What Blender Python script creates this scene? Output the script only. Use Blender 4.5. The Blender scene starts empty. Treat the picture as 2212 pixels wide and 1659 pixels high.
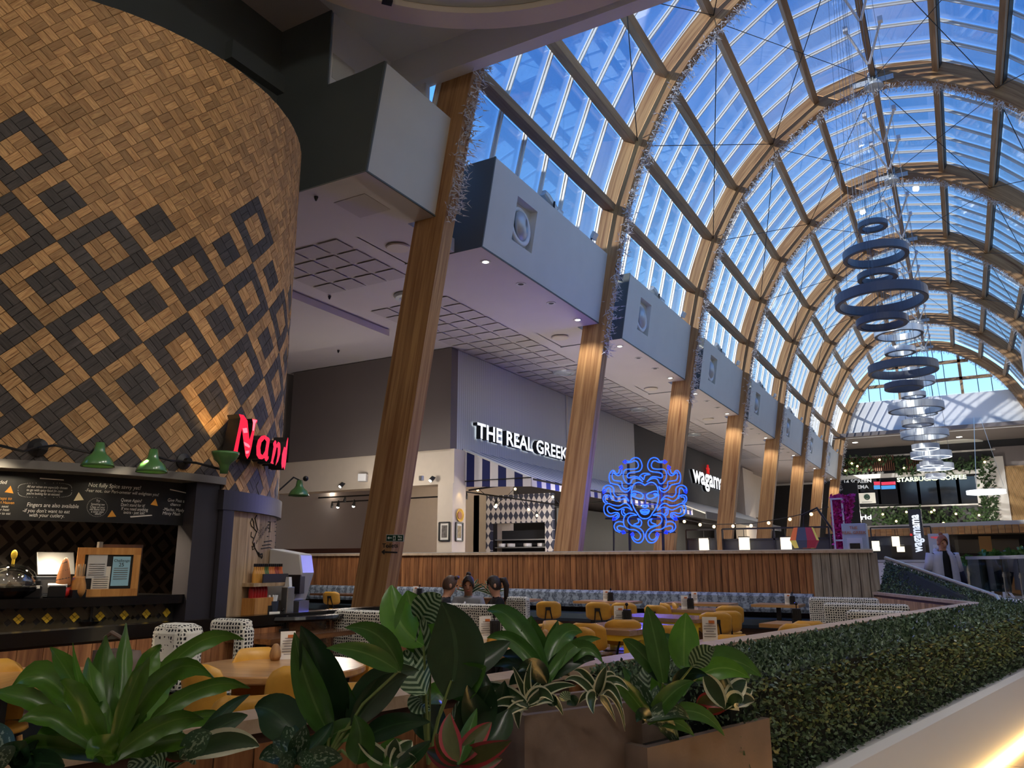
import bpy, bmesh, math, random
import numpy as np
from mathutils import Vector, Matrix

sc = bpy.context.scene
C = sc.collection
RND = random.Random(11)
PI = math.pi

# ------------------------------------------------------------------ camera
FPX, CX, CY = 1680.0, 1106.0, 829.5
VPX, VPY = 2085.0, 1217.0            # vanishing point of the hall's long axis
PITCH = math.atan((VPY - CY) / FPX)
YAW = math.atan((VPX - CX) * math.cos(PITCH) / FPX)
EYE = 1.45
cam_d = bpy.data.cameras.new('camera')
cam_d.sensor_fit = 'HORIZONTAL'
cam_d.sensor_width = 36.0
cam_d.lens = FPX * 36.0 / 2212.0
cam_d.clip_start = 0.05
cam_d.clip_end = 400
cam = bpy.data.objects.new('camera', cam_d)
C.objects.link(cam)
cam.location = (0, 0, EYE)
cam.rotation_euler = (PI / 2 + PITCH, 0, YAW)
sc.camera = cam

# ------------------------------------------------------------------ sky, sun, exposure
world = bpy.data.worlds.new('sky')
sc.world = world
world.use_nodes = True
wn, wl = world.node_tree.nodes, world.node_tree.links
wn.clear()
w_out = wn.new('ShaderNodeOutputWorld')
w_bg = wn.new('ShaderNodeBackground')
w_tc = wn.new('ShaderNodeTexCoord')
w_sep = wn.new('ShaderNodeSeparateXYZ')
w_ramp = wn.new('ShaderNodeValToRGB')
w_ramp.color_ramp.elements[0].position = 0.0
w_ramp.color_ramp.elements[0].color = (0.62, 0.82, 0.98, 1)
w_ramp.color_ramp.elements[1].position = 1.0
w_ramp.color_ramp.elements[1].color = (0.035, 0.17, 0.66, 1)
_e = w_ramp.color_ramp.elements.new(0.22); _e.color = (0.30, 0.62, 0.98, 1)
_e = w_ramp.color_ramp.elements.new(0.55); _e.color = (0.075, 0.27, 0.80, 1)
w_noise = wn.new('ShaderNodeTexNoise')
w_noise.inputs['Scale'].default_value = 2.6
w_noise.inputs['Detail'].default_value = 5
w_cr = wn.new('ShaderNodeValToRGB')
w_cr.color_ramp.elements[0].position = 0.55
w_cr.color_ramp.elements[1].position = 0.8
w_mix = wn.new('ShaderNodeMixRGB')
w_mix.inputs[2].default_value = (0.75, 0.86, 0.98, 1)
w_mul = wn.new('ShaderNodeMath'); w_mul.operation = 'MULTIPLY'; w_mul.inputs[1].default_value = 0.55
wl.new(w_tc.outputs['Generated'], w_sep.inputs[0])
wl.new(w_sep.outputs['Z'], w_ramp.inputs[0])
wl.new(w_tc.outputs['Generated'], w_noise.inputs['Vector'])
wl.new(w_noise.outputs['Fac'], w_cr.inputs[0])
wl.new(w_cr.outputs['Color'], w_mul.inputs[0])
wl.new(w_mul.outputs[0], w_mix.inputs[0])
wl.new(w_ramp.outputs[0], w_mix.inputs[1])
wl.new(w_mix.outputs[0], w_bg.inputs['Color'])
w_bg.inputs['Strength'].default_value = 2.0
wl.new(w_bg.outputs[0], w_out.inputs[0])

SUN_DIR = Vector((1.0, 2.4, -0.60)).normalized()
sun_d = bpy.data.lights.new('sun', 'SUN')
sun_d.energy = 9.0
sun_d.angle = math.radians(0.6)
sun_d.color = (1.0, 0.93, 0.82)
sun = bpy.data.objects.new('sun', sun_d)
C.objects.link(sun)
sun.location = (-30, -60, 40)
sun.rotation_euler = SUN_DIR.to_track_quat('-Z', 'Y').to_euler()

sc.view_settings.view_transform = 'Standard'
sc.view_settings.look = 'None'
sc.view_settings.exposure = 0.0
sc.view_settings.gamma = 1.0
sc.view_settings.use_curve_mapping = False
sc.cycles.transparent_max_bounces = 24
sc.cycles.max_bounces = 10
sc.cycles.diffuse_bounces = 5
sc.cycles.glossy_bounces = 4
sc.cycles.sample_clamp_indirect = 6.0
sc.cycles.caustics_reflective = False
sc.cycles.caustics_refractive = False

# ------------------------------------------------------------------ photo pixel -> place
_cp, _sp, _cyw, _syw = math.cos(PITCH), math.sin(PITCH), math.cos(YAW), math.sin(YAW)
def ray(x, y):
    r, u, f = (x - CX) / FPX, -(y - CY) / FPX, 1.0
    up = u * _cp + f * _sp
    fw = f * _cp - u * _sp
    return Vector((r * _cyw - fw * _syw, r * _syw + fw * _cyw, up))
ORI = Vector((0, 0, EYE))
def atY(x, y, Y): d = ray(x, y); return ORI + d * (Y / d.y)
def atX(x, y, X): d = ray(x, y); return ORI + d * (X / d.x)
def atZ(x, y, Z): d = ray(x, y); return ORI + d * ((Z - EYE) / d.z)
def atD(x, y, D): d = ray(x, y); return ORI + d * (D / math.hypot(d.x, d.y))

# ------------------------------------------------------------------ mesh helpers
class MB:
    """collects geometry for ONE mesh"""
    def __init__(s):
        s.v, s.f, s.m, s.uv, s.cur = [], [], [], [], 0
    def mi(s, i): s.cur = i; return s
    def add(s, vs, fs, uvs=None):
        n = len(s.v)
        s.v += [tuple(p) for p in vs]
        for k, f in enumerate(fs):
            s.f.append(tuple(i + n for i in f)); s.m.append(s.cur)
            s.uv.append(uvs[k] if uvs else None)
        return s
    def box(s, c, size, rz=0.0, mat=None):
        hx, hy, hz = size[0] / 2, size[1] / 2, size[2] / 2
        vs = [Vector((x, y, z)) for z in (-hz, hz) for y in (-hy, hy) for x in (-hx, hx)]
        if mat is not None: vs = [mat @ p for p in vs]
        elif rz:
            m = Matrix.Rotation(rz, 3, 'Z'); vs = [m @ p for p in vs]
        c = Vector(c)
        return s.add([p + c for p in vs], [(0, 2, 3, 1), (4, 5, 7, 6), (0, 1, 5, 4), (2, 6, 7, 3), (0, 4, 6, 2), (1, 3, 7, 5)])
    def bar(s, a, b, w, h, up=(0, 0, 1)):
        a, b = Vector(a), Vector(b); d = b - a; L = d.length; d.normalize()
        up = Vector(up)
        x = d.cross(up)
        if x.length < 1e-4: x = d.cross(Vector((1, 0, 0)))
        x.normalize(); u = x.cross(d).normalized()
        m = Matrix((x, d, u)).transposed()
        return s.box((a + b) / 2, (w, L, h), mat=m)
    def tube(s, pts, r, n=6, caps=True, closed=False):
        pts = [Vector(p) for p in pts]
        rs = r if isinstance(r, (list, tuple)) else [r] * len(pts)
        base = len(s.v); ref = None; rings = []
        N = len(pts)
        for i, p in enumerate(pts):
            if closed: t = pts[(i + 1) % N] - pts[i - 1]
            else: t = pts[min(i + 1, N - 1)] - pts[max(i - 1, 0)]
            if t.length < 1e-9: t = Vector((0, 0, 1))
            t.normalize()
            if ref is None: ref = Vector((0, 0, 1)) if abs(t.z) < 0.9 else Vector((1, 0, 0))
            x = ref - t * ref.dot(t)
            if x.length < 1e-5: x = t.orthogonal()
            x.normalize(); ref = x; y = t.cross(x)
            rings.append([p + (x * math.cos(2 * PI * k / n) + y * math.sin(2 * PI * k / n)) * rs[i] for k in range(n)])
        vs = [q for g in rings for q in g]; fs = []
        for i in range(N if closed else N - 1):
            j = (i + 1) % N
            for k in range(n):
                k2 = (k + 1) % n
                fs.append((i * n + k, i * n + k2, j * n + k2, j * n + k))
        if caps and not closed:
            fs.append(tuple(range(n - 1, -1, -1))); fs.append(tuple((N - 1) * n + k for k in range(n)))
        return s.add(vs, fs)
    def lathe(s, prof, n=20, c=(0, 0, 0), mat=None):
        vs, fs = [], []
        c = Vector(c)
        for r, z in prof:
            for k in range(n):
                p = Vector((r * math.cos(2 * PI * k / n), r * math.sin(2 * PI * k / n), z))
                vs.append((mat @ p if mat is not None else p) + c)
        for i in range(len(prof) - 1):
            for k in range(n):
                k2 = (k + 1) % n
                fs.append((i * n + k, i * n + k2, (i + 1) * n + k2, (i + 1) * n + k))
        closed = prof[0] == prof[-1]
        if prof[0][0] > 1e-5 and not closed: fs.append(tuple(range(n - 1, -1, -1)))
        if prof[-1][0] > 1e-5 and not closed: fs.append(tuple((len(prof) - 1) * n + k for k in range(n)))
        return s.add(vs, fs)
    def prism(s, poly, a, b, f):
        """poly: 2-D points; f(u, v, w) -> 3-D ; extruded from w=a to w=b"""
        n = len(poly)
        vs = [f(u, v, a) for u, v in poly] + [f(u, v, b) for u, v in poly]
        fs = [tuple(range(n - 1, -1, -1)), tuple(range(n, 2 * n))]
        for i in range(n):
            j = (i + 1) % n
            fs.append((i, j, n + j, n + i))
        return s.add(vs, fs)
    def ball(s, c, r, n=12, m=8, sc3=(1, 1, 1)):
        prof = [(max(1e-6, r * math.sin(PI * i / m)), -r * math.cos(PI * i / m)) for i in range(m + 1)]
        return s.lathe(prof, n, c, Matrix.Diagonal(Vector(sc3)))
    def mesh(s, name, mats, smooth=False):
        me = bpy.data.meshes.new(name)
        me.from_pydata(s.v, [], s.f)
        for mm in (mats if isinstance(mats, (list, tuple)) else [mats]): me.materials.append(mm)
        if len(me.materials) > 1: me.polygons.foreach_set('material_index', s.m)
        if any(u is not None for u in s.uv):
            lay = me.uv_layers.new(name='uv')
            i = 0
            for p, u in zip(me.polygons, s.uv):
                for k, li in enumerate(p.loop_indices):
                    lay.data[li].uv = u[k] if u else (0, 0)
        if smooth: me.shade_smooth()
        me.update()
        return me

def fix_normals(me):
    bm = bmesh.new(); bm.from_mesh(me)
    bmesh.ops.recalc_face_normals(bm, faces=bm.faces)
    bm.to_mesh(me); bm.free()

def obj(name, geo, mats=None, parent=None, loc=None, rot=None, smooth=False, bevel=0.0, scale=None, world_space=False):
    """one mesh object"""
    if isinstance(geo, MB):
        me = geo.mesh(name, mats, smooth)
        fix_normals(me)
    else:
        me = geo
    o = bpy.data.objects.new(name, me)
    C.objects.link(o)
    if parent is not None:
        o.parent = parent
        if world_space:
            o.matrix_parent_inverse = (Matrix.Translation(parent.location) @ parent.rotation_euler.to_matrix().to_4x4()).inverted()
    if loc is not None: o.location = loc
    if rot is not None: o.rotation_euler = rot
    if scale is not None: o.scale = scale
    if bevel:
        b = o.modifiers.new('edge', 'BEVEL'); b.width = bevel; b.segments = 2; b.limit_method = 'ANGLE'
    return o

def tag(o, label=None, cat=None, group=None, kind=None):
    if label: o['label'] = label
    if cat: o['category'] = cat
    if group: o['group'] = group
    if kind: o['kind'] = kind
    return o

def thing(name, label, cat, loc=(0, 0, 0), rz=0.0, group=None, kind=None):
    o = bpy.data.objects.new(name, None)
    o.empty_display_size = 0.1
    C.objects.link(o)
    o.location = loc
    o.rotation_euler = (0, 0, rz)
    return tag(o, label, cat, group, kind)

def dup(root, loc=None, rz=None, label=None, group=None, parent=None, kids=None):
    r = root.copy(); C.objects.link(r)
    if loc is not None: r.location = loc
    if rz is not None: r.rotation_euler = (0, 0, rz)
    if label: r['label'] = label
    if group: r['group'] = group
    for ch in (KIDS[root.name] if root.name in KIDS else list(root.children)):
        c = ch.copy(); C.objects.link(c); c.parent = r
        for g in list(ch.children):
            d = g.copy(); C.objects.link(d); d.parent = c
    return r
KIDS = {}

def struct(name, geo, mats, label=None, cat=None, **k):
    o = obj(name, geo, mats, **k)
    if o.parent is None: tag(o, label, cat, None, 'structure')
    return o

# ------------------------------------------------------------------ material helpers
def _nt(name):
    m = bpy.data.materials.new(name); m.use_nodes = True
    n, l = m.node_tree.nodes, m.node_tree.links
    b = n['Principled BSDF']
    return m, n, l, b
def set_in(b, **k):
    for a, v in k.items():
        a = a.replace('_', ' ')
        if a in b.inputs: b.inputs[a].default_value = v
def col(c): return (c[0], c[1], c[2], 1.0)
def srgb(r, g, b):
    f = lambda v: (v / 255 / 12.92) if v / 255 <= 0.04045 else ((v / 255 + 0.055) / 1.055) ** 2.4
    return (f(r), f(g), f(b))

def plain(name, c, rough=0.6, metal=0.0, spec=0.5, var=0.0, scale=6.0, bump=0.0, bscale=60.0, coat=0.0, emis=None, estr=0.0):
    m, n, l, b = _nt(name)
    b.inputs['Base Color'].default_value = col(c)
    set_in(b, Roughness=rough, Metallic=metal)
    if 'Specular IOR Level' in b.inputs: b.inputs['Specular IOR Level'].default_value = spec
    if coat: b.inputs['Coat Weight'].default_value = coat
    if emis is not None:
        b.inputs['Emission Color'].default_value = col(emis); b.inputs['Emission Strength'].default_value = estr
    tc = None
    if var or bump:
        tc = n.new('ShaderNodeTexCoord')
    if var:
        t = n.new('ShaderNodeTexNoise'); t.inputs['Scale'].default_value = scale; t.inputs['Detail'].default_value = 4
        r = n.new('ShaderNodeMapRange'); r.inputs[1].default_value = 0.3; r.inputs[2].default_value = 0.7
        r.inputs[3].default_value = 1 - var; r.inputs[4].default_value = 1 + var
        mx = n.new('ShaderNodeMixRGB'); mx.blend_type = 'MULTIPLY'; mx.inputs[0].default_value = 1; mx.inputs[1].default_value = col(c)
        l.new(tc.outputs['Object'], t.inputs['Vector']); l.new(t.outputs['Fac'], r.inputs[0]); l.new(r.outputs[0], mx.inputs[2])
        l.new(mx.outputs[0], b.inputs['Base Color'])
    if bump:
        t2 = n.new('ShaderNodeTexNoise'); t2.inputs['Scale'].default_value = bscale
        bp = n.new('ShaderNodeBump'); bp.inputs['Strength'].default_value = bump; bp.inputs['Distance'].default_value = 0.01
        l.new(tc.outputs['Object'], t2.inputs['Vector']); l.new(t2.outputs['Fac'], bp.inputs['Height']); l.new(bp.outputs[0], b.inputs['Normal'])
    return m

def wood(name, c1, c2, axis='Z', stretch=14.0, scale=3.0, rough=0.55, rand=0.25, coord='Object', knots=True, coat=0.0, spec=0.4, dark=None, fine=1.0):
    """grain along one axis of the chosen coordinates; each object / island gets its own tone"""
    m, n, l, b = _nt(name)
    set_in(b, Roughness=rough)
    b.inputs['Specular IOR Level'].default_value = spec
    if coat: b.inputs['Coat Weight'].default_value = coat; b.inputs['Coat Roughness'].default_value = 0.12
    tc = n.new('ShaderNodeTexCoord')
    geo = n.new('ShaderNodeNewGeometry'); oi = n.new('ShaderNodeObjectInfo')
    rs = n.new('ShaderNodeMath'); rs.operation = 'ADD'
    l.new(geo.outputs['Random Per Island'], rs.inputs[0]); l.new(oi.outputs['Random'], rs.inputs[1])
    fr = n.new('ShaderNodeMath'); fr.operation = 'FRACT'; l.new(rs.outputs[0], fr.inputs[0])
    off = n.new('ShaderNodeMath'); off.operation = 'MULTIPLY'; off.inputs[1].default_value = 37.0; l.new(fr.outputs[0], off.inputs[0])
    cmb = n.new('ShaderNodeCombineXYZ')
    for i in range(3): l.new(off.outputs[0], cmb.inputs[i])
    mp = n.new('ShaderNodeMapping')
    s = [scale * stretch / 2.0] * 3; s['XYZ'.index(axis)] = scale / 2.0
    mp.inputs['Scale'].default_value = s
    ad = n.new('ShaderNodeVectorMath'); ad.operation = 'ADD'
    l.new(tc.outputs[coord], mp.inputs['Vector']); l.new(mp.outputs[0], ad.inputs[0]); l.new(cmb.outputs[0], ad.inputs[1])
    t = n.new('ShaderNodeTexNoise'); t.inputs['Scale'].default_value = fine; t.inputs['Detail'].default_value = 6; t.inputs['Roughness'].default_value = 0.65
    t.inputs['Distortion'].default_value = 0.6
    l.new(ad.outputs[0], t.inputs['Vector'])
    rp = n.new('ShaderNodeValToRGB')
    rp.color_ramp.elements[0].position = 0.32; rp.color_ramp.elements[0].color = col(c2)
    rp.color_ramp.elements[1].position = 0.66; rp.color_ramp.elements[1].color = col(c1)
    if dark is not None:
        e = rp.color_ramp.elements.new(0.22); e.color = col(dark)
    l.new(t.outputs['Fac'], rp.inputs[0])
    hv = n.new('ShaderNodeMapRange'); hv.inputs[3].default_value = 1 - rand; hv.inputs[4].default_value = 1 + rand
    l.new(fr.outputs[0], hv.inputs[0])
    mx = n.new('ShaderNodeMixRGB'); mx.blend_type = 'MULTIPLY'; mx.inputs[0].default_value = 1
    l.new(rp.outputs[0], mx.inputs[1]); l.new(hv.outputs[0], mx.inputs[2])
    last = mx.outputs[0]
    if knots:
        k = n.new('ShaderNodeTexVoronoi'); k.inputs['Scale'].default_value = 0.55
        l.new(ad.outputs[0], k.inputs['Vector'])
        kr = n.new('ShaderNodeMapRange'); kr.inputs[1].default_value = 0.05; kr.inputs[2].default_value = 0.17; kr.inputs[3].default_value = 0.35; kr.inputs[4].default_value = 1.0
        l.new(k.outputs['Distance'], kr.inputs[0])
        mk = n.new('ShaderNodeMixRGB'); mk.blend_type = 'MULTIPLY'; mk.inputs[0].default_value = 1
        l.new(last, mk.inputs[1]); l.new(kr.outputs[0], mk.inputs[2]); last = mk.outputs[0]
    l.new(last, b.inputs['Base Color'])
    bp = n.new('ShaderNodeBump'); bp.inputs['Strength'].default_value = 0.25; bp.inputs['Distance'].default_value = 0.004
    l.new(t.outputs['Fac'], bp.inputs['Height']); l.new(bp.outputs[0], b.inputs['Normal'])
    return m

def glass(name, tint=(1, 1, 1), gloss=0.09, rough=0.02):
    """thin clear pane: lets light straight through, mirrors a little"""
    m = bpy.data.materials.new(name); m.use_nodes = True
    n, l = m.node_tree.nodes, m.node_tree.links; n.clear()
    o = n.new('ShaderNodeOutputMaterial'); tr = n.new('ShaderNodeBsdfTransparent'); gl = n.new('ShaderNodeBsdfGlossy')
    mx = n.new('ShaderNodeMixShader'); fz = n.new('ShaderNodeFresnel'); fz.inputs[0].default_value = 1.45
    sc_ = n.new('ShaderNodeMath'); sc_.operation = 'MULTIPLY_ADD'; sc_.inputs[1].default_value = 0.7; sc_.inputs[2].default_value = gloss * 0.3
    tr.inputs[0].default_value = col(tint); gl.inputs['Roughness'].default_value = rough
    l.new(fz.outputs[0], sc_.inputs[0]); l.new(sc_.outputs[0], mx.inputs[0]); l.new(tr.outputs[0], mx.inputs[1]); l.new(gl.outputs[0], mx.inputs[2]); l.new(mx.outputs[0], o.inputs[0])
    return m

def emit(name, c, s):
    return plain(name, c, 0.5, emis=c, estr=s)

def text_mesh(txt, size, extrude, mat, offset=0.0, shear=0.0, align='LEFT', spacing=1.0, line=1.0, res=3):
    cu = bpy.data.curves.new('t', 'FONT'); cu.body = txt; cu.size = size; cu.extrude = extrude; cu.offset = offset
    cu.shear = shear; cu.align_x = align; cu.space_character = spacing; cu.space_line = line; cu.resolution_u = res
    o = bpy.data.objects.new('t', cu); C.objects.link(o)
    dg = bpy.context.evaluated_depsgraph_get()
    me = bpy.data.meshes.new_from_object(o.evaluated_get(dg))
    bpy.data.objects.remove(o); bpy.data.curves.remove(cu)
    me.materials.clear(); me.materials.append(mat)
    return me

def split_letters(me, parent, name, mats, loc, mat3, side_mat=None):
    """each connected glyph becomes a child of the sign"""
    bm = bmesh.new(); bm.from_mesh(me)
    bmesh.ops.remove_doubles(bm, verts=bm.verts, dist=1e-5)
    seen = set(); out = []
    bm.verts.ensure_lookup_table()
    isl = []
    for v in bm.verts:
        if v in seen: continue
        st = [v]; grp = []; seen.add(v)
        while st:
            a = st.pop(); grp.append(a)
            for e in a.link_edges:
                w = e.other_vert(a)
                if w not in seen: seen.add(w); st.append(w)
        isl.append(grp)
    for grp in isl:
        idx = {v: i for i, v in enumerate(grp)}
        mb = MB()
        fs, mi = [], []
        for f in {f for v in grp for f in v.link_faces}:
            fs.append(tuple(idx[v] for v in f.verts)); mi.append(0 if abs(f.normal.z) > 0.5 or side_mat is None else 1)
        mb.v = [tuple(mat3 @ v.co) for v in grp]; mb.f = fs; mb.m = mi; mb.uv = [None] * len(fs)
        me2 = mb.mesh(name, [mats, side_mat] if side_mat else mats)
        out.append(obj(name, me2, parent=parent, loc=loc))
    bm.free(); bpy.data.meshes.remove(me)
    return out

def lamp(name, kind, loc, energy, color=(1, 0.86, 0.68), radius=0.05, target=None, spot=70, blend=0.5, parent=None):
    d = bpy.data.lights.new(name, kind); d.energy = energy; d.color = color
    if kind == 'AREA': d.shape = 'DISK'; d.size = radius * 2
    if kind in ('POINT', 'SPOT'): d.shadow_soft_size = radius
    if kind == 'SPOT': d.spot_size = math.radians(spot); d.spot_blend = blend
    o = bpy.data.objects.new(name, d); C.objects.link(o); o.location = loc
    if target is not None:
        o.rotation_euler = (Vector(target) - Vector(loc)).to_track_quat('-Z', 'Y').to_euler()
    if parent is not None: o.parent = parent
    return o
# ================================================================== SETTING
SC = 7.5
AY = [SC * (1.272 + 0.886 * i) for i in range(8)]       # near faces of the eight arches
ZS = 6.93                                               # soffit height
XA = -0.78                                              # hall centre line
AT, AW = 0.28, 0.60                                     # arch thickness, depth
ZROOF = 9.35

M = {}
M['glulam'] = wood('glulam', srgb(194, 154, 106), srgb(132, 90, 58), axis='X', stretch=30, scale=0.8, rough=0.55, rand=0.05, coord='UV', knots=False, spec=0.3, dark=srgb(86, 54, 36))
M['purlin'] = wood('purlin_wood', srgb(176, 146, 112), srgb(132, 104, 76), axis='Y', stretch=22, scale=0.8, rough=0.6, rand=0.12, knots=False, spec=0.3)
M['bar'] = plain('glazing_bar_metal', srgb(226, 226, 222), 0.4, 0.2)
M['seal'] = plain('black_seal', srgb(34, 32, 32), 0.6)
M['pane'] = glass('roof_glass', (0.93, 0.96, 1.0), 0.06)
M['white'] = plain('white_paint', srgb(232, 234, 236), 0.55)
M['palegrey'] = plain('pale_grey_paint', srgb(212, 212, 204), 0.5, var=0.03, scale=1.5)
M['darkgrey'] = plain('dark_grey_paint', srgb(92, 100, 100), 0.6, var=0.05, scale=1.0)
M['soffit'] = plain('soffit_paint', srgb(206, 200, 200), 0.7, var=0.02, scale=1.0)
M['soffit2'] = plain('soffit_panel', srgb(190, 184, 184), 0.85)
M['cream'] = plain('cream_paint', srgb(224, 212, 196), 0.7, var=0.02)
M['greywall'] = plain('grey_wall_paint', srgb(116, 108, 106), 0.7, var=0.04, scale=0.8)
M['doorgrey'] = plain('door_grey', srgb(128, 132, 136), 0.5)
M['tabledark'] = wood('dark_table_wood', srgb(122, 82, 50), srgb(66, 40, 24), axis='X', stretch=12, scale=1.6, rough=0.25, rand=0.1, coat=0.4, spec=0.5)
M['paper'] = plain('menu_paper', srgb(240, 238, 230), 0.6)
M['print'] = plain('menu_print', srgb(110, 106, 104), 0.7)
M['black'] = plain('black_metal', srgb(24, 24, 26), 0.45)
M['blackpaint'] = plain('black_paint', srgb(30, 30, 32), 0.55, var=0.1)
M['steel'] = plain('steel', srgb(190, 194, 196), 0.3, 0.9)
M['machine'] = plain('machine_grey', srgb(206, 206, 208), 0.35, 0.3)
M['blackgloss'] = plain('black_gloss', srgb(18, 17, 18), 0.18)
M['silver'] = plain('silver_paint', srgb(198, 204, 206), 0.4, 0.3)

def ribbed(name, c, freq, axis='Y', rough=0.5, depth=0.4):
    m, n, l, b = _nt(name)
    b.inputs['Base Color'].default_value = col(c); set_in(b, Roughness=rough)
    tc = n.new('ShaderNodeTexCoord'); w = n.new('ShaderNodeTexWave'); w.wave_type = 'BANDS'; w.bands_direction = axis
    w.inputs['Scale'].default_value = freq; w.inputs['Distortion'].default_value = 0
    r = n.new('ShaderNodeValToRGB'); r.color_ramp.elements[0].position = 0.0; r.color_ramp.elements[1].position = 0.18
    r.color_ramp.elements[0].color = col([v * 0.62 for v in c]); r.color_ramp.elements[1].color = col(c)
    l.new(tc.outputs['Object'], w.inputs['Vector']); l.new(w.outputs['Fac'], r.inputs[0]); l.new(r.outputs[0], b.inputs['Base Color'])
    bp = n.new('ShaderNodeBump'); bp.inputs['Strength'].default_value = depth; bp.inputs['Distance'].default_value = 0.01
    l.new(r.outputs[0], bp.inputs['Height']); l.new(bp.outputs[0], b.inputs['Normal'])
    return m

def tiles(name, c, grout, size, rough=0.3, var=0.12, mortar=0.012):
    m, n, l, b = _nt(name)
    set_in(b, Roughness=rough)
    tc = n.new('ShaderNodeTexCoord'); t = n.new('ShaderNodeTexBrick')
    t.inputs['Color1'].default_value = col(c); t.inputs['Color2'].default_value = col([v * (1 - var) for v in c]); t.inputs['Mortar'].default_value = col(grout)
    t.inputs['Scale'].default_value = 1.0; t.inputs['Mortar Size'].default_value = mortar; t.inputs['Brick Width'].default_value = size; t.inputs['Row Height'].default_value = size
    t.offset = 0.0
    l.new(tc.outputs['Object'], t.inputs['Vector']); l.new(t.outputs['Color'], b.inputs['Base Color'])
    return m
M['malltile'] = tiles('mall_floor_tile', srgb(196, 170, 138), srgb(150, 128, 104), 0.6, 0.22)
M['dinefloor'] = plain('dining_floor', srgb(120, 108, 98), 0.5, var=0.15, scale=3)

# ---- floors
mb = MB(); mb.box((-3, 28, -0.1), (46, 92, 0.2))
struct('floor', mb, M['malltile'], 'pale stone tiled floor of the shopping hall', 'floor')

# ---- vault curve (inner edge), measured as x offset from the centre line against height
_ctl = [(0, 15.08), (0.97, 14.95), (1.70, 14.64), (2.80, 13.86), (3.55, 13.10), (3.97, 12.58), (4.33, 12.02), (4.88, 10.92), (5.26, 9.86), (5.62, 8.30), (6.16, 5.26), (6.71, 1.76), (6.99, 0.0)]
_full = [(-x, z) for x, z in reversed(_ctl[1:])] + _ctl
def _catmull(P, n=14):
    out = []
    P = [P[0]] + P + [P[-1]]
    for i in range(1, len(P) - 2):
        p0, p1, p2, p3 = [np.array(q, float) for q in P[i - 1:i + 3]]
        for k in range(n):
            t = k / n
            out.append(0.5 * ((2 * p1) + (-p0 + p2) * t + (2 * p0 - 5 * p1 + 4 * p2 - p3) * t * t + (-p0 + 3 * p1 - 3 * p2 + p3) * t ** 3))
    out.append(np.array(P[-2], float))
    return np.array(out)
_inner = _catmull(_full)
for _ in range(60):
    _inner[1:-1] = 0.5 * _inner[1:-1] + 0.25 * (_inner[:-2] + _inner[2:])
_tg = np.gradient(_inner, axis=0); _tg /= np.linalg.norm(_tg, axis=1)[:, None]
_nm = np.stack([-_tg[:, 1], _tg[:, 0]], 1)
_nm *= np.sign((_nm * (_inner - np.array([0, 4.0]))).sum(1))[:, None]
_outer = _inner + _nm * AW
_sl = np.concatenate([[0], np.cumsum(np.linalg.norm(np.diff(_outer, axis=0), axis=1))])
_apex = np.argmax(_outer[:, 1]); _sl -= _sl[_apex]
def vault(s, off):
    """point at arc length s (0 = crown, negative = this side) at distance off outside the inner edge"""
    i = [np.interp(s, _sl, _inner[:, k]) for k in (0, 1)]
    n_ = [np.interp(s, _sl, _nm[:, k]) for k in (0, 1)]
    L = math.hypot(*n_); n_ = [v / L for v in n_]
    return XA + i[0] + n_[0] * off, i[1] + n_[1] * off, n_[0], n_[1]

def arch_mesh():
    mb = MB()
    ss = np.linspace(_sl[0], _sl[-1], 90)
    rows = []
    for s in ss:
        a = vault(s, 0); o = vault(s, AW)
        rows.append([(a[0], 0, a[1]), (a[0], AT, a[1]), (o[0], AT, o[1]), (o[0], 0, o[1])])
    for i in range(len(ss) - 1):
        for k in range(4):
            k2 = (k + 1) % 4
            w0 = {0: 0.0, 1: 0.3, 2: 1.0, 3: 2.0}[k]; w1 = w0 + (AT if k % 2 == 0 else AW)
            mb.add([rows[i][k], rows[i][k2], rows[i + 1][k2], rows[i + 1][k]], [(0, 1, 2, 3)],
                   [[(ss[i], w0), (ss[i], w1), (ss[i + 1], w1), (ss[i + 1], w0)]])
    mb.add(rows[0], [(0, 1, 2, 3)]); mb.add(rows[-1], [(3, 2, 1, 0)])
    return mb.mesh('timber_arch', M['glulam'])
_am = arch_mesh()
_bm = bmesh.new(); _bm.from_mesh(_am); bmesh.ops.remove_doubles(_bm, verts=_bm.verts, dist=1e-5); bmesh.ops.recalc_face_normals(_bm, faces=_bm.faces); _bm.to_mesh(_am); _bm.free()

# crown bracket
mbk = MB(); a = vault(0, 0)
mbk.box((a[0], -0.03, a[1] + 0.28), (0.26, 0.05, 0.34))
for dx in (-0.09, 0, 0.09): mbk.box((a[0] + dx, -0.07, a[1] + 0.28), (0.025, 0.06, 0.34))
for sx in (-1, 1):
    mbk.box((a[0] + sx * 0.33, -0.025, a[1] + 0.16), (0.42, 0.03, 0.16))
    for dx in (0.2, 0.34, 0.48):
        for dz in (-0.045, 0.045): mbk.box((a[0] + sx * dx, -0.045, a[1] + 0.16 + dz), (0.03, 0.02, 0.03))
mbk.lathe([(0.26, 0), (0.26, 0.07), (0.1, 0.14)], 20, (a[0], 0.0, a[1] - 0.03))
_bk = mbk.mesh('bracket', M['silver']); fix_normals(_bk)
_sh = []
for sgn in (-1, 1):
    mbs = MB(); e = vault(sgn * (abs(_sl[0]) - 0.02), AW / 2)
    mbs.box((e[0], AT / 2, 0.12), (AW + 0.1, AT + 0.08, 0.24))
    m_ = mbs.mesh('base_shoe', M['black']); fix_normals(m_); _sh.append(m_)
ARCHES = []
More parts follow.
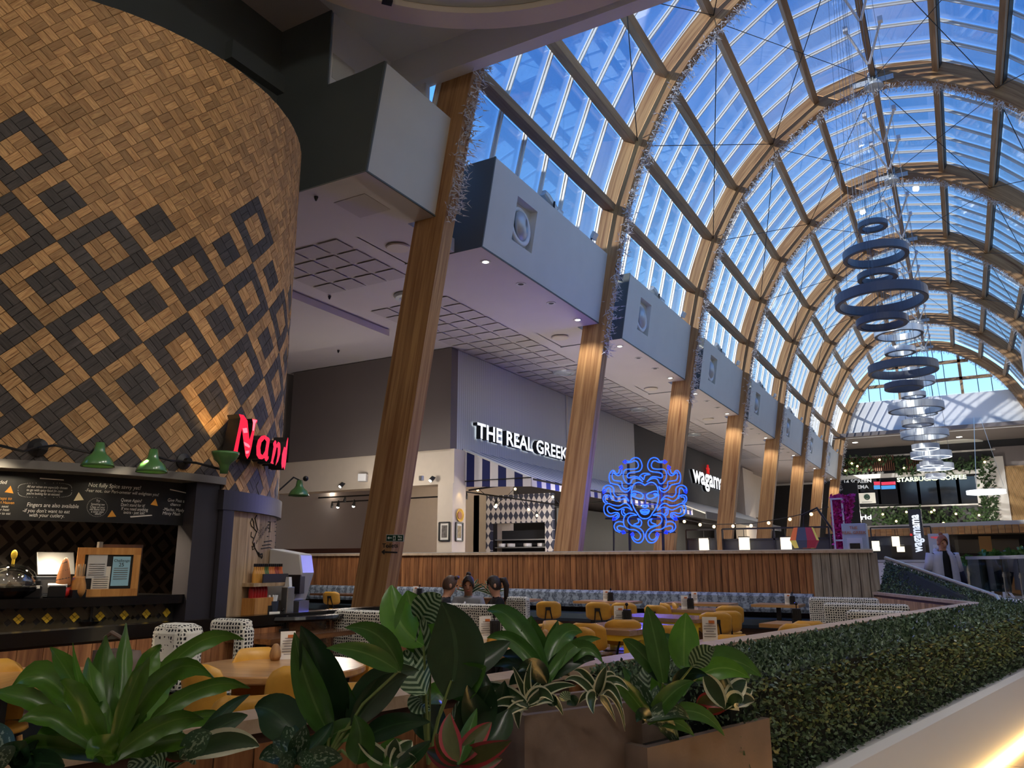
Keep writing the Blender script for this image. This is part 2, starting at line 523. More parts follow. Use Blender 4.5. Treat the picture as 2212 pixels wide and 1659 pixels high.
for k, y in enumerate(AY):
    t = thing('timber_arch', 'laminated timber arch whose leaning leg carries the fire exit sign' if k == 0 else 'tall curved laminated timber arch of the glazed vault', 'arch', (0, y, 0), 0, None if k == 0 else 'timber arches of the vault')
    obj('beam', _am, parent=t); [obj('base_shoe', q_, parent=t) for q_ in _sh]
    if k > 0: obj('bracket', _bk, parent=t)
    ARCHES.append(t)

# ---- glazed bays: purlins, bars, panes
SP = 1.765
KS = list(range(-5, 6))
def frame_at(s, off):
    x, z, nx, nz = vault(s, off)
    return Vector((x, 0, z)), Vector((nx, 0, nz))
L0 = AY[1] - AY[0] - AT
mbp = MB(); mbp.box((0, L0 / 2, 0), (0.15, L0, 0.30)); mbp.mi(1).box((0.082, L0 / 2, 0.05), (0.014, L0, 0.17)); mbp.mi(0)
_pu = mbp.mesh('purlin', [M['purlin'], M['seal']]); fix_normals(_pu)
edges = [-5.75 * SP] + [k * SP for k in KS] + [5.75 * SP]
NB = 7
GO = AW + 0.10
def seg_mats():
    out = []
    for a_, b_ in zip(edges[:-1], edges[1:]):
        p, _ = frame_at(a_, GO); q, _ = frame_at(b_, GO)
        d = q - p; L = d.length; d.normalize(); n_ = Vector((0, 1, 0)).cross(d).normalized()
        if n_.z < 0 and abs(n_.z) > 0.05: n_ = -n_
        out.append((p, q, d, n_, L))
    return out
SEG = seg_mats()
_LS = SEG[3][4]
mbb = MB(); mbb.box((0, 0, 0), (1.0, 0.075, 0.03)); mbb.box((0, 0, -0.045), (1.0, 0.03, 0.06)); _ba = mbb.mesh('glazing_bar', M['bar']); fix_normals(_ba)
PW = (AY[1] - AY[0]) / NB
mbg = MB(); mbg.box((0, 0, 0), (1.0, PW - 0.03, 0.012)); _pn = mbg.mesh('pane', M['pane']); fix_normals(_pn)
BAYS = []
for k in range(7):
    y0 = AY[k]
    bay = thing('ceiling_vault', 'glazed vault bay of timber purlins, white bars and clear panes', 'ceiling', (XA, y0, 0), 0, 'glazed bays of the vault', 'structure'); BAYS.append(bay)
    for j in KS:
        p, n_ = frame_at(j * SP, AW - 0.16)
        o = obj('purlin', _pu, parent=bay, loc=(p.x - XA, AT, p.z), rot=(0, math.atan2(n_.x, n_.z), 0))
    for (p, q, d, n_, L) in SEG:
        c_ = (p + q) / 2
        ang = math.atan2(-d.z, d.x)
        for i in range(NB):
            o = obj('glazing_bar', _ba, parent=bay, loc=(c_.x - XA, i * PW + 0.02, c_.z - 0.0), rot=(0, ang, 0), scale=(L, 1, 1 if d.x * n_.z >= 0 else 1))
            o = obj('pane', _pn, parent=bay, loc=(c_.x - XA + n_.x * 0.03, i * PW + PW / 2 + 0.02, c_.z + n_.z * 0.03), rot=(0, ang, 0), scale=(L - 0.02, 1, 1))

# ---- white opener arms under the crown and bracing wires, parts of each bay
_oas = []
for yy in (1.9, 3.9):
    for sx in (-1, 1):
        mba = MB()
        mba.bar((sx * 0.42, yy, 14.98), (sx * 0.02, yy + 0.9, 14.42), 0.05, 0.05)
        mba.box((sx * 0.42, yy - 0.02, 15.02), (0.12, 0.14, 0.14))
        m_ = mba.mesh('opener_arm', M['white']); fix_normals(m_); _oas.append(m_)
for k in range(1, 7):
    for m_ in _oas: obj('opener_arm', m_, parent=BAYS[k], loc=(0, 0, 0.25))
for k in range(0, 6):
    for (s0, s1) in ((-2, -4), (2, 4), (0, -2), (0, 2)):
        a0, b0 = vault(s0 * SP, AW - 0.35), vault(s1 * SP, AW - 0.35)
        for (u0, u1) in ((a0, b0), (b0, a0)):
            mbw = MB(); mbw.tube([(u0[0] - XA, AT, u0[1]), (u1[0] - XA, AY[1] - AY[0], u1[1])], 0.012, 4)
            obj('cable', mbw, M['black'], BAYS[k])

# ---- bulkhead boxes between the legs, both sides
XF0, XF1 = -6.86, -6.58                                 # front face x at bottom / top
ZT = 8.62
def bulk_mesh(L, vent=True):
    """front face leans; hole for the air nozzle near its start"""
    mb = MB()
    def fr(y, z, dx=0.0): return (XF0 + (XF1 - XF0) * (z - ZS) / (ZT - ZS) + dx, y, z)
    XB = -8.55
    if vent:
        ya, yb, za, zb = 0.95, 1.75, 7.42, 8.28
        ys, zs = [0, ya, yb, L], [ZS, za, zb, ZT]
        for i in range(3):
            for j in range(3):
                if i == 1 and j == 1: continue
                mb.add([fr(ys[i], zs[j]), fr(ys[i + 1], zs[j]), fr(ys[i + 1], zs[j + 1]), fr(ys[i], zs[j + 1])], [(0, 1, 2, 3)])
        D = -0.16
        P = [fr(ya, za), fr(yb, za), fr(yb, zb), fr(ya, zb)]; Q = [fr(ya, za, D), fr(yb, za, D), fr(yb, zb, D), fr(ya, zb, D)]
        mb.add(P + Q, [(0, 1, 5, 4), (1, 2, 6, 5), (2, 3, 7, 6), (3, 0, 4, 7), (4, 5, 6, 7)])
    else:
        mb.add([fr(0, ZS), fr(L, ZS), fr(L, ZT), fr(0, ZT)], [(0, 1, 2, 3)])
    mb.add([fr(0, ZT), fr(L, ZT), (XB, L, ZT), (XB, 0, ZT)], [(0, 1, 2, 3)])
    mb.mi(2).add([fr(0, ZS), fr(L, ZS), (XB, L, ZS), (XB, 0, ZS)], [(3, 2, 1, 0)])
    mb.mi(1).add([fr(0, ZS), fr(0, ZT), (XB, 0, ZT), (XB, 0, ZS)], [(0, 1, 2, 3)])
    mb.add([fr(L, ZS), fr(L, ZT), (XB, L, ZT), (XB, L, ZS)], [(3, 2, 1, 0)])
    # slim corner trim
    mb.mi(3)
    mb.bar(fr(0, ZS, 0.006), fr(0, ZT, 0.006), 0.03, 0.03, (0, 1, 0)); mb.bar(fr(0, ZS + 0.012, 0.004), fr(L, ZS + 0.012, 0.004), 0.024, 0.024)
    mb.cur = 0
    return mb
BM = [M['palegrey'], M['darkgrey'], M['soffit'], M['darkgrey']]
BL = AY[1] - AY[0] - 1.43
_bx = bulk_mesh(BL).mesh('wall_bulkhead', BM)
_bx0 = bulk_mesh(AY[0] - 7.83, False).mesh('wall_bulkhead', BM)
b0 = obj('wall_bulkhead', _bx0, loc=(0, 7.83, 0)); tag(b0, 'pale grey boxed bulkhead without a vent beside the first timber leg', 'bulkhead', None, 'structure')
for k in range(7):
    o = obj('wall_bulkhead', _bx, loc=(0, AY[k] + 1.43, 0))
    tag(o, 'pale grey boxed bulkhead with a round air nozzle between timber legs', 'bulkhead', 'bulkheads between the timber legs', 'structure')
# swivelling air nozzles
def nozzle():
    t = thing('air_nozzle', 'white swivelling round air nozzle in a square recess', 'air vent', (0, 0, 0), 0, 'air nozzles in the bulkheads')
    m = Matrix.Rotation(PI / 2, 3, 'Y')
    mb = MB(); mb.lathe([(0.30, 0.0), (0.40, 0.0), (0.40, 0.05), (0.36, 0.08), (0.30, 0.06), (0.30, 0.0)], 32, (0, 0, 0), m)
    obj('ring', mb, M['white'], t, smooth=True)
    mb = MB(); mb.lathe([(0.02, -0.04), (0.29, -0.02), (0.30, 0.05), (0.25, 0.13), (0.17, 0.17), (0.14, 0.17), (0.12, 0.0), (0.02, -0.01)], 28, (0, 0, 0), Matrix.Rotation(0.35, 3, 'Z') @ m)
    obj('nozzle', mb, M['silver'], t, smooth=True)
    mb = MB(); mb.lathe([(0.01, 0.06), (0.125, 0.07)], 20, (0, 0, 0), Matrix.Rotation(0.35, 3, 'Z') @ m)
    obj('throat', mb, M['seal'], t)
    return t
nz = nozzle()
for k in range(7):
    zc_ = 7.85; xf = XF0 + (XF1 - XF0) * (zc_ - ZS) / (ZT - ZS) - 0.15
    lc = (xf, AY[k] + 1.43 + 1.35, zc_)
    o = nz if k == 0 else dup(nz, lc)
    o.location = lc
# spot projectors and small floodlights standing on the bulkheads
def projector():
    t = thing('projector_lamp', 'white cylindrical projector lamp clamped on top of a bulkhead', 'projector', (0, 0, 0), 0, 'projector lamps on the bulkheads')
    mb = MB(); mb.tube([(0, -0.1, 0.34), (0.02, 0.22, 0.18)], 0.11, 12); mb.tube([(0.0, -0.22, 0.40), (0, -0.1, 0.34)], [0.08, 0.11], 12)
    obj('body', mb, M['silver'], t)
    mb = MB(); mb.tube([(0.02, 0.22, 0.18), (0.03, 0.36, 0.11)], [0.12, 0.16], 12)
    obj('hood', mb, M['silver'], t)
    mb = MB(); mb.box((0, 0, 0.02), (0.12, 0.12, 0.04)); mb.bar((0.13, 0, 0.03), (0.13, 0.05, 0.28), 0.03, 0.03); mb.bar((-0.13, 0, 0.03), (-0.13, 0.05, 0.28), 0.03, 0.03)
    mb.bar((-0.14, 0, 0.04), (0.14, 0, 0.04), 0.03, 0.03)
    obj('yoke', mb, M['black'], t)
    return t
pj = projector()
def flood():
    t = thing('floodlight', 'small grey box floodlight on the bulkhead edge', 'floodlight', (0, 0, 0), 0, 'small floodlights on the bulkheads')
    mb = MB(); mb.box((0.1, 0, 0.12), (0.07, 0.2, 0.16), mat=Matrix.Rotation(0.5, 3, 'Y')); obj('head', mb, M['silver'], t)
    mb = MB(); mb.box((0.0, 0, 0.02), (0.08, 0.08, 0.04)); mb.bar((0, 0, 0.02), (0.07, 0, 0.12), 0.03, 0.04); obj('bracket', mb, M['black'], t)
    return t
fl = flood()
for k in range(7):
    lc = (XF1 - 0.25, AY[k] + 1.43 + 2.6, ZT); o = pj if k == 0 else dup(pj, lc); o.location = lc
    lc = (XF1 - 0.06, AY[k] + 1.43 + 4.35, ZT); o = fl if k == 0 else dup(fl, lc); o.location = lc

# ---- soffit over the shops with its cut-out, roofs above to keep the sky out
mb = MB()
mb.box((-12.7, 34.5, ZS + 0.15), (8.4, 53.4, 0.26))
mb.box((-13.0, 4.0, ZS + 0.15), (7.8, 7.64, 0.26))
for k in range(8): mb.box((-7.98, AY[k] + 0.715, ZS + 0.15), (1.1, 1.42, 0.26))
struct('ceiling_soffit', mb, M['soffit'], 'flat pale soffit over the restaurant fronts', 'ceiling')
mb = MB(); mb.box((-14.3, 11.0, ZS - 0.075), (5.7, 6.35, 0.15))
struct('ceiling_step', mb, M['soffit'], 'lowered pale ceiling slab behind the first timber leg', 'ceiling')
mb = MB(); mb.box((-15.8, 33.5, 8.9), (14.4, 53.5, 0.3)); struct('ceiling_roof_slab', mb, M['darkgrey'], 'roof slab over the restaurant fronts', 'roof')
# near flat ceiling, walls closing the hall behind the camera
ZN = 9.92
mb = MB(); mb.box((3.25, 0.6, ZN + 0.4), (21.9, 17.86, 0.8)); mb.box((2.2, 9.42, (ZROOF + ZN) / 2), (19.8, 0.24, ZN - ZROOF))
struct('ceiling_near', mb, M['white'], 'flat white ceiling over the near end of the hall', 'ceiling')
mb = MB(); mb.box((-10.2, 0.0, ZN + 0.4), (5.0, 16.9, 0.8)); struct('ceiling_strip', mb, M['soffit'], 'grey ceiling strip beside the dark drum wall', 'ceiling')
mb = MB()
mb.box((0, -8.3, 5), (44, 0.3, 10.4))
struct('wall_back', mb, M['cream'], 'cream wall closing the hall behind', 'wall')
mb = MB(); mb.box((14.2, 26, 5.5), (0.3, 70, 11))
struct('wall_right', mb, M['cream'], 'cream shop wall along the far side of the hall', 'wall')
# mirrored side: soffit, bulkheads
mb = MB(); mb.box((9.8, 33.0, ZS + 0.15), (8.8, 46.6, 0.26)); struct('ceiling_soffit_right', mb, M['soffit'], 'flat pale soffit over the opposite shops', 'ceiling')
mb = MB(); mb.box((5.6, 33.0, 7.85), (0.9, 46.6, 1.6)); mb.box((9.9, 33, 8.9), (8.8, 46.6, 0.3)); struct('wall_bulkhead_right', mb, M['palegrey'], 'long pale bulkhead over the opposite shops', 'wall')
mb = MB(); mb.box((4.7, 35.5, 9.6), (2.1, 21.0, 5.1)); struct('wall_upper_right', mb, M['white'], 'white upper wall rising into the vault over the opposite shops', 'wall')
# dark wall around the drum
mb = MB()
mb.prism([(-6.85, ZS), (-6.575, ZT), (-7.69, 8.55), (-7.69, ZN), (-8.75, ZN), (-8.75, ZS)], 7.80, 7.825, lambda u, v, w: (u, w, v))
mb.box((-8.83, -0.1, 8.3), (0.16, 15.86, 3.4))
struct('wall_drum_surround', mb, M['darkgrey'], 'dark grey wall rising behind the timber drum', 'wall')
# white light well beside the near ceiling
mb = MB()
mb.box((-7.75, 8.62, 9.3), (0.1, 1.5, 1.5)); mb.box((-7.36, 9.46, 9.2), (0.7, 0.12, 1.2))
struct('wall_light_well', mb, M['white'], 'white upstand walls between bulkhead and near ceiling', 'wall')
mb = MB(); mb.box((0, 0, 0), (0.012, 0.5, 0.42)); struct('trim_4', mb, M['palegrey'], 'flush access hatch in the white upstand wall', 'hatch', loc=(-7.695, 8.15, 9.0))
# round ceiling feature: stepped ring
def ring_feature():
    c_ = Vector((-3.5, 5.05, ZN))
    t = thing('ceiling_ring', 'large stepped round plaster ring on the near ceiling', 'ceiling', c_, 0, None, 'structure')
    mb = MB(); mb.lathe([(3.44, 0.0), (3.78, 0.0), (3.78, -0.87), (3.44, -0.87), (3.44, 0.0)], 120); obj('outer_ring', mb, M['ringbeige'], t)
    mb = MB(); mb.lathe([(3.05, -0.78), (3.43, -0.78), (3.43, -0.70), (3.05, -0.70), (3.05, -0.78)], 120); obj('lip', mb, M['silver'], t)
    mb = MB(); mb.lathe([(0.02, -0.66), (3.10, -0.66), (3.10, -0.58), (0.02, -0.58)], 120); obj('inner_disc', mb, M['palegrey'], t)
    th = math.atan2(atZ(834, 6, 9.1).y - c_.y, atZ(834, 6, 9.1).x - c_.x)
    mb = MB(); mb.box((3.42 * math.cos(th), 3.42 * math.sin(th), -0.84), (0.1, 0.14, 0.1), rz=th); obj('dark_lamp', mb, M['black'], t)
M['ringbeige'] = plain('ring_beige', srgb(214, 204, 190), 0.6)
ring_feature()

# ---- far end: lunette, white band, dark soffit, facade
YE = AY[7]; YF = 62.0
lun = thing('window_lunette', 'arched end window with brown timber mullions and clear panes', 'window', (XA, YE + 0.3, 0), 0, None, 'structure')
ZL = 12.0
mbp = MB(); poly = []
ss = [s for s in np.linspace(_sl[0], _sl[-1], 160) if vault(s, 0.3)[1] >= ZL]
poly = [(vault(s, 0.3)[0] - XA, vault(s, 0.3)[1]) for s in ss]
mbp.prism(poly, 0.10, 0.115, lambda u, v, w: (u, w, v)); obj('pane', mbp, M['pane'], lun)
def zin(x):                                             # height of the arch at offset x
    return float(np.interp(x, _inner[:, 0], _inner[:, 1]))
mb_v = [( -1.75, 0.17), (1.85, 0.17)]
for x_, w_ in mb_v:
    mb = MB(); mb.box((x_, 0.0, (ZL + zin(x_)) / 2), (w_, 0.16, zin(x_) - ZL)); obj('mullion', mb, M['orangewood'] if 'orangewood' in M else M['purlin'], lun)
for z_ in (13.0, 14.15):
    xs = [x for x in np.linspace(-6, 6, 200) if zin(x) > z_]
    mb = MB(); mb.box(((xs[0] + xs[-1]) / 2, 0.0, z_), (xs[-1] - xs[0], 0.16, 0.2)); obj('transom', mb, M['purlin'], lun)
for x_ in (-3.6, -2.9, -0.8, 0.15, 0.95, 2.75, 3.5):
    mb = MB(); mb.box((x_, 0.06, (ZL + zin(x_)) / 2), (0.045, 0.05, zin(x_) - ZL)); obj('glazing_bar', mb, M['seal'], lun)
mb = MB()
mb.prism([(-12, 9.66), (-12, 17), (vault(-7, .3)[0] - 2, 17)] + [(vault(s, 0.45)[0], vault(s, 0.45)[1]) for s in np.linspace(-7.2, -4.2, 2)] + [(vault(-4.0, 0.3)[0], ZL), (vault(4.0, 0.3)[0], ZL)] + [(14, ZL), (14, 9.66)], YE + 0.3, YE + 0.55, lambda u, v, w: (u, w, v))
mbx = MB(); mbx.box((-0.8, YE + 0.42, (9.66 + ZL) / 2), (27.0, 0.3, ZL - 9.66))
struct('wall_end_band', mbx, M['white'], 'white sunlit end wall below the arched window', 'wall')
mb = MB(); mb.box((-1.0, (YE + YF) / 2 + 4, 9.8), (30, YF - YE + 8.5, 0.25)); struct('ceiling_end', mb, M['greywall'], 'dark grey ceiling beyond the end wall', 'ceiling')
mb = MB(); mb.box((-14, YE + 8, 11.3), (8, 6, 3.4)); mb.box((-2, YE + 24, 12.0), (40, 0.4, 2.8)); struct('wall_outer_roof', mb, M['palegrey'], 'grey rooftop beyond the end window', 'roof')
mb = MB(); mb.box((-16.6, 45, 3.5), (0.3, 40, 7)); struct('wall_left_far', mb, M['greywall'], 'grey wall at the back of the restaurants', 'wall')
# ================================================================== RESTAURANT FRONTS
M['ribgrey'] = ribbed('ribbed_grey_cladding', srgb(206, 212, 216), 3.2, 'Y')
M['waga'] = plain('charcoal_cladding', srgb(58, 60, 66), 0.55, var=0.05)
M['oakplank'] = wood('stained_plank', srgb(172, 118, 74), srgb(104, 60, 34), axis='Z', stretch=16, scale=2.2, rough=0.6, rand=0.22, dark=srgb(58, 32, 18))
M['greyplank'] = wood('weathered_grey_plank', srgb(186, 176, 158), srgb(120, 108, 92), axis='Z', stretch=16, scale=2.0, rough=0.75, rand=0.2, dark=srgb(66, 58, 50))
M['paleplank'] = wood('pale_plank', srgb(200, 166, 122), srgb(150, 116, 78), axis='Z', stretch=16, scale=2.0, rough=0.65, rand=0.25, dark=srgb(92, 66, 42))
M['darkrail'] = wood('dark_rail', srgb(66, 36, 24), srgb(38, 20, 14), axis='X', stretch=14, scale=1.5, rough=0.45, rand=0.05, knots=False)
M['palecap'] = wood('pale_cap', srgb(206, 184, 160), srgb(176, 150, 124), axis='Y', stretch=14, scale=1.2, rough=0.5, rand=0.05, knots=False)
M['brownside'] = plain('brown_edge', srgb(70, 46, 36), 0.6)
M['alu'] = plain('brushed_cap', srgb(206, 204, 200), 0.35, 0.5)

mb = MB(); mb.box((-13.8, 16.35, (4.28 + ZS) / 2), (5.6, 0.3, ZS - 4.28)); struct('wall_grey_return', mb, M['greywall'], 'plain dark grey wall beside the ribbed shop front', 'wall')
mb = MB(); mb.box((-14.2, 16.5, 3.84), (6.6, 0.5, 0.88)); struct('wall_cream_beam', mb, M['cream'], 'cream beam over the open restaurant side', 'wall')
mb = MB(); mb.box((-11.12, 16.5, 1.7), (0.45, 0.6, 3.4)); struct('wall_pillar', mb, M['cream'], 'cream square pillar with framed pictures', 'pillar')
mb = MB(); mb.box((-17.2, 7.4, 5.0), (0.3, 32.0, 10.4)); struct('wall_left_end', mb, M['greywall'], 'grey end wall beside the dining room', 'wall')
mb = MB(); mb.box((-17.2, 20.6, 2.2), (11.0, 0.2, 4.4)); struct('wall_cream_back', mb, M['cream'], 'cream back wall with two grey doors', 'wall')
mb = MB(); mb.box((-15.6, 18.7, 4.25), (9.0, 3.9, 0.12)); struct('ceiling_inner', mb, M['cream'], 'low cream ceiling inside the restaurant', 'ceiling')
for i, (a_, b_) in enumerate(((680, 730), (757, 800))):
    p, q = atY(a_, 1134, 20.45), atY(b_, 1136, 20.45)
    t = thing('door_%d' % (i + 1), ['grey door with a round window in the cream back wall', 'plain grey door beside the round window door'][i], 'door', ((p.x + q.x) / 2, 20.45, 0), 0, None, 'structure')
    w_, h_ = q.x - p.x, p.z
    mb = MB(); mb.box((0, 0, h_ / 2), (w_ - 0.16, 0.06, h_)); obj('leaf', mb, M['doorgrey'] if 'doorgrey' in M else M['darkgrey'], t)
    mb = MB(); mb.box((-w_ / 2, -0.02, h_ / 2), (0.1, 0.12, h_ + 0.1)); mb.box((w_ / 2, -0.02, h_ / 2), (0.1, 0.12, h_ + 0.1)); mb.box((0, -0.02, h_ + 0.05), (w_ + 0.1, 0.12, 0.1)); obj('door_frame', mb, M['palegrey'], t)
    mb = MB(); mb.tube([(w_ * 0.35, -0.04, 1.25), (w_ * 0.35, -0.1, 1.25)], 0.02, 8); obj('door_handle', mb, M['steel'], t)
    if i == 0:
        mb = MB(); mb.lathe([(0.02, 0), (0.3, 0), (0.3, 0.03), (0.02, 0.03)], 28, (-0.2, -0.035, 2.0), Matrix.Rotation(PI / 2, 3, 'X')); obj('round_pane', mb, M['cream'], t)

# ---- ribbed front with its raised sign
mb = MB(); mb.box((-11.15, (16.5 + 29.3) / 2, (4.27 + ZS) / 2), (0.3, 12.8, ZS - 4.27)); struct('wall_ribbed_front', mb, M['ribgrey'], 'pale grey ribbed shop front carrying white letters', 'wall')
mb = MB(); mb.box((-10.99, 23.05, (4.4 + ZS) / 2), (0.04, 0.12, ZS - 4.4)); struct('trim_1', mb, M['palegrey'], 'flat joint strip on the ribbed shop front', 'trim')
mb = MB(); mb.box((-11.15, 36.6, (3.6 + ZS) / 2), (0.3, 14.6, ZS - 3.6)); struct('wall_charcoal_front', mb, M['waga'], 'charcoal shop front carrying a white lower case sign', 'wall')
mb = MB(); mb.box((-10.9, 47.0, 3.4), (0.6, 2.6, ZS)); mb.box((-11.15, 51.5, 5.6), (0.3, 7.0, 2.7)); struct('wall_white_pier', mb, M['cream'], 'tall pale pier past the charcoal shop front', 'pillar')
mb = MB(); mb.box((-12.9, 34, 1.7), (0.2, 27, 3.6)); struct('wall_inner_dark', mb, M['blackpaint'], 'dark back wall inside the shops', 'wall')
M['sign_white'] = emit('sign_white', (0.95, 0.98, 1.0), 0.9)
RY = Matrix(((0, 0, 1), (1, 0, 0), (0, 1, 0)))          # text plane -> wall facing +x, reading along +y
def wall_sign(name, txt, y0, y1, zb, zt, x, label, mats, offset, extrude=0.06, side=None, shear=0.0, capratio=0.70):
    side = side or M['black']
    t = thing(name, label, 'sign', (x, (y0 + y1) / 2, zb), 0)
    me = text_mesh(txt, 1.0, extrude, mats, offset=offset, shear=shear)
    xs = [v.co.x for v in me.vertices]; ys = [v.co.y for v in me.vertices]
    sx, sy = (y1 - y0) / (max(xs) - min(xs)), (zt - zb) / (max(ys) - min(ys)); x0_, y0_ = min(xs), min(ys)
    for v in me.vertices: v.co = Vector(((v.co.x - x0_) * sx, (v.co.y - y0_) * sy, v.co.z))
    split_letters(me, t, 'letter', mats, (0.1, -(y1 - y0) / 2, 0), RY, side)
    return t
wall_sign('shop_sign', 'THE REAL GREEK', 17.2, 22.7, 4.68, 5.10, -10.99, 'white block capital letters on the ribbed grey front', M['sign_white'], 0.022, 0.07)
tw = wall_sign('shop_sign', 'wagamama', 36.5, 44.2, 4.95, 5.85, -10.99, 'white lower case letters with a red star on charcoal', M['sign_white'], 0.03, 0.07)
mb = MB(); st_ = []
for i in range(10):
    r_ = 0.26 if i % 2 == 0 else 0.11
    st_.append((r_ * math.sin(2 * PI * i / 10), r_ * math.cos(2 * PI * i / 10)))
mb.prism(st_, 0.02, 0.1, lambda u, v, w: (w, u, v)); M['red'] = emit('red_lit', srgb(235, 40, 40), 0.6)
obj('star', mb, M['red'], tw, loc=(0.05, -0.95, 1.15))

# ---- striped awning
def stripes(name, c1, c2, per, axis='Y', duty=0.5, rough=0.8, off=0.0):
    m, n, l, b = _nt(name); set_in(b, Roughness=rough)
    tc = n.new('ShaderNodeTexCoord'); sp_ = n.new('ShaderNodeSeparateXYZ'); l.new(tc.outputs['Object'], sp_.inputs[0])
    d = n.new('ShaderNodeMath'); d.operation = 'MULTIPLY_ADD'; d.inputs[1].default_value = 1 / per; d.inputs[2].default_value = off; l.new(sp_.outputs[axis], d.inputs[0])
    f = n.new('ShaderNodeMath'); f.operation = 'FRACT'; l.new(d.outputs[0], f.inputs[0])
    g = n.new('ShaderNodeMath'); g.operation = 'GREATER_THAN'; g.inputs[1].default_value = duty; l.new(f.outputs[0], g.inputs[0])
    mx = n.new('ShaderNodeMixRGB'); mx.inputs[1].default_value = col(c1); mx.inputs[2].default_value = col(c2); l.new(g.outputs[0], mx.inputs[0]); l.new(mx.outputs[0], b.inputs['Base Color'])
    return m
NAVY, LW = srgb(24, 34, 92), srgb(216, 214, 220)
M['awn_y'] = stripes('awning_stripe', LW, srgb(30, 48, 140), 0.50, 'Y', 0.5)
M['awn_x'] = stripes('awning_side_stripe', LW, NAVY, 0.47, 'X', 0.5, off=0.35)
M['awn_top'] = stripes('awning_top_stripe', srgb(212, 218, 226), srgb(120, 136, 178), 0.50, 'Y', 0.55)
aw = thing('awning', 'blue and white striped awning over the ribbed front', 'awning', (-10, 16.8, 3.3), 0)
mb = MB(); mb.prism([(-1.0, 1.05), (1.0, 0.2), (1.0, 0.17), (-1.0, 1.02)], 0.0, 13.2, lambda u, v, w: (u, w, v)); obj('canopy', mb, M['awn_top'], aw)
mb = MB(); mb.prism([(1.0, 0.2), (1.02, 0.2), (1.03, -0.02), (1.01, -0.02)], 0.0, 13.2, lambda u, v, w: (u, w, v)); obj('valance', mb, M['awn_y'], aw)
mb = MB(); mb.prism([(-1.0, 1.0), (-1.0, 0.06), (1.0, -0.02), (1.0, 0.18)], -0.02, 0.0, lambda u, v, w: (u, w, v)); obj('side_panel', mb, M['awn_x'], aw)
mb = MB(); mb.tube([(-1, -0.03, 0.2), (1.02, -0.03, 0.2)], 0.012, 5); mb.tube([(-1, -0.03, 1.04), (-1, -0.03, 0.0)], 0.012, 5); obj('cord', mb, M['black'], aw)
mb = MB(); mb.bar((-1, 0.3, 0.0), (1.0, 0.3, 0.16), 0.04, 0.04); mb.bar((-1, 6.5, 0.0), (1.0, 6.5, 0.16), 0.04, 0.04); mb.bar((1.0, 0.05, 0.16), (1.0, 13.1, 0.16), 0.05, 0.05); obj('folding_arm', mb, M['black'], aw)
aw2 = thing('awning', 'plain grey awning with dark scalloped edge over the charcoal front', 'awning', (-10, 31.5, 3.3), 0)
mb = MB(); mb.prism([(-1.0, 1.0), (1.1, 0.15), (1.1, 0.1), (-1.0, 0.95)], 0.0, 15.0, lambda u, v, w: (u, w, v)); obj('canopy', mb, M['palegrey'], aw2)
mb = MB(); mb.prism([(1.1, 0.2), (1.14, 0.2), (1.14, -0.08), (1.1, -0.08)], 0.0, 15.0, lambda u, v, w: (u, w, v)); obj('valance', mb, M['waga'], aw2)

# ---- kitchen hatch with diamond tiles
def diamonds(name, c1, c2, sx, sz):
    m, n, l, b = _nt(name); set_in(b, Roughness=0.35)
    tc = n.new('ShaderNodeTexCoord'); mp = n.new('ShaderNodeMapping'); l.new(tc.outputs['Object'], mp.inputs[0])
    sp_ = n.new('ShaderNodeSeparateXYZ'); l.new(mp.outputs[0], sp_.inputs[0])
    def lin(a, bb):
        u = n.new('ShaderNodeMath'); u.operation = 'MULTIPLY'; u.inputs[1].default_value = a; l.new(sp_.outputs['X'], u.inputs[0])
        v = n.new('ShaderNodeMath'); v.operation = 'MULTIPLY_ADD'; v.inputs[1].default_value = bb; l.new(sp_.outputs['Z'], v.inputs[0]); l.new(u.outputs[0], v.inputs[2])
        f = n.new('ShaderNodeMath'); f.operation = 'FLOOR'; l.new(v.outputs[0], f.inputs[0]); return f
    f1, f2 = lin(1 / sx, 1 / sz), lin(-1 / sx, 1 / sz)
    s_ = n.new('ShaderNodeMath'); s_.operation = 'ADD'; l.new(f1.outputs[0], s_.inputs[0]); l.new(f2.outputs[0], s_.inputs[1])
    md = n.new('ShaderNodeMath'); md.operation = 'FLOORED_MODULO'; md.inputs[1].default_value = 2; l.new(s_.outputs[0], md.inputs[0])
    mx = n.new('ShaderNodeMixRGB'); mx.inputs[1].default_value = col(c1); mx.inputs[2].default_value = col(c2); l.new(md.outputs[0], mx.inputs[0]); l.new(mx.outputs[0], b.inputs['Base Color'])
    return m
M['diamond'] = diamonds('diamond_tile', srgb(214, 210, 204), srgb(56, 60, 78), 0.17, 0.28)
kh = thing('wall_kitchen_hatch', 'open kitchen hatch framed in blue and white diamond tiles', 'kitchen hatch', (-11.1, 20.0, 0), 0, None, 'structure')
mb = MB(); mb.box((0, 0, 3.0), (2.2, 0.15, 0.82)); mb.box((-1.02, 0, 1.3), (0.16, 0.15, 2.6)); mb.box((0.98, 0, 1.3), (0.24, 0.15, 2.6)); obj('tiled_surround', mb, M['diamond'], kh)
mb = MB(); mb.box((0, 1.3, 1.5), (2.4, 0.1, 3.2)); mb.box((-1.1, 0.7, 1.5), (0.1, 1.2, 3)); mb.box((1.1, 0.7, 1.5), (0.1, 1.2, 3)); obj('kitchen_interior', mb, M['blackpaint'], kh)
for z_ in (1.62, 1.9, 2.12):
    mb = MB(); mb.box((0, 0.25, z_), (1.76, 0.35, 0.03)); obj('shelf', mb, M['steel'], kh)
mbpl = MB(); mbpl.lathe([(0.02, 0), (0.1, 0), (0.12, 0.02), (0.12, 0.1), (0.02, 0.1)], 14); _pl = mbpl.mesh('plate_stack', M['white']); fix_normals(_pl)
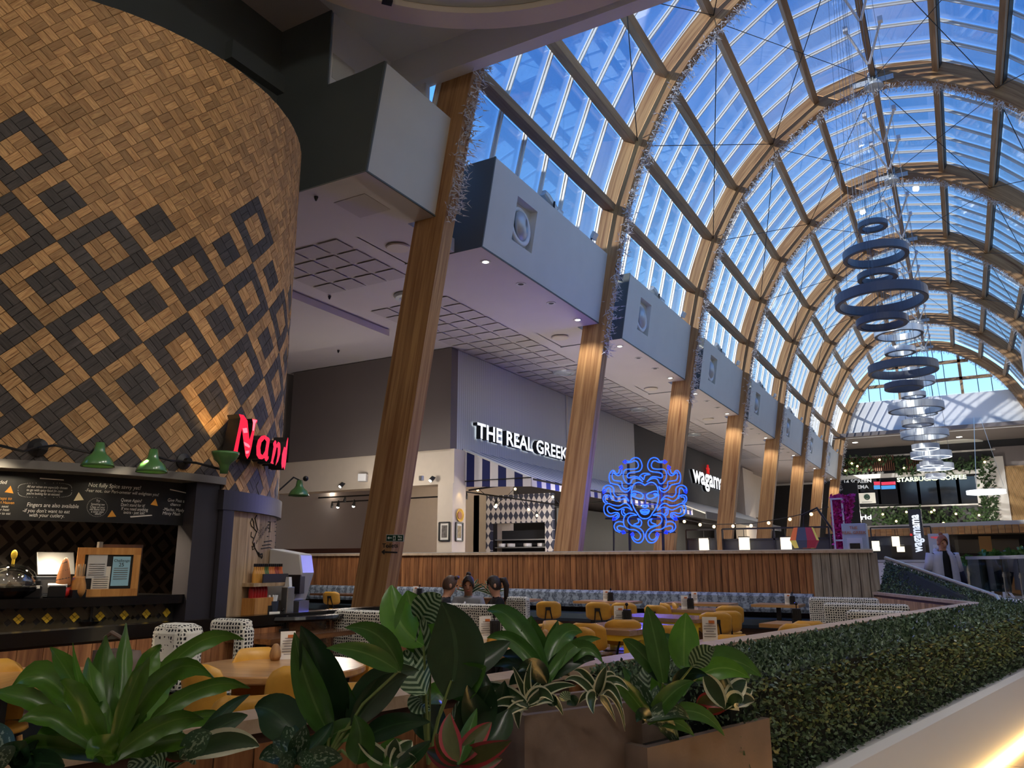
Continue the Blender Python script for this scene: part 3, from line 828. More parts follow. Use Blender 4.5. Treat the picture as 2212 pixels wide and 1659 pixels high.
for i, (dx, z_) in enumerate(((-0.65, 1.635), (-0.3, 1.635), (0.1, 1.635), (0.55, 1.635), (-0.7, 1.915), (-0.4, 1.915), (0.15, 1.915), (0.6, 1.915))):
    tag(obj('plate_stack', _pl, loc=(-11.1 + dx, 20.2, z_)), 'stack of white plates on the kitchen hatch shelf', 'plates', 'plate stacks in the kitchen hatch')
mb = MB(); mb.box((0, 0.5, 1.95), (1.76, 0.02, 0.9)); obj('shutter', mb, ribbed('hatch_louvre', srgb(40, 42, 48), 9, 'Z'), kh)

# ---- timber screen wall behind the banquette, plank by plank
YW = 15.8
wallb = thing('wall_timber_screen', 'long screen wall of stained upright planks with pale cap', 'wall', (-8.6, YW, 0), 0, None, 'structure')
mb = MB(); mb.box((-0.65, 0.1, 0.83), (15.5, 0.08, 1.62)); obj('core', mb, M['brownside'], wallb)
mb = MB(); mb.box((0, 0, 0), (0.121, 0.03, 0.86)); _pk = mb.mesh('plank', M['oakplank']); fix_normals(_pk)
x = -16.95 + 8.6
while x < -2.5 + 8.6:
    obj('plank', _pk, parent=wallb, loc=(x, 0.04 + RND.uniform(-0.004, 0.004), 1.23)); x += 0.132
mb = MB(); mb.box((0, 0, 0), (0.150, 0.035, 1.2)); _pg = mb.mesh('grey_plank', M['greyplank']); fix_normals(_pg)
x = -2.42 + 8.6
while x < -1.42 + 8.6:
    obj('grey_plank', _pg, parent=wallb, loc=(x, 0.02 + RND.uniform(-0.006, 0.006), 1.04)); x += 0.162
mb = MB(); mb.box((-0.6, 0.1, 1.665), (15.5, 0.26, 0.05)); obj('cap', mb, M['palecap'], wallb)
mb = MB(); mb.box((-0.6, 0.1, 1.70), (15.5, 0.2, 0.02)); obj('glass_rail_base', mb, M['alu'], wallb)
mb = MB(); mb.box((-6.3, 0.12, 1.76), (4.2, 0.2, 0.14)); obj('dark_rail', mb, M['darkrail'], wallb)

# ---- near low wall with pale cap, acute corner, pale planked return
PA, PB, PC = Vector((-2.52, 0.35)), Vector((0.07, 12.2)), Vector((-1.45, 15.75))
ZC = 0.95
def line_wall(name, a, b, plankmat, label, out=1):
    d = (b - a); L = d.length; d.normalize(); ang = math.atan2(d.y, d.x)
    t = thing(name, label, 'wall', (a.x, a.y, 0), ang, None, 'structure')
    mb = MB(); mb.box((L / 2, 0, 0.45), (L, 0.08, 0.9)); obj('core', mb, M['brownside'], t)
    mb = MB(); mb.box((0, 0, 0), (0.135, 0.025, 0.84)); mp_ = mb.mesh('plank', plankmat); fix_normals(mp_)
    x = 0.07
    while x < L - 0.05:
        for sy in ((-1, 1) if out == 2 else (out,)):
            obj('plank', mp_, parent=t, loc=(x, sy * 0.055 + RND.uniform(-0.003, 0.003), 0.45))
        x += 0.14
    return t, L
wl1, L1 = line_wall('wall_near_low', PA, PB, M['oakplank'], 'low planked wall with pale cap beside hedge and planters', 2)
mb = MB(); mb.box((L1 / 2 - 0.02, 0, ZC - 0.02), (L1 + 0.05, 0.17, 0.045)); obj('cap', mb, M['palecapx'] if 'palecapx' in M else M['palecap'], wl1)
mb = MB(); mb.box((L1 / 2, 0, ZC - 0.09), (L1, 0.13, 0.10)); obj('cap_edge', mb, M['brownside'], wl1)
wl2, L2 = line_wall('wall_return_low', PB, PC, M['paleplank'], 'short pale planked wall meeting the low wall in a sharp corner', 2)
mb = MB(); mb.box((L2 / 2, 0, ZC - 0.02), (L2, 0.12, 0.045)); obj('cap', mb, M['palecap'], wl2)

# dining floor slab inside the enclosure
mb = MB(); mb.prism([(PA.x, PA.y), (PB.x, PB.y), (PC.x, PC.y), (-16.5, 15.8), (-16.5, 8), (-9, 0.3)], 0.0, 0.012, lambda u, v, w: (u, v, w)); struct('floor_dining', mb, M['dinefloor'], 'worn grey floor of the dining area', 'floor')

# white plinth below the hedge
OE0, OE1 = Vector((-1.06, 3.4)), Vector((0.98, 12.4))   # outer top edge of the hedge
od = (OE1 - OE0).normalized(); on = Vector((od.y, -od.x))
mb = MB(); L_ = (OE1 - OE0).length
mb.prism([(-0.5, 0.0), (0.24, 0.0), (0.10, 0.40), (0.06, 0.43), (-0.5, 0.43)], -4.2, L_, lambda u, v, w: (OE0.x + od.x * w + on.x * u, OE0.y + od.y * w + on.y * u, v))
struct('wall_plinth', mb, M['white'], 'white plinth under the clipped hedge', 'plinth')
mb = MB(); mb.prism([(0.235, 0.012), (0.265, 0.012), (0.265, 0.035), (0.235, 0.035)], -1.0, L_, lambda u, v, w: (OE0.x + od.x * w + on.x * u, OE0.y + od.y * w + on.y * u, v))
M['warmled'] = emit('warm_led', (1.0, 0.62, 0.2), 14.0)
tag(obj('led_strip', mb, M['warmled']), 'warm yellow light strip at the foot of the plinth', 'light strip')
# ================================================================== TIMBER DRUM RESTAURANT
DX, DY, DR, DZ = -8.753, 4.868, 2.542, 6.62
def cylr(x, y, r=DR):
    d = ray(x, y)
    a = d.x ** 2 + d.y ** 2; b = -2 * (d.x * DX + d.y * DY); c = DX * DX + DY * DY - r * r
    q = b * b - 4 * a * c
    t = (-b - math.sqrt(max(q, 0.0))) / (2 * a)
    P = ORI + d * t
    return math.atan2(P.y - DY, P.x - DX) * DR, P.z       # (u measured at drum radius, z)
def onc(u, z, r=DR):
    th = u / DR
    return Vector((DX + r * math.cos(th), DY + r * math.sin(th), z))
def shell(mb, u0, u1, z0, z1, r0, r1, n=40):
    vs, fs = [], []
    for i in range(n + 1):
        u = u0 + (u1 - u0) * i / n
        vs += [onc(u, z0, r0), onc(u, z1, r0), onc(u, z1, r1), onc(u, z0, r1)]
    for i in range(n):
        for k in range(4):
            k2 = (k + 1) % 4
            fs.append((4 * i + k, 4 * i + k2, 4 * i + 4 + k2, 4 * i + 4 + k))
    fs += [(0, 1, 2, 3), (4 * n + 3, 4 * n + 2, 4 * n + 1, 4 * n)]
    return mb.add(vs, fs)
M['drumcore'] = plain('drum_core', srgb(40, 30, 24), 0.8)
M['parq_light'] = wood('parquet_light', srgb(212, 172, 118), srgb(158, 110, 64), axis='X', stretch=11, scale=15, rough=0.6, rand=0.30, coord='UV', dark=srgb(92, 58, 34), knots=True)
M['parq_dark'] = wood('parquet_dark', srgb(84, 78, 74), srgb(54, 49, 47), axis='X', stretch=11, scale=15, rough=0.55, rand=0.22, coord='UV', dark=srgb(36, 33, 32), knots=False)
M['framedark'] = plain('dark_frame_paint', srgb(50, 48, 54), 0.45)
M['lintel'] = plain('grey_lintel', srgb(120, 116, 110), 0.5)

drum = thing('wall_drum', 'large round restaurant drum clad in light and dark wood blocks', 'drum', (DX, DY, 0), 0, None, 'structure')
UO = 0.375                                               # opening ends here
mb = MB(); shell(mb, -4.2, 3.9, 2.25, DZ, DR - 0.2, DR - 0.012, 90); shell(mb, UO, 3.9, 0.0, 2.25, DR - 0.2, DR - 0.012, 40)
obj('core', mb, M['drumcore'], drum, world_space=True)
# ---- blocks
CB = 0.78 / math.sqrt(2) / 4
def clip(poly, fn):
    out = []
    for i in range(len(poly)):
        a, b = poly[i], poly[(i + 1) % len(poly)]
        fa, fb = fn(a), fn(b)
        if fa >= 0: out.append(a)
        if (fa >= 0) != (fb >= 0):
            t = fa / (fa - fb); out.append((a[0] + (b[0] - a[0]) * t, a[1] + (b[1] - a[1]) * t, a[2] + (b[2] - a[2]) * t, a[3] + (b[3] - a[3]) * t))
    return out
s2 = math.sqrt(0.5)
planks = []
GAP = 0.0022
for i in range(-50, 50):
    for j in range(-50, 50):
        pc, qc = (i + 0.5) * CB - 2 * CB, (j + 0.5) * CB - 2 * CB
        u = (pc - qc) * s2 - 0.61; z = (pc + qc) * s2 + 3.80
        if not (-3.3 < u < 2.75 and 1.9 < z < DZ + 0.1): continue
        I, J, ii, jj = i // 4, j // 4, i % 4, j % 4
        inner = ii in (1, 2) and jj in (1, 2)
        row = I + J; du = I - J
        typeA = (row % 2 == 0)
        dark = (inner if typeA else not inner)
        if row > 3 or (row == 3 and du not in (-3, 3)): dark = False
        for h in (0, 1):
            along_p = (i + j) % 2 == 0
            if along_p: p0, p1, q0, q1 = pc - CB / 2, pc + CB / 2, qc + (h - 1) * CB / 2, qc + h * CB / 2
            else: p0, p1, q0, q1 = pc + (h - 1) * CB / 2, pc + h * CB / 2, qc - CB / 2, qc + CB / 2
            planks.append((p0 + GAP, p1 - GAP, q0 + GAP, q1 - GAP, along_p, dark))
def pq(p, q): return (p - q) * s2 - 0.61, (p + q) * s2 + 3.80
cand = []
for k, (p0, p1, q0, q1, al, dk) in enumerate(planks):
    u, z = pq((p0 + p1) / 2, (q0 + q1) / 2)
    P = onc(u, z); n_ = Vector((math.cos(u / DR), math.sin(u / DR), 0)); v = ORI - P
    okz = (2.42 < z < DZ - 0.1) and (u < 1.2) and (u > -2.0)
    cand.append((max(0.0, n_.dot(v)) / v.length ** 3 if okz else -1, k))
cand.sort(reverse=True)
single = {k for s_, k in cand[:300] if s_ > 0}
def unit_block(mat):
    L_, W_, T_ = CB - 2 * GAP, CB / 2 - 2 * GAP, 0.014
    mb = MB(); hx, hy = L_ / 2, W_ / 2
    vs = [(-hx, -hy, 0), (hx, -hy, 0), (hx, hy, 0), (-hx, hy, 0), (-hx, -hy, T_), (hx, -hy, T_), (hx, hy, T_), (-hx, hy, T_)]
    mb.add(vs, [(4, 5, 6, 7), (0, 1, 5, 4), (1, 2, 6, 5), (2, 3, 7, 6), (3, 0, 4, 7)], [[(-hx, -hy), (hx, -hy), (hx, hy), (-hx, hy)]] + [[(0, 0)] * 4] * 4)
    return mb.mesh('wood_block', mat)
_ub = {False: unit_block(M['parq_light']), True: unit_block(M['parq_dark'])}
rest = {False: MB(), True: MB()}
for k, (p0, p1, q0, q1, al, dk) in enumerate(planks):
    lift = 0.0 + (k * 7919 % 100) / 100 * 0.006
    if k in single:
        u, z = pq((p0 + p1) / 2, (q0 + q1) / 2); th = u / DR
        eu, ez, en = Vector((-math.sin(th), math.cos(th), 0)), Vector((0, 0, 1)), Vector((math.cos(th), math.sin(th), 0))
        a_, b_ = (eu + ez) * s2, (-eu + ez) * s2
        X_, Y_ = (a_, b_) if al else (b_, -a_)
        m = Matrix((X_, Y_, en)).transposed().to_4x4(); m.translation = onc(u, z, DR - 0.012 + lift) - Vector((DX, DY, 0))
        o = obj('wood_block', _ub[dk], parent=drum); o.matrix_local = m
        continue
    if al: cs = [(p0, q0, 0, 0), (p1, q0, CB, 0), (p1, q1, CB, CB / 2), (p0, q1, 0, CB / 2)]
    else: cs = [(p0, q0, 0, 0), (p1, q0, 0, CB / 2), (p1, q1, CB, CB / 2), (p0, q1, CB, 0)]
    poly = [(*pq(a, b), s_, t_) for a, b, s_, t_ in cs]
    poly = clip(poly, lambda a: DZ - a[1])
    if not poly: continue
    uc = sum(a[0] for a in poly) / len(poly)
    zb = 2.14 if uc > UO - 0.02 else 2.26
    poly = clip(poly, lambda a: a[1] - zb)
    if len(poly) < 3: continue
    n = len(poly)
    th = uc / DR
    vs = [onc(a[0], a[1], DR - 0.012) for a in poly] + [onc(a[0], a[1], DR + 0.002 + lift) for a in poly]
    fs = [tuple(range(n, 2 * n))] + [(a, (a + 1) % n, n + (a + 1) % n, n + a) for a in range(n)]
    rest[dk].add(vs, fs, [[(a[2], a[3]) for a in poly]] + [[(0, 0)] * 4] * n)
for dk, nm in ((False, 'light_blocks'), (True, 'dark_blocks')):
    me = rest[dk].mesh(nm, M['parq_dark' if dk else 'parq_light'])
    o = obj(nm, me, parent=drum, world_space=True); o['kind'] = 'stuff'

# ---- frames around the opening and the planked pier
mb = MB(); shell(mb, -4.2, UO + 0.02, 2.20, 2.27, DR - 0.25, DR + 0.03, 60); obj('opening_trim', mb, M['lintel'], drum, world_space=True)
mb = MB(); shell(mb, UO - 0.30, UO + 0.06, 0.0, 2.2, DR - 0.22, DR - 0.02, 8); obj('jamb', mb, M['framedark'], drum, world_space=True)
mb = MB(); shell(mb, UO - 0.02, 2.6, 1.96, 2.15, DR - 0.1, DR + 0.05, 30); obj('pier_band', mb, M['framedark'], drum, world_space=True)
mb = MB(); shell(mb, UO, UO + 0.16, 0.0, 1.97, DR - 0.1, DR + 0.04, 4); obj('pier_edge', mb, M['framedark'], drum, world_space=True)
M['pierwood'] = wood('pier_plank', srgb(196, 170, 134), srgb(142, 112, 80), axis='Z', stretch=12, scale=1.6, rough=0.7, rand=0.2, dark=srgb(90, 68, 48))
u = UO + 0.16
while u < 2.6:
    mb = MB(); shell(mb, u + 0.002, u + 0.148, 0.05, 1.96, DR - 0.05, DR, 2); obj('pier_plank', mb, M['pierwood'], drum, world_space=True); u += 0.15

# drawn cockerel and lettering on the pier
M['ink'] = plain('black_ink', srgb(40, 34, 30), 0.8)
mb = MB()
def ink(pts, r=0.006):
    P = [onc(*cylr(480 + x / 3.806, 1080 + y / 3.806, DR + 0.004), DR + 0.004) for x, y in pts]
    mb.tube(P, r, 4)
for pts in ([(245, 150), (232, 185), (240, 215), (262, 232), (258, 180), (245, 150)], [(285, 125), (270, 150), (280, 200), (292, 245), (285, 262), (262, 235)], [(240, 262), (236, 300), (262, 315), (280, 270), (285, 262)], [(262, 315), (250, 350), (262, 385), (245, 380), (250, 410), (268, 395), (262, 350)],
            [(270, 395), (285, 425), (300, 460), (330, 470)], [(285, 420), (300, 450), (328, 440), (330, 470), (322, 480)], [(300, 430), (310, 455), (330, 445)], [(378, 180), (440, 180)], [(378, 205), (445, 200)], [(380, 232), (445, 225)], [(382, 262), (440, 258)], [(395, 180), (390, 262)], [(370, 300), (440, 290)], [(345, 345), (400, 335), (440, 350)], [(330, 375), (390, 365), (440, 385)], [(320, 400), (390, 390), (430, 410)]): ink(pts)
tag(obj('rooster_drawing', mb, M['ink']), 'black line drawing of a cockerel on the planked pier', 'drawing')
def bend_text(txt, px, py, hpx, mat, name='text', parent=None, r=DR, lift=0.004, shear=0.0, line=1.0, slope=0.0, align='LEFT', offset=0.0, width_px=None):
    """flat lettering following the drum; px, py = start of the first baseline"""
    u0, z0 = cylr(px, py, r); u1, z1 = cylr(px, py - hpx, r)
    size = (z1 - z0) / 0.70
    me = text_mesh(txt, size, 0.0, mat, shear=shear, line=line, align=align, offset=offset)
    sx = 1.0
    if width_px:
        uu, zz = cylr(px + width_px, py, r); xs = [v.co.x for v in me.vertices]; sx = (uu - u0) / max(1e-6, max(xs) - min(xs))
    for v in me.vertices:
        uu = u0 + v.co.x * sx; v.co = onc(uu, z0 + v.co.y + slope * (uu - u0), r + lift)
    return obj(name, me, parent=parent, world_space=parent is not None)
tt = thing('pier_lettering', 'black hand lettering beside the cockerel drawing', 'lettering', onc(0.9, 1.4)); 
bend_text('The', 560, 1138, 5, M['ink'], 'line', tt, slope=0.35); bend_text('Story', 556, 1158, 11, M['ink'], 'line', tt, slope=0.5); bend_text('of PERi-PERi', 552, 1176, 10, M['ink'], 'line', tt, slope=0.55)

# ---- inside: patterned wall, menu board, counter
def nested(name, c1, c2, c3, s):
    m, n, l, b = _nt(name); set_in(b, Roughness=0.6)
    tc = n.new('ShaderNodeTexCoord'); sp_ = n.new('ShaderNodeSeparateXYZ'); l.new(tc.outputs['Object'], sp_.inputs[0])
    def ab(sg):
        u = n.new('ShaderNodeMath'); u.operation = 'MULTIPLY_ADD'; u.inputs[1].default_value = sg; l.new(sp_.outputs['Y'], u.inputs[0]); l.new(sp_.outputs['Z'], u.inputs[2])
        v = n.new('ShaderNodeMath'); v.operation = 'DIVIDE'; v.inputs[1].default_value = s; l.new(u.outputs[0], v.inputs[0])
        fl_ = n.new('ShaderNodeMath'); fl_.operation = 'FLOOR'; l.new(v.outputs[0], fl_.inputs[0])
        fr_ = n.new('ShaderNodeMath'); fr_.operation = 'FRACT'; l.new(v.outputs[0], fr_.inputs[0])
        c = n.new('ShaderNodeMath'); c.operation = 'SUBTRACT'; c.inputs[1].default_value = 0.5; l.new(fr_.outputs[0], c.inputs[0])
        a = n.new('ShaderNodeMath'); a.operation = 'ABSOLUTE'; l.new(c.outputs[0], a.inputs[0]); return fl_, a
    f1, a1 = ab(1.0); f2, a2 = ab(-1.0)
    mxx = n.new('ShaderNodeMath'); mxx.operation = 'MAXIMUM'; l.new(a1.outputs[0], mxx.inputs[0]); l.new(a2.outputs[0], mxx.inputs[1])
    inn = n.new('ShaderNodeMath'); inn.operation = 'LESS_THAN'; inn.inputs[1].default_value = 0.26; l.new(mxx.outputs[0], inn.inputs[0])
    ad = n.new('ShaderNodeMath'); ad.operation = 'ADD'; l.new(f1.outputs[0], ad.inputs[0]); l.new(f2.outputs[0], ad.inputs[1])
    ad2 = n.new('ShaderNodeMath'); ad2.operation = 'ADD'; l.new(ad.outputs[0], ad2.inputs[0]); l.new(inn.outputs[0], ad2.inputs[1])
    md = n.new('ShaderNodeMath'); md.operation = 'FLOORED_MODULO'; md.inputs[1].default_value = 2; l.new(ad2.outputs[0], md.inputs[0])
    mx = n.new('ShaderNodeMixRGB'); mx.inputs[1].default_value = col(c1); mx.inputs[2].default_value = col(c2); l.new(md.outputs[0], mx.inputs[0]); l.new(mx.outputs[0], b.inputs['Base Color'])
    return m
M['nested'] = nested('nested_diamond_wall', srgb(60, 58, 57), srgb(124, 118, 112), None, 0.30)
mb = MB(); mb.box((-8.1, 4.9, 1.3), (0.1, 5.0, 2.6)); struct('wall_diamond_pattern', mb, M['nested'], 'dark wall of nested grey diamonds behind the counter', 'wall')
mb = MB(); mb.lathe([(0.05, 0), (DR - 0.2, 0), (DR - 0.2, 0.05), (0.05, 0.05)], 48, (DX, DY, 2.62)); struct('ceiling_drum_inner', mb, M['blackpaint'], 'dark ceiling over the counter', 'ceiling')
M['board'] = plain('chalkboard', srgb(16, 15, 15), 0.55)
RB = DR - 0.16
bd = thing('menu_board', 'black curved chalk menu board over the serving counter', 'menu board', onc(-1.0, 1.7, RB))
ub, zb0 = cylr(400, 1128, RB); ul, zl = cylr(0, 1120, RB)
mb = MB(); shell(mb, -3.6, ub, zl - 0.01, 2.19, RB - 0.03, RB, 50); obj('panel', mb, M['board'], bd, world_space=True)
M['chalk'] = plain('chalk_white', srgb(226, 222, 214), 0.8, emis=srgb(226, 222, 214), estr=0.0)
M['chalkor'] = plain('chalk_orange', srgb(226, 158, 62), 0.8)
M['chalkcr'] = plain('chalk_cream', srgb(236, 220, 180), 0.8)
def bt(t, x, y, h, w=None, m='chalk', sh=0.15): bend_text(t, x, y, h, M[m], 'lettering', bd, RB, 0.003, shear=sh, width_px=w)
bt('Not fully Spice savvy yet?', 190, 1051, 9, 114); bt('-Fear not.. our Peri-ometer will enlighten you!', 183, 1062, 7, 160)
bt('All our wines are especially chosen', 58, 1053, 5.5, 88); bt('to go with spicy food (in case', 57, 1060.5, 5.5, 78); bt("you're looking for an excuse)", 57, 1068, 5.5, 72)
bt('Fingers are also available', 57, 1094, 9, 112); bt("-if you don't want to eat", 48, 1106, 8, 102); bt('with your cutlery.', 62, 1116, 8, 76)
bt('Try', 207, 1084, 5, 8); bt('Something new', 196, 1091, 5, 30); bt('Cheat on your', 194, 1097, 5, 32); bt('old flame with', 193, 1102, 5, 33); bt('a tasty new', 196, 1107, 5, 28); bt('dish!', 204, 1112, 5, 14)
bt('Queue Again?', 260, 1083, 7, 45); bt("Don't stand for it!", 260, 1093, 7, 52); bt('If you need anything', 261, 1101.5, 7, 58); bt('extra - just ask!', 266, 1109.5, 7, 46)
bt('Give Peas a', 361, 1083, 7, 36); bt('chance', 367, 1092, 6.5, 22); bt('-Macho, Manly', 351, 1103, 7, 46); bt('Minty Mash', 350, 1111.5, 7, 38)
bt('ded', -2, 1045, 8, 16); bt('steps to', -6, 1079, 6.5, 31, 'chalkor'); bt('Peri Heaven', -10, 1088, 6.5, 40, 'chalkor'); bt('a seat', -4, 1096, 5.5, 22); bt('your heat', -12, 1103, 5.5, 32); bt('ready to eat', -16, 1111, 5.5, 38)
def shape(pts, m, nm='mark'):
    mb = MB(); P = [onc(*cylr(x, y, RB + 0.003), RB + 0.003) for x, y in pts]; mb.add(P, [tuple(range(len(P)))]); o = obj(nm, mb, M[m], bd, world_space=True)
shape([(10, 1063), (23, 1049), (29, 1066)], 'chalkor'); shape([(159, 1082), (170, 1063), (181, 1080)], 'chalkcr'); shape([(232, 1117), (242, 1102), (251, 1116)], 'chalkor'); shape([(325, 1090), (336, 1077), (341, 1093)], 'chalkor')
shape([(86, 1032), (138, 1036), (138, 1038), (86, 1034.5)], 'chalk'); shape([(367, 1056), (403, 1064), (403, 1066), (367, 1058.5)], 'chalk'); shape([(281, 1115), (328, 1112), (329, 1114), (282, 1118)], 'chalk')
def dotted(cx_, cy_, rx, ry, sq=2.0, n=46):
    for i in range(n):
        a = 2 * PI * i / n; c_, s_ = math.cos(a), math.sin(a)
        x = cx_ + rx * math.copysign(abs(c_) ** (2 / sq), c_); y = cy_ + ry * math.copysign(abs(s_) ** (2 / sq), s_)
        shape([(x - 0.7, y), (x, y - 0.7), (x + 0.7, y), (x, y + 0.7)], 'chalk', 'dot')
dotted(97, 1059, 58, 15.5, 4.0, 60); dotted(210, 1096, 22, 20, 2.0, 40)

# counter: curved top, tiled front with yellow flower tiles
RC0, RC1 = DR - 0.62, DR - 0.10
_, ZCT = cylr(150, 1291, RC1)
ct = thing('serving_counter', 'curved black serving counter with tiled front inside the drum', 'counter', onc(-1.0, 0, RC1))
mb = MB(); shell(mb, -4.0, 0.1, ZCT - 0.075, ZCT, RC0 - 0.1, RC1 + 0.05, 50); obj('worktop', mb, M['blackgloss'] if 'blackgloss' in M else M['black'], ct, world_space=True)
mb = MB(); shell(mb, -4.0, 0.06, 0.0, ZCT - 0.075, RC0, RC1 - 0.06, 50); obj('body', mb, M['blackpaint'], ct, world_space=True)
M['tileolive'] = plain('olive_brown_tile', srgb(74, 66, 48), 0.3, var=0.2, scale=8)
M['tileyellow'] = plain('yellow_tile', srgb(236, 198, 60), 0.35)
ts = 0.075
mbt = MB(); mbt.box((0, 0, 0), (ts * 1.9, ts * 0.92, 0.012)); _tl = mbt.mesh('tile', M['tileolive']); fix_normals(_tl)
mbt = MB(); mbt.box((0, 0, 0), (0.027, 0.027, 0.016)); _ty = mbt.mesh('yellow_tile', M['tileyellow']); fix_normals(_ty)
def on_counter(u, z, ang, me, nm, lift):
    th = u / DR; eu, ez, en = Vector((-math.sin(th), math.cos(th), 0)), Vector((0, 0, 1)), Vector((math.cos(th), math.sin(th), 0))
    X_ = eu * math.cos(ang) + ez * math.sin(ang); Y_ = -eu * math.sin(ang) + ez * math.cos(ang)
    m = Matrix((X_, Y_, en)).transposed().to_4x4(); m.translation = onc(u, z, RC1 - 0.06 + lift) - ct.location
    o = obj(nm, me, parent=ct); o.matrix_local = m
zt_ = ZCT - 0.16
k = 0
u = -2.6
while u < 0.02:
    for zz in (zt_ + 0.03, zt_ - 0.08, zt_ - 0.19):
        on_counter(u, zz, PI / 4 if k % 2 else -PI / 4, _tl, 'tile', 0.006); k += 1
    u += 0.105; k += 1
for i in range(13):
    u = -2.55 + i * 0.21
    for (a, b) in ((-1, 0), (1, 0), (0, 1), (0, -1)):
        on_counter(u + a * 0.022, zt_ + b * 0.022, PI / 4, _ty, 'yellow_tile', 0.012)

# ---- lit letters on the drum
M['sign_red'] = emit('sign_red', srgb(238, 26, 56), 1.1)
M['sign_pink'] = emit('sign_pink', srgb(255, 130, 150), 1.0)
SG = [
 [(215, 85), (275, 100), (325, 170), (350, 420), (385, 300), (395, 200), (385, 145), (452, 160), (450, 190), (430, 205), (410, 330), (375, 520), (350, 620), (322, 662), (300, 620), (270, 400), (255, 270), (235, 360), (200, 560), (205, 610), (110, 592), (120, 575), (150, 555), (185, 390), (225, 200), (235, 140)],
 [(545, 358), (580, 380), (605, 395), (612, 420), (590, 560), (585, 640), (598, 625), (595, 660), (570, 695), (550, 680), (545, 650), (510, 668), (470, 660), (440, 610), (440, 500), (460, 420), (500, 370), (544, 358), (544, 405), (505, 450), (490, 520), (495, 595), (520, 615), (550, 560), (570, 440), (545, 405)],
 [(680, 420), (695, 440), (695, 480), (720, 440), (745, 460), (750, 520), (745, 600), (720, 690), (685, 750), (710, 620), (715, 520), (700, 510), (680, 600), (655, 690), (660, 730), (620, 715), (630, 690), (645, 600), (660, 510), (655, 460)],
 [(845, 385), (849, 400), (836, 540), (826, 640), (815, 740), (800, 805), (785, 760), (768, 792), (760, 720), (770, 600), (795, 505), (815, 520), (828, 440)]]
sg = thing('lit_letters', 'glowing red cursive letters with black sides on the wood drum', 'sign', onc(1.0, 3.0, DR))
RL = DR + 0.20
for pts in SG:
    uz = [cylr(480 + x / 5.95, 880 + y / 5.95, RL) for x, y in pts]
    mb = MB(); n = len(uz)
    vs = [onc(u, z, RL) for u, z in uz] + [onc(u, z, DR + 0.05) for u, z in uz]
    mb.add(vs, [tuple(range(n))]); mb.mi(1).add(vs, [(a, (a + 1) % n, n + (a + 1) % n, n + a) for a in range(n)] + [tuple(range(2 * n - 1, n - 1, -1))])
    me = mb.mesh('letter', [M['sign_red'], M['black']]); obj('letter', me, parent=sg, world_space=True)
for q in ([(262, 270), (318, 262), (328, 325), (275, 330)], [(388, 152), (448, 165), (425, 205), (410, 300), (388, 300), (398, 200)], [(275, 440), (335, 470), (358, 500), (350, 520), (290, 490)], [(300, 560), (350, 555), (340, 590), (305, 600)]):
    mb = MB(); P = [onc(*cylr(480 + x / 5.95, 880 + y / 5.95, RL + 0.004), RL + 0.004) for x, y in q]; mb.add(P, [tuple(range(len(P)))]); obj('pink_swirl', mb, M['sign_pink'], sg, world_space=True)

# ---- green enamel wall lamps on jointed arms
M['green'] = plain('green_enamel', srgb(74, 122, 66), 0.25, coat=0.5)
M['bulb'] = emit('warm_bulb', (1.0, 0.72, 0.38), 12.0)
def enamel_lamp(base_px, joints, head_px, label, up=False, tilt=0.0, scale=1.0, plate=True):
    b0 = onc(*cylr(*base_px), DR); t = thing('wall_lamp', label, 'lamp', b0)
    off = 0.30
    H = onc(*cylr(*head_px, DR + off), DR + off)
    def L(v): return v - b0
    if plate:
        th = cylr(*base_px)[0] / DR; m = Matrix.Rotation(th, 3, 'Z') @ Matrix.Rotation(PI / 2, 3, 'Y')
        mb = MB(); mb.lathe([(0.02, 0), (0.075, 0), (0.075, 0.02), (0.03, 0.05), (0.03, 0.1), (0.01, 0.1)], 20, (0, 0, 0), m); obj('wall_plate', mb, M['black'], t, smooth=False)
    J = [b0 + (onc(*cylr(*base_px, DR + 0.1), DR + 0.1) - b0)] + [onc(*cylr(*q, DR + off * 0.8), DR + off * 0.8) for q in joints]
    top = H + Vector((0, 0, -0.10 if up else 0.14)) * scale
    mb = MB(); mb.tube([L(p) for p in J + [top]], 0.011, 6); obj('arm', mb, M['black'], t)
    prof = [(0.035, 0.13), (0.045, 0.06), (0.06, 0.035), (0.10, 0.0), (0.125, -0.05), (0.128, -0.07), (0.12, -0.065), (0.09, -0.01), (0.03, 0.04)]
    m = Matrix.Rotation(PI if up else 0.0, 3, 'X') @ Matrix.Scale(scale, 3)
    mb = MB(); mb.lathe(prof, 24, L(H), m); obj('shade', mb, M['green'], t, smooth=True)
    mb = MB(); mb.ball(L(H) + (m @ Vector((0, 0, -0.02))), 0.03 * scale, 10, 6); obj('bulb', mb, M['bulb'], t, smooth=True)
    return t, H
t1, H1 = enamel_lamp((82, 967), [(120, 962), (195, 978)], (213, 990), 'green enamel lamp on the long arm by the chalk board edge')
t2, H2 = enamel_lamp((395, 997), [(370, 995), (335, 985)], (329, 1003), 'green enamel lamp facing down on the double arm plate')
t3, H3 = enamel_lamp((395, 997), [(425, 1000), (470, 1012)], (486, 993), 'green enamel lamp turned up towards the glowing letters', up=True, plate=False)
mb = MB(); mb.tube([onc(*cylr(82, 967, DR + 0.1), DR + 0.1), onc(*cylr(50, 975, DR + 0.2), DR + 0.2), onc(*cylr(-10, 960, DR + 0.25), DR + 0.25)], 0.011, 6)
tag(obj('lamp_arm', mb, M['black']), 'black lamp arm running out past the wood drum', 'lamp arm')
lamp('lamp_glow', 'SPOT', H3 + Vector((0, 0, 0.06)), 14, (1, 0.62, 0.25), 0.03, H3 + Vector((-0.35, 0.02, 1.0)), 75, 0.6)
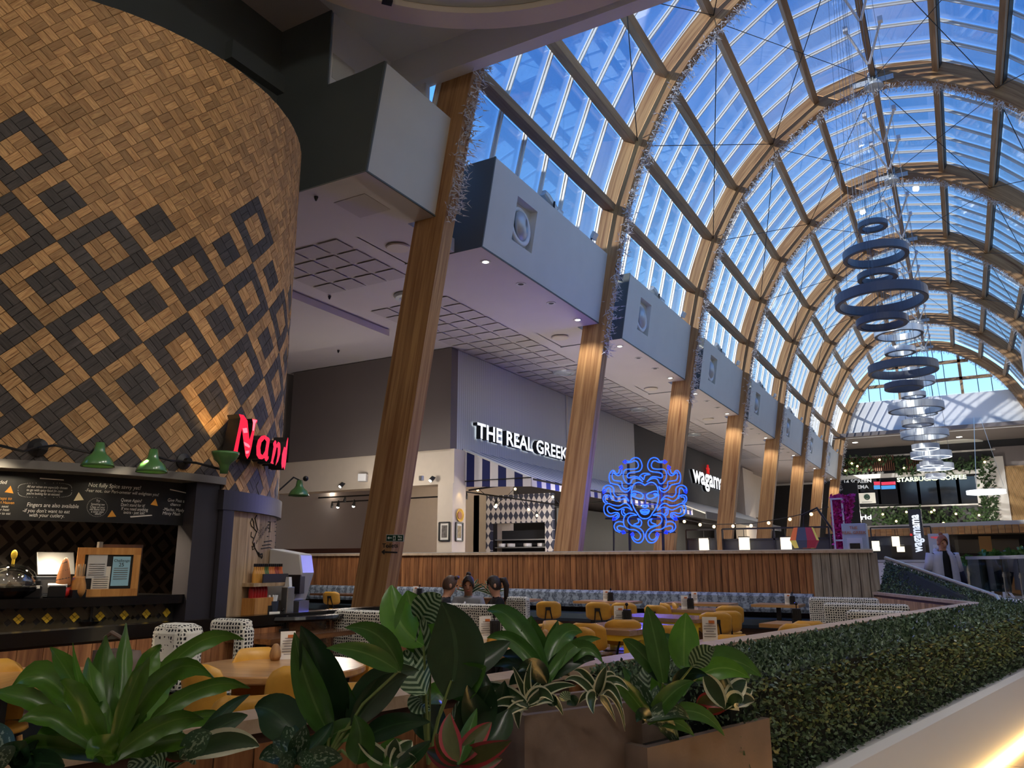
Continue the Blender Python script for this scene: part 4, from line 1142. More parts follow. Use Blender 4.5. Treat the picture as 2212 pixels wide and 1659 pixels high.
# lamp past the drum edge
hp = atD(646, 1060, 10.2); tr_ = thing('wall_lamp', 'green enamel lamp reaching out past the pier edge', 'lamp', hp)
mb = MB(); mb.lathe([(0.035, 0.13), (0.045, 0.06), (0.06, 0.035), (0.10, 0.0), (0.125, -0.05), (0.128, -0.07), (0.12, -0.065), (0.09, -0.01), (0.03, 0.04)], 24); obj('shade', mb, M['green'], tr_, smooth=True)
mb = MB(); e_ = atD(600, 1062, 10.0) - hp; mb.tube([e_, Vector((e_.x * 0.3, e_.y * 0.3, 0.16)), (0, 0, 0.13)], 0.011, 6); mb.ball((0.08, 0.02, 0.15), 0.035, 8, 6); obj('arm', mb, M['black'], tr_)
# ================================================================== THINGS ON THE COUNTERS
M['darkcarved'] = wood('carved_dark_wood', srgb(58, 40, 34), srgb(34, 22, 18), axis='Z', stretch=10, scale=3, rough=0.5, rand=0.05, knots=False)
M['framewood'] = wood('notice_frame_wood', srgb(206, 150, 84), srgb(160, 104, 50), axis='Z', stretch=10, scale=3, rough=0.4, rand=0.05, knots=False)
M['plasticblack'] = plain('black_plastic', srgb(22, 22, 24), 0.3)
M['domeglass'] = glass('dome_glass', (0.95, 0.95, 0.92), 0.6)
def oncount(x, y):
    p = atZ(x, y, ZCT); v = Vector((p.x - DX, p.y - DY)); L = v.length; k = min(1.0, (RC1 - 0.10) / L)
    return Vector((DX + v.x * k, DY + v.y * k, ZCT))
FACE = math.atan2(0.56, 0.83) * 0 + 0.98                 # counter things face the hall
def face_rot(p): return math.atan2(-p.y, -p.x) + PI / 2   # local -y towards the viewer side of the hall
p = oncount(12, 1296); t = thing('cake_dome', 'glass cake dome with yellow knob on the serving counter', 'cake dome', p)
mb = MB(); mb.lathe([(0.01, 0), (0.14, 0), (0.21, 0.06), (0.22, 0.09), (0.01, 0.09)], 28); obj('tray', mb, M['blackgloss'], t)
mb = MB(); mb.lathe([(0.2, 0.09), (0.195, 0.14), (0.16, 0.21), (0.09, 0.26), (0.01, 0.275)], 28); obj('dome', mb, M['domeglass'], t, smooth=True)
mb = MB(); mb.tube([(0, 0, 0.27), (0, 0, 0.31)], 0.012, 8); mb.ball((0, 0, 0.345), 0.04, 12, 8, (1, 0.4, 1)); obj('knob', mb, M['tileyellow'], t)
p = oncount(72, 1297); t = thing('card_terminal', 'small black payment machine with pale labels on the counter', 'card reader', p, face_rot(p))
mb = MB(); mb.box((0, 0, 0.05), (0.14, 0.2, 0.1)); mb.box((0.0, 0.02, 0.12), (0.11, 0.14, 0.05)); obj('body', mb, M['plasticblack'], t, bevel=0.01)
for i in range(3): mb = MB(); mb.box((-0.04 + i * 0.04, -0.102, 0.05 + 0.02 * i), (0.025, 0.004, 0.025)); obj('label_sticker', mb, M['paper'], t)
p = oncount(126, 1300); t = thing('tablet_stand', 'tablet screen with silver rim leaning on a stand', 'tablet', p, face_rot(p))
tl_ = Matrix.Rotation(-0.25, 3, 'X')
mb = MB(); mb.box((0, 0, 0.09), (0.24, 0.012, 0.17), mat=tl_); obj('rim', mb, M['silver'], t)
mb = MB(); mb.box((0, -0.008, 0.09), (0.225, 0.012, 0.155), mat=tl_); obj('screen', mb, M['plasticblack'], t)
mb = MB(); mb.box((0, -0.015, 0.09), (0.17, 0.01, 0.11), mat=tl_); obj('picture', mb, plain('tablet_picture', srgb(74, 70, 66), 0.4), t)
mb = MB(); mb.bar((0, 0.02, 0.12), (0, 0.12, 0.0), 0.05, 0.012); obj('foot', mb, M['plasticblack'], t)
p = oncount(120, 1284); t = thing('till_monitor', 'black till monitor tilted behind the tablet', 'till', p, face_rot(p) + 0.3)
mb = MB(); mb.box((0, 0.1, 0.27), (0.32, 0.03, 0.24), mat=Matrix.Rotation(-0.5, 3, 'X')); obj('screen', mb, M['plasticblack'], t, bevel=0.008)
mb = MB(); mb.box((0, 0.14, 0.08), (0.1, 0.08, 0.16)); mb.box((0, 0.14, 0.01), (0.24, 0.2, 0.02)); obj('stand', mb, M['plasticblack'], t)
p = oncount(172, 1302); t = thing('receipt_printer', 'small white receipt printer on the counter', 'printer', p, face_rot(p))
mb = MB(); mb.box((0, 0, 0.05), (0.13, 0.14, 0.1)); obj('body', mb, M['plasticblack'], t, bevel=0.01); mb = MB(); mb.box((0, -0.01, 0.11), (0.14, 0.12, 0.02), mat=Matrix.Rotation(0.3, 3, 'X')); obj('lid', mb, M['white'], t)
p = oncount(163, 1290); mb = MB(); mb.lathe([(0.025, 0), (0.035, 0.1), (0.03, 0.1), (0.022, 0.01), (0.005, 0.01)], 16); tag(obj('paper_cup', mb, plain('mauve_cup', srgb(140, 96, 128), 0.5), loc=p + Vector((0, 0, 0.06))), 'mauve tumbler standing behind the printer', 'cup')
mb = MB(); mb.box((0, 0, 0.03), (0.12, 0.12, 0.06)); tag(obj('counter_box', mb, M['plasticblack'], loc=p), 'low black box under the mauve tumbler', 'box')
p = oncount(203, 1304); t = thing('gourd_bottle', 'tall gourd shaped bottle with red base and black spiral', 'bottle', p)
mb = MB(); mb.lathe([(0.01, 0.08), (0.062, 0.081), (0.058, 0.13), (0.045, 0.2), (0.03, 0.27), (0.022, 0.3), (0.012, 0.32), (0.003, 0.325)], 24); obj('body', mb, plain('gourd_brown', srgb(176, 116, 72), 0.4), t, smooth=True)
mb = MB(); mb.lathe([(0.01, 0), (0.05, 0.0), (0.063, 0.03), (0.062, 0.08), (0.01, 0.08)], 24); obj('base', mb, plain('gourd_red', srgb(190, 44, 34), 0.35), t, smooth=True)
mb = MB(); mb.tube([(math.cos(a) * (0.064 - 0.042 * k / 40), math.sin(a) * (0.064 - 0.042 * k / 40), 0.09 + 0.2 * k / 40) for k in range(41) for a in [k * 0.47]], 0.005, 5); obj('spiral', mb, M['black'], t)
p = oncount(262, 1302); t = thing('stick_vase', 'turned wooden vase full of pale stirring sticks', 'vase', p)
mb = MB(); mb.lathe([(0.01, 0), (0.055, 0.0), (0.066, 0.05), (0.06, 0.1), (0.045, 0.15), (0.048, 0.17), (0.04, 0.17), (0.01, 0.16)], 24); obj('vase', mb, M['framewood'], t, smooth=True)
for k in range(12):
    a = k * 2.4; r = 0.008 + 0.026 * (k / 12); mb = MB(); mb.bar((r * math.cos(a), r * math.sin(a), 0.1), (r * 1.15 * math.cos(a), r * 1.15 * math.sin(a), 0.25 + 0.01 * (k % 3)), 0.011, 0.004); obj('stick', mb, M['pierwood'], t)
a_, b_ = atZ(200, 1298, ZCT), atZ(308, 1296, ZCT)
pb = oncount(255, 1290); t = thing('notice_board', 'wood framed black notice board with pinned sheets on the counter', 'notice board', pb, face_rot(pb) + 0.12)
W_, H_ = 0.50, 0.41; tl_ = Matrix.Rotation(-0.1, 3, 'X')
for (x, z, sx, sz) in ((0, H_ - 0.03, W_, 0.06), (0, 0.03, W_, 0.06), (-W_ / 2 + 0.03, H_ / 2, 0.06, H_ - 0.12), (W_ / 2 - 0.03, H_ / 2, 0.06, H_ - 0.12)):
    mb = MB(); mb.box((x, 0.03 - 0, z), (sx, 0.03, sz)); obj('frame_side', mb, M['framewood'], t)
mb = MB(); mb.box((0, 0.035, H_ / 2), (W_ - 0.1, 0.01, H_ - 0.1)); obj('backing', mb, M['board'], t)
for (x, z, w, h, c) in ((-0.09, 0.25, 0.15, 0.2, (196, 196, 192)), (0.10, 0.21, 0.14, 0.25, (150, 196, 212)), (-0.05, 0.14, 0.14, 0.22, (222, 214, 196))):
    mb = MB(); mb.box((x, 0.026 - z * 0.01, z), (w, 0.004, h)); obj('sheet', mb, plain('pinned_sheet', srgb(*c), 0.6), t)
    for i in range(6): mb = MB(); mb.box((x, 0.022 - z * 0.01, z + h * 0.1 - i * 0.018), (w * 0.8, 0.002, 0.005)); obj('print_line', mb, M['print'], t)
for tx_, z in (('Challenge', 0.29), ('25', 0.25)):
    me = text_mesh(tx_, 0.032 if tx_ != '25' else 0.045, 0.0, M['ink'], align='CENTER'); me.transform(Matrix.Rotation(PI / 2, 4, 'X')); obj('lettering', me, parent=t, loc=(0.10, 0.018, z))
pc_ = oncount(350, 1294); t = thing('carved_panel', 'dark carved wooden panel standing behind the notice board', 'panel', pc_ + Vector((-0.06, 0.06, 0)), face_rot(pc_) + 0.25)
mb = MB(); mb.box((0, 0, 0.22), (0.34, 0.05, 0.44)); obj('slab', mb, M['darkcarved'], t)
for i in range(5):
    for s in (-1, 1): mb = MB(); mb.bar((0, -0.03, 0.06 + i * 0.07), (s * 0.10, -0.03, 0.12 + i * 0.07), 0.015, 0.02); obj('carving', mb, M['darkcarved'], t)
mb = MB(); mb.box((-0.185, -0.01, 0.23), (0.03, 0.08, 0.46)); obj('edge_post', mb, M['lintel'], t)
for i, (x, y) in enumerate(((72, 1262), (75, 1275))):
    p = oncount(x, 1296); mb = MB(); mb.box((0, 0, 0), (0.12, 0.006, 0.055)); tag(obj('price_card', mb, M['paper'], loc=(p.x - 0.25, p.y - 0.15, ZCT + 0.22 - i * 0.08), rot=(0, 0, face_rot(p))), 'small white card pinned behind the payment machine', 'card', 'white cards behind the payment machine')
p = atZ(192, 1345, 0.965); t = thing('table_number_stand', 'black ridged bottle holder standing on the divider top', 'holder', (p.x, p.y, 0.96), 0)
mb = MB(); mb.lathe([(0.01, 0), (0.075, 0), (0.08, 0.015), (0.04, 0.03), (0.01, 0.03)], 24); obj('foot', mb, M['blackgloss'], t)
for s in (-1, 1): mb = MB(); mb.tube([(s * 0.022, 0, 0.03), (s * 0.02, 0, 0.19)], 0.009, 8); obj('prong', mb, M['plasticblack'], t)
# ---- self service station by the pier
DS = 8.95
def sat(x, y, D=DS): return atD(x, y, D)
s0 = sat(615, 1322); zs_ = 0.93
st = thing('service_station', 'dark service station top at the foot of the pier', 'counter', (s0.x, s0.y, 0), 0.6)
mb = MB(); mb.lathe([(0.01, zs_ - 0.05), (0.62, zs_ - 0.05), (0.64, zs_ - 0.03), (0.63, zs_), (0.01, zs_)], 36); obj('worktop', mb, M['blackgloss'], st)
mb = MB(); mb.lathe([(0.5, 0), (0.5, zs_ - 0.05)], 30); obj('body', mb, M['tabledark'], st)
def sz(x, y): p = sat(x, y); return p
sh_a, sh_b = onc(*cylr(534, 1262, DR + 0.06), DR + 0.06), sat(612, 1260)
mid = (sh_a + sh_b) / 2; shz = sat(575, 1261).z
t = thing('sauce_shelf', 'wooden shelf of sauce bottles fixed to the pier', 'shelf', (mid.x, mid.y, shz), math.atan2(sh_b.y - sh_a.y, sh_b.x - sh_a.x))
Ls = (Vector((sh_b.x, sh_b.y)) - Vector((sh_a.x, sh_a.y))).length
mb = MB(); mb.box((0, 0, 0), (Ls, 0.16, 0.035)); obj('board', mb, M['pierwood'], t)
mb = MB(); mb.box((0.06, -0.07, 0.06), (Ls * 0.7, 0.015, 0.09)); obj('slotted_rail', mb, M['framedark'], t)
dirx = Vector((sh_b.x - sh_a.x, sh_b.y - sh_a.y, 0)).normalized()
BC = [(206, 150, 70), (206, 150, 70), (86, 110, 60), (206, 120, 60), (150, 60, 40), (196, 96, 44)]
mbq = MB(); mbq.lathe([(0.01, 0), (0.022, 0), (0.023, 0.09), (0.012, 0.13), (0.011, 0.16)], 14); mbq.mi(1).lathe([(0.013, 0.16), (0.013, 0.19), (0.001, 0.191)], 12)
BMs = []
for c in BC:
    me = mbq.mesh('sauce_bottle', [plain('sauce_%d' % len(BMs), srgb(*c), 0.3), M['plasticblack']]); BMs.append(me)
nb = 14
for i in range(nb):
    q = mid + dirx * (-Ls * 0.33 + Ls * 0.74 * i / (nb - 1)); c = min(5, i * 6 // nb)
    tag(obj('sauce_bottle', BMs[c], loc=(q.x, q.y, shz + 0.018)), ['tall amber sauce bottle on the pier shelf', 'amber sauce bottle on the pier shelf', 'green labelled sauce bottle on the pier shelf', 'orange sauce bottle on the pier shelf', 'dark red sauce bottle on the pier shelf', 'rust red sauce bottle at the shelf end'][c], 'bottle', 'sauce bottles on the pier shelf')
# condiment crate with ketchup bottles, napkins, cutlery pot
p = sat(556, 1318, 8.6); t = thing('condiment_crate', 'wooden condiment crate below the sauce shelf', 'crate', (p.x, p.y, zs_), math.atan2(dirx.y, dirx.x))
mb = MB(); mb.box((0, 0, 0.09), (0.30, 0.16, 0.18)); obj('box', mb, M['framewood'], t); mb = MB(); mb.box((0.1, -0.082, 0.06), (0.08, 0.01, 0.08)); obj('slot', mb, M['black'], t)
mbq = MB(); mbq.lathe([(0.01, 0), (0.024, 0), (0.025, 0.08), (0.012, 0.12)], 12); mbq.mi(1).lathe([(0.015, 0.12), (0.015, 0.145), (0.001, 0.146)], 12); me = mbq.mesh('ketchup_bottle', [plain('ketchup', srgb(150, 24, 30), 0.3), M['white']])
for i in range(6):
    q = Vector((p.x, p.y, zs_ + 0.18)) + dirx * (-0.12 + 0.045 * i); tag(obj('ketchup_bottle', me, loc=q), 'red ketchup bottle with white cap on the crate', 'bottle', 'ketchup bottles on the crate')
p = sat(588, 1316, 8.7); t = thing('cutlery_pot', 'dark pot of white straws beside the condiment crate', 'pot', (p.x, p.y, zs_))
mb = MB(); mb.lathe([(0.01, 0), (0.05, 0), (0.06, 0.14), (0.05, 0.14), (0.04, 0.02), (0.01, 0.02)], 18); obj('pot', mb, plain('slate_pot', srgb(52, 60, 76), 0.5), t)
for k in range(9): a = k * 2.4; mb = MB(); mb.tube([(0.02 * math.cos(a), 0.02 * math.sin(a), 0.03), (0.045 * math.cos(a), 0.045 * math.sin(a), 0.2)], 0.006, 6); obj('straw', mb, M['white'], t)
p = sat(628, 1322, 9.2); dm = thing('drinks_machine', 'tall steel drinks machine with slanted grey front', 'drinks machine', (p.x, p.y, zs_), 0.35)
mb = MB(); mb.prism([(-0.22, 0.12), (0.10, 0.12), (0.18, 0.42), (0.14, 0.62), (-0.22, 0.68)], -0.16, 0.16, lambda u, v, w: (u, w, v)); obj('cabinet', mb, M['machine'] if 'machine' in M else M['steel'], dm, bevel=0.015)
mb = MB(); mb.box((0.0, 0, 0.06), (0.3, 0.26, 0.12)); obj('foot', mb, M['steel'], dm); mb = MB(); mb.box((0.1, -0.12, 0.3), (0.14, 0.12, 0.2)); obj('dispenser_head', mb, M['plasticblack'], dm)
mb = MB(); mb.box((0.12, -0.1, 0.005), (0.3, 0.3, 0.015)); obj('drip_tray', mb, M['plasticblack'], dm)
p = sat(622, 1280, 8.8); mb = MB(); mb.prism([(-0.035, 0), (0.035, 0), (0.02, 0.1), (-0.02, 0.1)], -0.02, 0.02, lambda u, v, w: (u, w, v)); tag(obj('sugar_dispenser', mb, M['white'], loc=(p.x, p.y, zs_ + 0.28)), 'small white tapered dispenser cap by the drinks machine', 'dispenser')
mb = MB(); mb.box((0, 0, 0.14), (0.09, 0.1, 0.28)); tag(obj('napkin_tower', mb, M['steel'], loc=(p.x, p.y, zs_), bevel=0.008), 'steel napkin tower under the white cap', 'dispenser')
# ================================================================== DINING AREA
M['tabletop'] = wood('table_wood', srgb(206, 160, 104), srgb(164, 116, 66), axis='X', stretch=12, scale=1.4, rough=0.28, rand=0.12, knots=False, coat=0.35, spec=0.5)

M['tablepale'] = wood('pale_table_wood', srgb(178, 148, 118), srgb(140, 110, 84), axis='X', stretch=12, scale=1.4, rough=0.22, rand=0.1, knots=False, coat=0.5, spec=0.5)
M['yellowmetal'] = plain('yellow_powder_coat', srgb(240, 208, 60), 0.4)
M['mustard'] = plain('mustard_leather', srgb(214, 160, 62), 0.42, var=0.08, scale=9, bump=0.15, bscale=40)
M['beechleg'] = wood('beech_leg', srgb(196, 152, 102), srgb(150, 108, 66), axis='Z', stretch=10, scale=3, rough=0.45, rand=0.1, knots=False)
M['teal'] = plain('dark_teal_leather', srgb(52, 66, 76), 0.3, var=0.1, scale=4, coat=0.2)
def pattern_fabric(name, c1, c2, sc_, thr):
    m, n, l, b = _nt(name); set_in(b, Roughness=0.9)
    tc = n.new('ShaderNodeTexCoord'); mp = n.new('ShaderNodeMapping'); mp.inputs['Scale'].default_value = (sc_, sc_, sc_); l.new(tc.outputs['Object'], mp.inputs[0])
    v = n.new('ShaderNodeTexVoronoi'); v.feature = 'DISTANCE_TO_EDGE'; v.inputs['Scale'].default_value = 1.0; v.inputs['Randomness'].default_value = 0.35; l.new(mp.outputs[0], v.inputs['Vector'])
    g = n.new('ShaderNodeMath'); g.operation = 'LESS_THAN'; g.inputs[1].default_value = thr; l.new(v.outputs[0], g.inputs[0])
    mx = n.new('ShaderNodeMixRGB'); mx.inputs[1].default_value = col(c1); mx.inputs[2].default_value = col(c2); l.new(g.outputs[0], mx.inputs[0]); l.new(mx.outputs[0], b.inputs['Base Color'])
    return m
M['bwfabric'] = pattern_fabric('black_white_fabric', srgb(32, 32, 34), srgb(222, 220, 208), 34.0, 0.20)
def zigzag(name):
    m, n, l, b = _nt(name); set_in(b, Roughness=0.85)
    tc = n.new('ShaderNodeTexCoord'); w = n.new('ShaderNodeTexWave'); w.wave_type = 'BANDS'; w.bands_direction = 'X'; w.inputs['Scale'].default_value = 1.6; w.inputs['Distortion'].default_value = 6; w.inputs['Detail Scale'].default_value = 8
    t = n.new('ShaderNodeTexNoise'); t.inputs['Scale'].default_value = 40; l.new(tc.outputs['Object'], t.inputs['Vector']); l.new(tc.outputs['Object'], w.inputs['Vector'])
    r = n.new('ShaderNodeValToRGB'); r.color_ramp.elements[0].position = 0.1; r.color_ramp.elements[0].color = col(srgb(62, 70, 84)); r.color_ramp.elements[1].position = 0.8; r.color_ramp.elements[1].color = col(srgb(146, 158, 172))
    mu = n.new('ShaderNodeMath'); mu.operation = 'MULTIPLY_ADD'; mu.inputs[1].default_value = 0.6; l.new(w.outputs['Fac'], mu.inputs[0]); l.new(t.outputs['Fac'], mu.inputs[2])
    su = n.new('ShaderNodeMath'); su.operation = 'SUBTRACT'; su.inputs[1].default_value = 0.25; l.new(mu.outputs[0], su.inputs[0]); l.new(su.outputs[0], r.inputs[0]); l.new(r.outputs[0], b.inputs['Base Color'])
    return m
M['zigzag'] = zigzag('blue_grey_woven')

# ---- low divider in front of the drum
dv = thing('wall_divider', 'low brown planked divider with thick black top along the drum', 'divider', (-6.06, 4.3, 0), PI / 2, None, 'structure')
mb = MB(); mb.box((0, 0, 0.43), (7.6, 0.07, 0.86)); obj('core', mb, M['brownside'], dv)
mb = MB(); mb.box((0, 0, 0.91), (7.65, 0.16, 0.10)); obj('black_top', mb, M['blackgloss'], dv)
mb = MB(); mb.box((0, 0, 0), (0.185, 0.03, 0.82)); _pd = mb.mesh('plank', M['divplank'] if 'divplank' in M else M['oakplank']); fix_normals(_pd)
x = -3.7
while x < 3.75:
    obj('plank', _pd, parent=dv, loc=(x, -0.05, 0.43)); x += 0.19

# ---- banquette along the screen wall
bq = thing('banquette', 'long wall banquette with blue grey woven back and dark leather seat', 'bench', (-9.7, 15.5, 0))
Lb = 14.4
mb = MB()
def rounded_back(mb, L, y0, y1, z0, z1, n=1):
    prof = [(y0, z0), (y0 - 0.02, z0 + 0.06), (y0, z1 - 0.05), (y0 + 0.04, z1), (y1, z1), (y1, z0)]
    mb.prism(prof, -L / 2, L / 2, lambda u, v, w: (w, u, v))
rounded_back(mb, Lb, 0.0, 0.22, 0.56, 0.90); obj('backrest', mb, M['zigzag'], bq)
mb = MB(); mb.prism([(-0.52, 0.30), (-0.54, 0.36), (-0.50, 0.46), (0.2, 0.46), (0.2, 0.30)], -Lb / 2, Lb / 2, lambda u, v, w: (w, u, v)); obj('seat', mb, M['teal'], bq)
mb = MB(); mb.box((0, -0.1, 0.155), (Lb, 0.6, 0.29)); obj('base', mb, M['tabledark'], bq)

# ---- tables
def table_round(c, r, label, mat='tabletop', h=0.75, group=None):
    t = thing('round_table', label, 'table', (c[0], c[1], 0), RND.uniform(-0.3, 0.3), group)
    mb = MB(); mb.lathe([(0.01, h - 0.05), (r - 0.01, h - 0.05), (r, h - 0.04), (r, h - 0.008), (r - 0.008, h), (0.01, h)], 48); obj('tabletop', mb, M[mat], t)
    mb = MB(); mb.lathe([(0.04, 0.03), (0.04, h - 0.05)], 14); obj('column', mb, M['black'], t)
    mb = MB(); mb.lathe([(0.26, 0), (0.26, 0.02), (0.06, 0.05), (0.01, 0.05)], 28); obj('base', mb, M['black'], t)
    return t
def table_rect(c, ang, lx, ly, label, mat='tabletop', h=0.75, frame='black', group=None, thick=0.045):
    t = thing('dining_table', label, 'table', (c[0], c[1], 0), ang, group)
    np_ = max(3, int(ly / 0.16))
    for i in range(np_):
        mb = MB(); w = ly / np_; mb.box((0, -ly / 2 + w * (i + 0.5), h - thick / 2), (lx, w - 0.002, thick)); obj('plank', mb, M[mat], t)
    fm = M['black'] if frame == 'black' else M['yellowmetal']
    if frame == 'yellow':
        for sx in (-1, 1):
            for sy in (-1, 1):
                mb = MB(); mb.box((sx * (lx / 2 - 0.05), sy * (ly / 2 - 0.05), (h - thick) / 2), (0.07, 0.07, h - thick)); obj('leg', mb, fm, t)
        for sy in (-1, 1):
            mb = MB(); mb.box((0, sy * (ly / 2 - 0.05), h - thick - 0.03), (lx - 0.17, 0.05, 0.06)); obj('rail', mb, fm, t)
        for sx in (-1, 1):
            mb = MB(); mb.box((sx * (lx / 2 - 0.05), 0, h - thick - 0.03), (0.05, ly - 0.17, 0.06)); obj('rail', mb, fm, t)
    else:
        n = 2 if lx > 0.95 else 1
        for i in range(n):
            dx = (i - 0.5) * lx * 0.55 if n == 2 else 0
            mb = MB(); mb.box((dx, 0, (h - thick) / 2 + 0.01), (0.07, 0.07, h - thick - 0.02)); obj('column', mb, fm, t)
            mb = MB(); mb.box((dx, 0, 0.01), (0.38, min(0.5, ly * 0.8), 0.02)); obj('base', mb, fm, t)
    return t
def cz(x, y, z=0.75): p = atZ(x, y, z); return (p.x, p.y)
T1 = ((atZ(448, 1432, .75) + atZ(768, 1442, .75)) / 2); T1c = (T1.x, T1.y)
table_round(T1c, 0.60, 'round light wood table in the bright patch among mustard chairs')
T2c = cz(1062, 1393); table_round(T2c, 0.58, 'round wood table with menu rack, behind the broad leaved plants')
A_, B_, C_ = atZ(1232, 1355, .75), atZ(1303, 1341, .75), atZ(1382, 1364, .75)
ang3 = math.atan2(C_.y - A_.y, C_.x - A_.x); T3 = (B_ + C_) / 2
table_rect((T3.x, T3.y), ang3, max(0.9, (C_ - A_).length), max(0.75, (B_ - A_).length), 'square topped table on a bright yellow steel frame', 'tablepale', frame='yellow', thick=0.055)
T4c = cz(1440, 1331); table_rect(T4c, ang3, 1.25, 0.8, 'pale table with blue glow, behind the yellow framed table', 'tablepale', frame='yellow')
T5c = cz(1487, 1314); table_rect(T5c, ang3 + 0.1, 1.1, 0.75, 'brown table with yellow steel legs nearest the banquette', 'tablepale', frame='yellow')
BT = []
for (x, y, w, lb) in ((1313, 1298, 1.15, 'wood table at the banquette behind two mustard chairs'), (1513, 1302, 1.2, 'wood table at the banquette behind the brown table'), (1712, 1298, 0.8, 'wood table at the grey plank end of the banquette'), (1118, 1294, 0.8, 'wood table at the banquette beside the patterned booth'), (745, 1282, 1.6, 'dark wood table at the banquette behind the leaning timber leg'), (900, 1288, 0.9, 'dark wood table at the banquette right of the leaning leg')):
    c_ = cz(x, y); c_ = (c_[0], min(c_[1], 14.75)); BT.append(c_); table_rect(c_, 0, w, 0.68, lb.replace(' right of', ' just past'), 'tabledark' if 'dark' in lb else 'tabletop')
Tbc = cz(985, 1326); table_rect(Tbc, ang3 + 0.2, 0.75, 0.7, 'small wood table before the middle patterned booth', 'tabledark')
Tdc = cz(618, 1367, .79); table_rect(Tdc, PI / 2 + 0.05, 1.2, 0.75, 'dark polished wood table beside the low divider', 'tabledark', h=0.79)
TLc = cz(135, 1402, .75); table_rect(TLc, PI / 2, 1.1, 0.5, 'rough dark wood table against the low divider', 'tabledark')
T0c = cz(5, 1462, .75); table_rect(T0c, PI / 2 + 0.55, 0.95, 0.7, 'light planked table with mustard chair beside the big fern', 'tabletop')

# ---- chairs: moulded mustard shells on beech legs
def curved_panel(w, h, th, bend, rc, nx=12, nz=8, zc=0.0, lean=0.0):
    """rounded, bent cushion panel, front towards +y, centred at x=0"""
    mb = MB(); f, b = [], []
    for k in range(nz + 1):
        v = -1 + 2 * k / nz
        for i in range(nx + 1):
            s = -1 + 2 * i / nx
            # superellipse outline
            hw = w / 2 * (1 - max(0.0, abs(v) - (1 - rc)) ** 2 / (rc * rc) * 0.18)
            x = s * hw; z = v * h / 2 * (1 - 0.16 * max(0, abs(s) - 0.7) / 0.3 * (1 if v > 0 else 0.6))
            y = bend * (s * s) + lean * z
            e = max(abs(s), abs(v)); t = th * (1 - 0.75 * max(0, e - 0.86) / 0.14)
            f.append((x, y + t / 2, z + zc)); b.append((x, y - t / 2, z + zc))
    n = nx + 1; N = len(f)
    fs = []
    for k in range(nz):
        for i in range(nx):
            a = k * n + i
            fs.append((a, a + n, a + n + 1, a + 1)); fs.append((N + a, N + a + 1, N + a + n + 1, N + a + n))
    rim = [i for i in range(n)] + [k * n + nx for k in range(1, nz + 1)] + [nz * n + i for i in range(nx - 1, -1, -1)] + [k * n for k in range(nz - 1, 0, -1)]
    for q in range(len(rim)):
        a, c_ = rim[q], rim[(q + 1) % len(rim)]
        fs.append((a, c_, N + c_, N + a))
    return mb.add(f + b, fs)
def make_chair(kind):
    t = thing('dining_chair', 'mustard chair', 'chair', (0, 0, 0), 0, 'mustard dining chairs')
    # seat pad, facing +y
    mb = MB(); mb.lathe([(0.01, 0.425), (0.20, 0.43), (0.222, 0.445), (0.215, 0.468), (0.18, 0.475), (0.01, 0.468)], 28, (0, 0.0, 0), Matrix.Diagonal(Vector((1.0, 0.98, 1)))); obj('seat', mb, M['mustard'], t, smooth=True)
    if kind == 0:
        mb = curved_panel(0.47, 0.29, 0.045, 0.07, 0.35, zc=0.72, lean=-0.22); o = obj('backrest', mb, M['mustard'], t, loc=(0, -0.24, 0), smooth=True)
        for s in (-1, 1):
            mb = MB(); mb.bar((s * 0.09, -0.14, 0.44), (s * 0.035, -0.285, 0.74), 0.028, 0.022, (1, 0, 0)); obj('back_strut', mb, M['black'], t)
        mb = MB(); mb.box((0, -0.29, 0.745), (0.10, 0.02, 0.05)); obj('back_plate', mb, M['black'], t)
    else:
        mb = curved_panel(0.46, 0.46, 0.05, 0.10, 0.45, zc=0.63, lean=-0.24); obj('backrest', mb, M['mustard'], t, loc=(0, -0.24, 0), smooth=True)
    mb = MB(); mb.box((0, 0, 0.415), (0.26, 0.26, 0.025)); obj('seat_frame', mb, M['black'], t)
    for sx in (-1, 1):
        for sy in (-1, 1):
            mb = MB(); mb.tube([(sx * 0.13, sy * 0.13, 0.41), (sx * 0.2, sy * 0.21, 0.0)], [0.02, 0.013], 8); obj('leg', mb, M['beechleg'], t)
    KIDS[t.name] = list(t.children)
    return t
CH = [make_chair(0), make_chair(1)]; USED = [False, False]
for c_ in CH: KIDS[c_.name] = [o for o in bpy.data.objects if o.parent == c_]
def chair(kind, p, face, label):
    """p = floor point, face = point the sitter looks at"""
    rz = math.atan2(face[1] - p[1], face[0] - p[0]) - PI / 2
    if not USED[kind]: o = CH[kind]; USED[kind] = True
    else: o = dup(CH[kind])
    o.location = (p[0], p[1], 0); o.rotation_euler = (0, 0, rz); o['label'] = label; o.scale = (0.88, 0.88, 0.97)
    return o
def chair_px(kind, x, y, face, label, z=0.86):
    """(x, y) = photo pixel of the middle of the back's top edge"""
    b = Vector(cz(x, y, z)); f = Vector((face[0], face[1])); d = (f - b).normalized()
    p = b + d * 0.25
    return chair(kind, p, face, label)
lit = 'mustard moulded chair at the bright round table, '
chair_px(1, 548, 1391, T1c, lit + 'behind its far rim')
chair_px(1, 812, 1392, T1c, lit + 'next to the patterned booth')
chair_px(1, 655, 1428, T1c, lit + 'its tall back before the menu card')
chair_px(1, 540, 1490, T1c, lit + 'pushed against the pale wall cap')
chair_px(1, 772, 1462, T1c, lit + 'half behind a dark leaf')
chair_px(1, 415, 1424, T1c, lit + 'beside the fern leaves')
chair_px(1, 40, 1428, T0c, 'mustard moulded chair at the light planked table by the fern')
chair_px(1, 1100, 1447, T2c, 'mustard moulded chair at the round table with the menu rack')
chair_px(0, 1104, 1360, T2c, 'mustard chair on the far side of the round table with rack')
lf = Vector((math.cos(ang3), math.sin(ang3)))
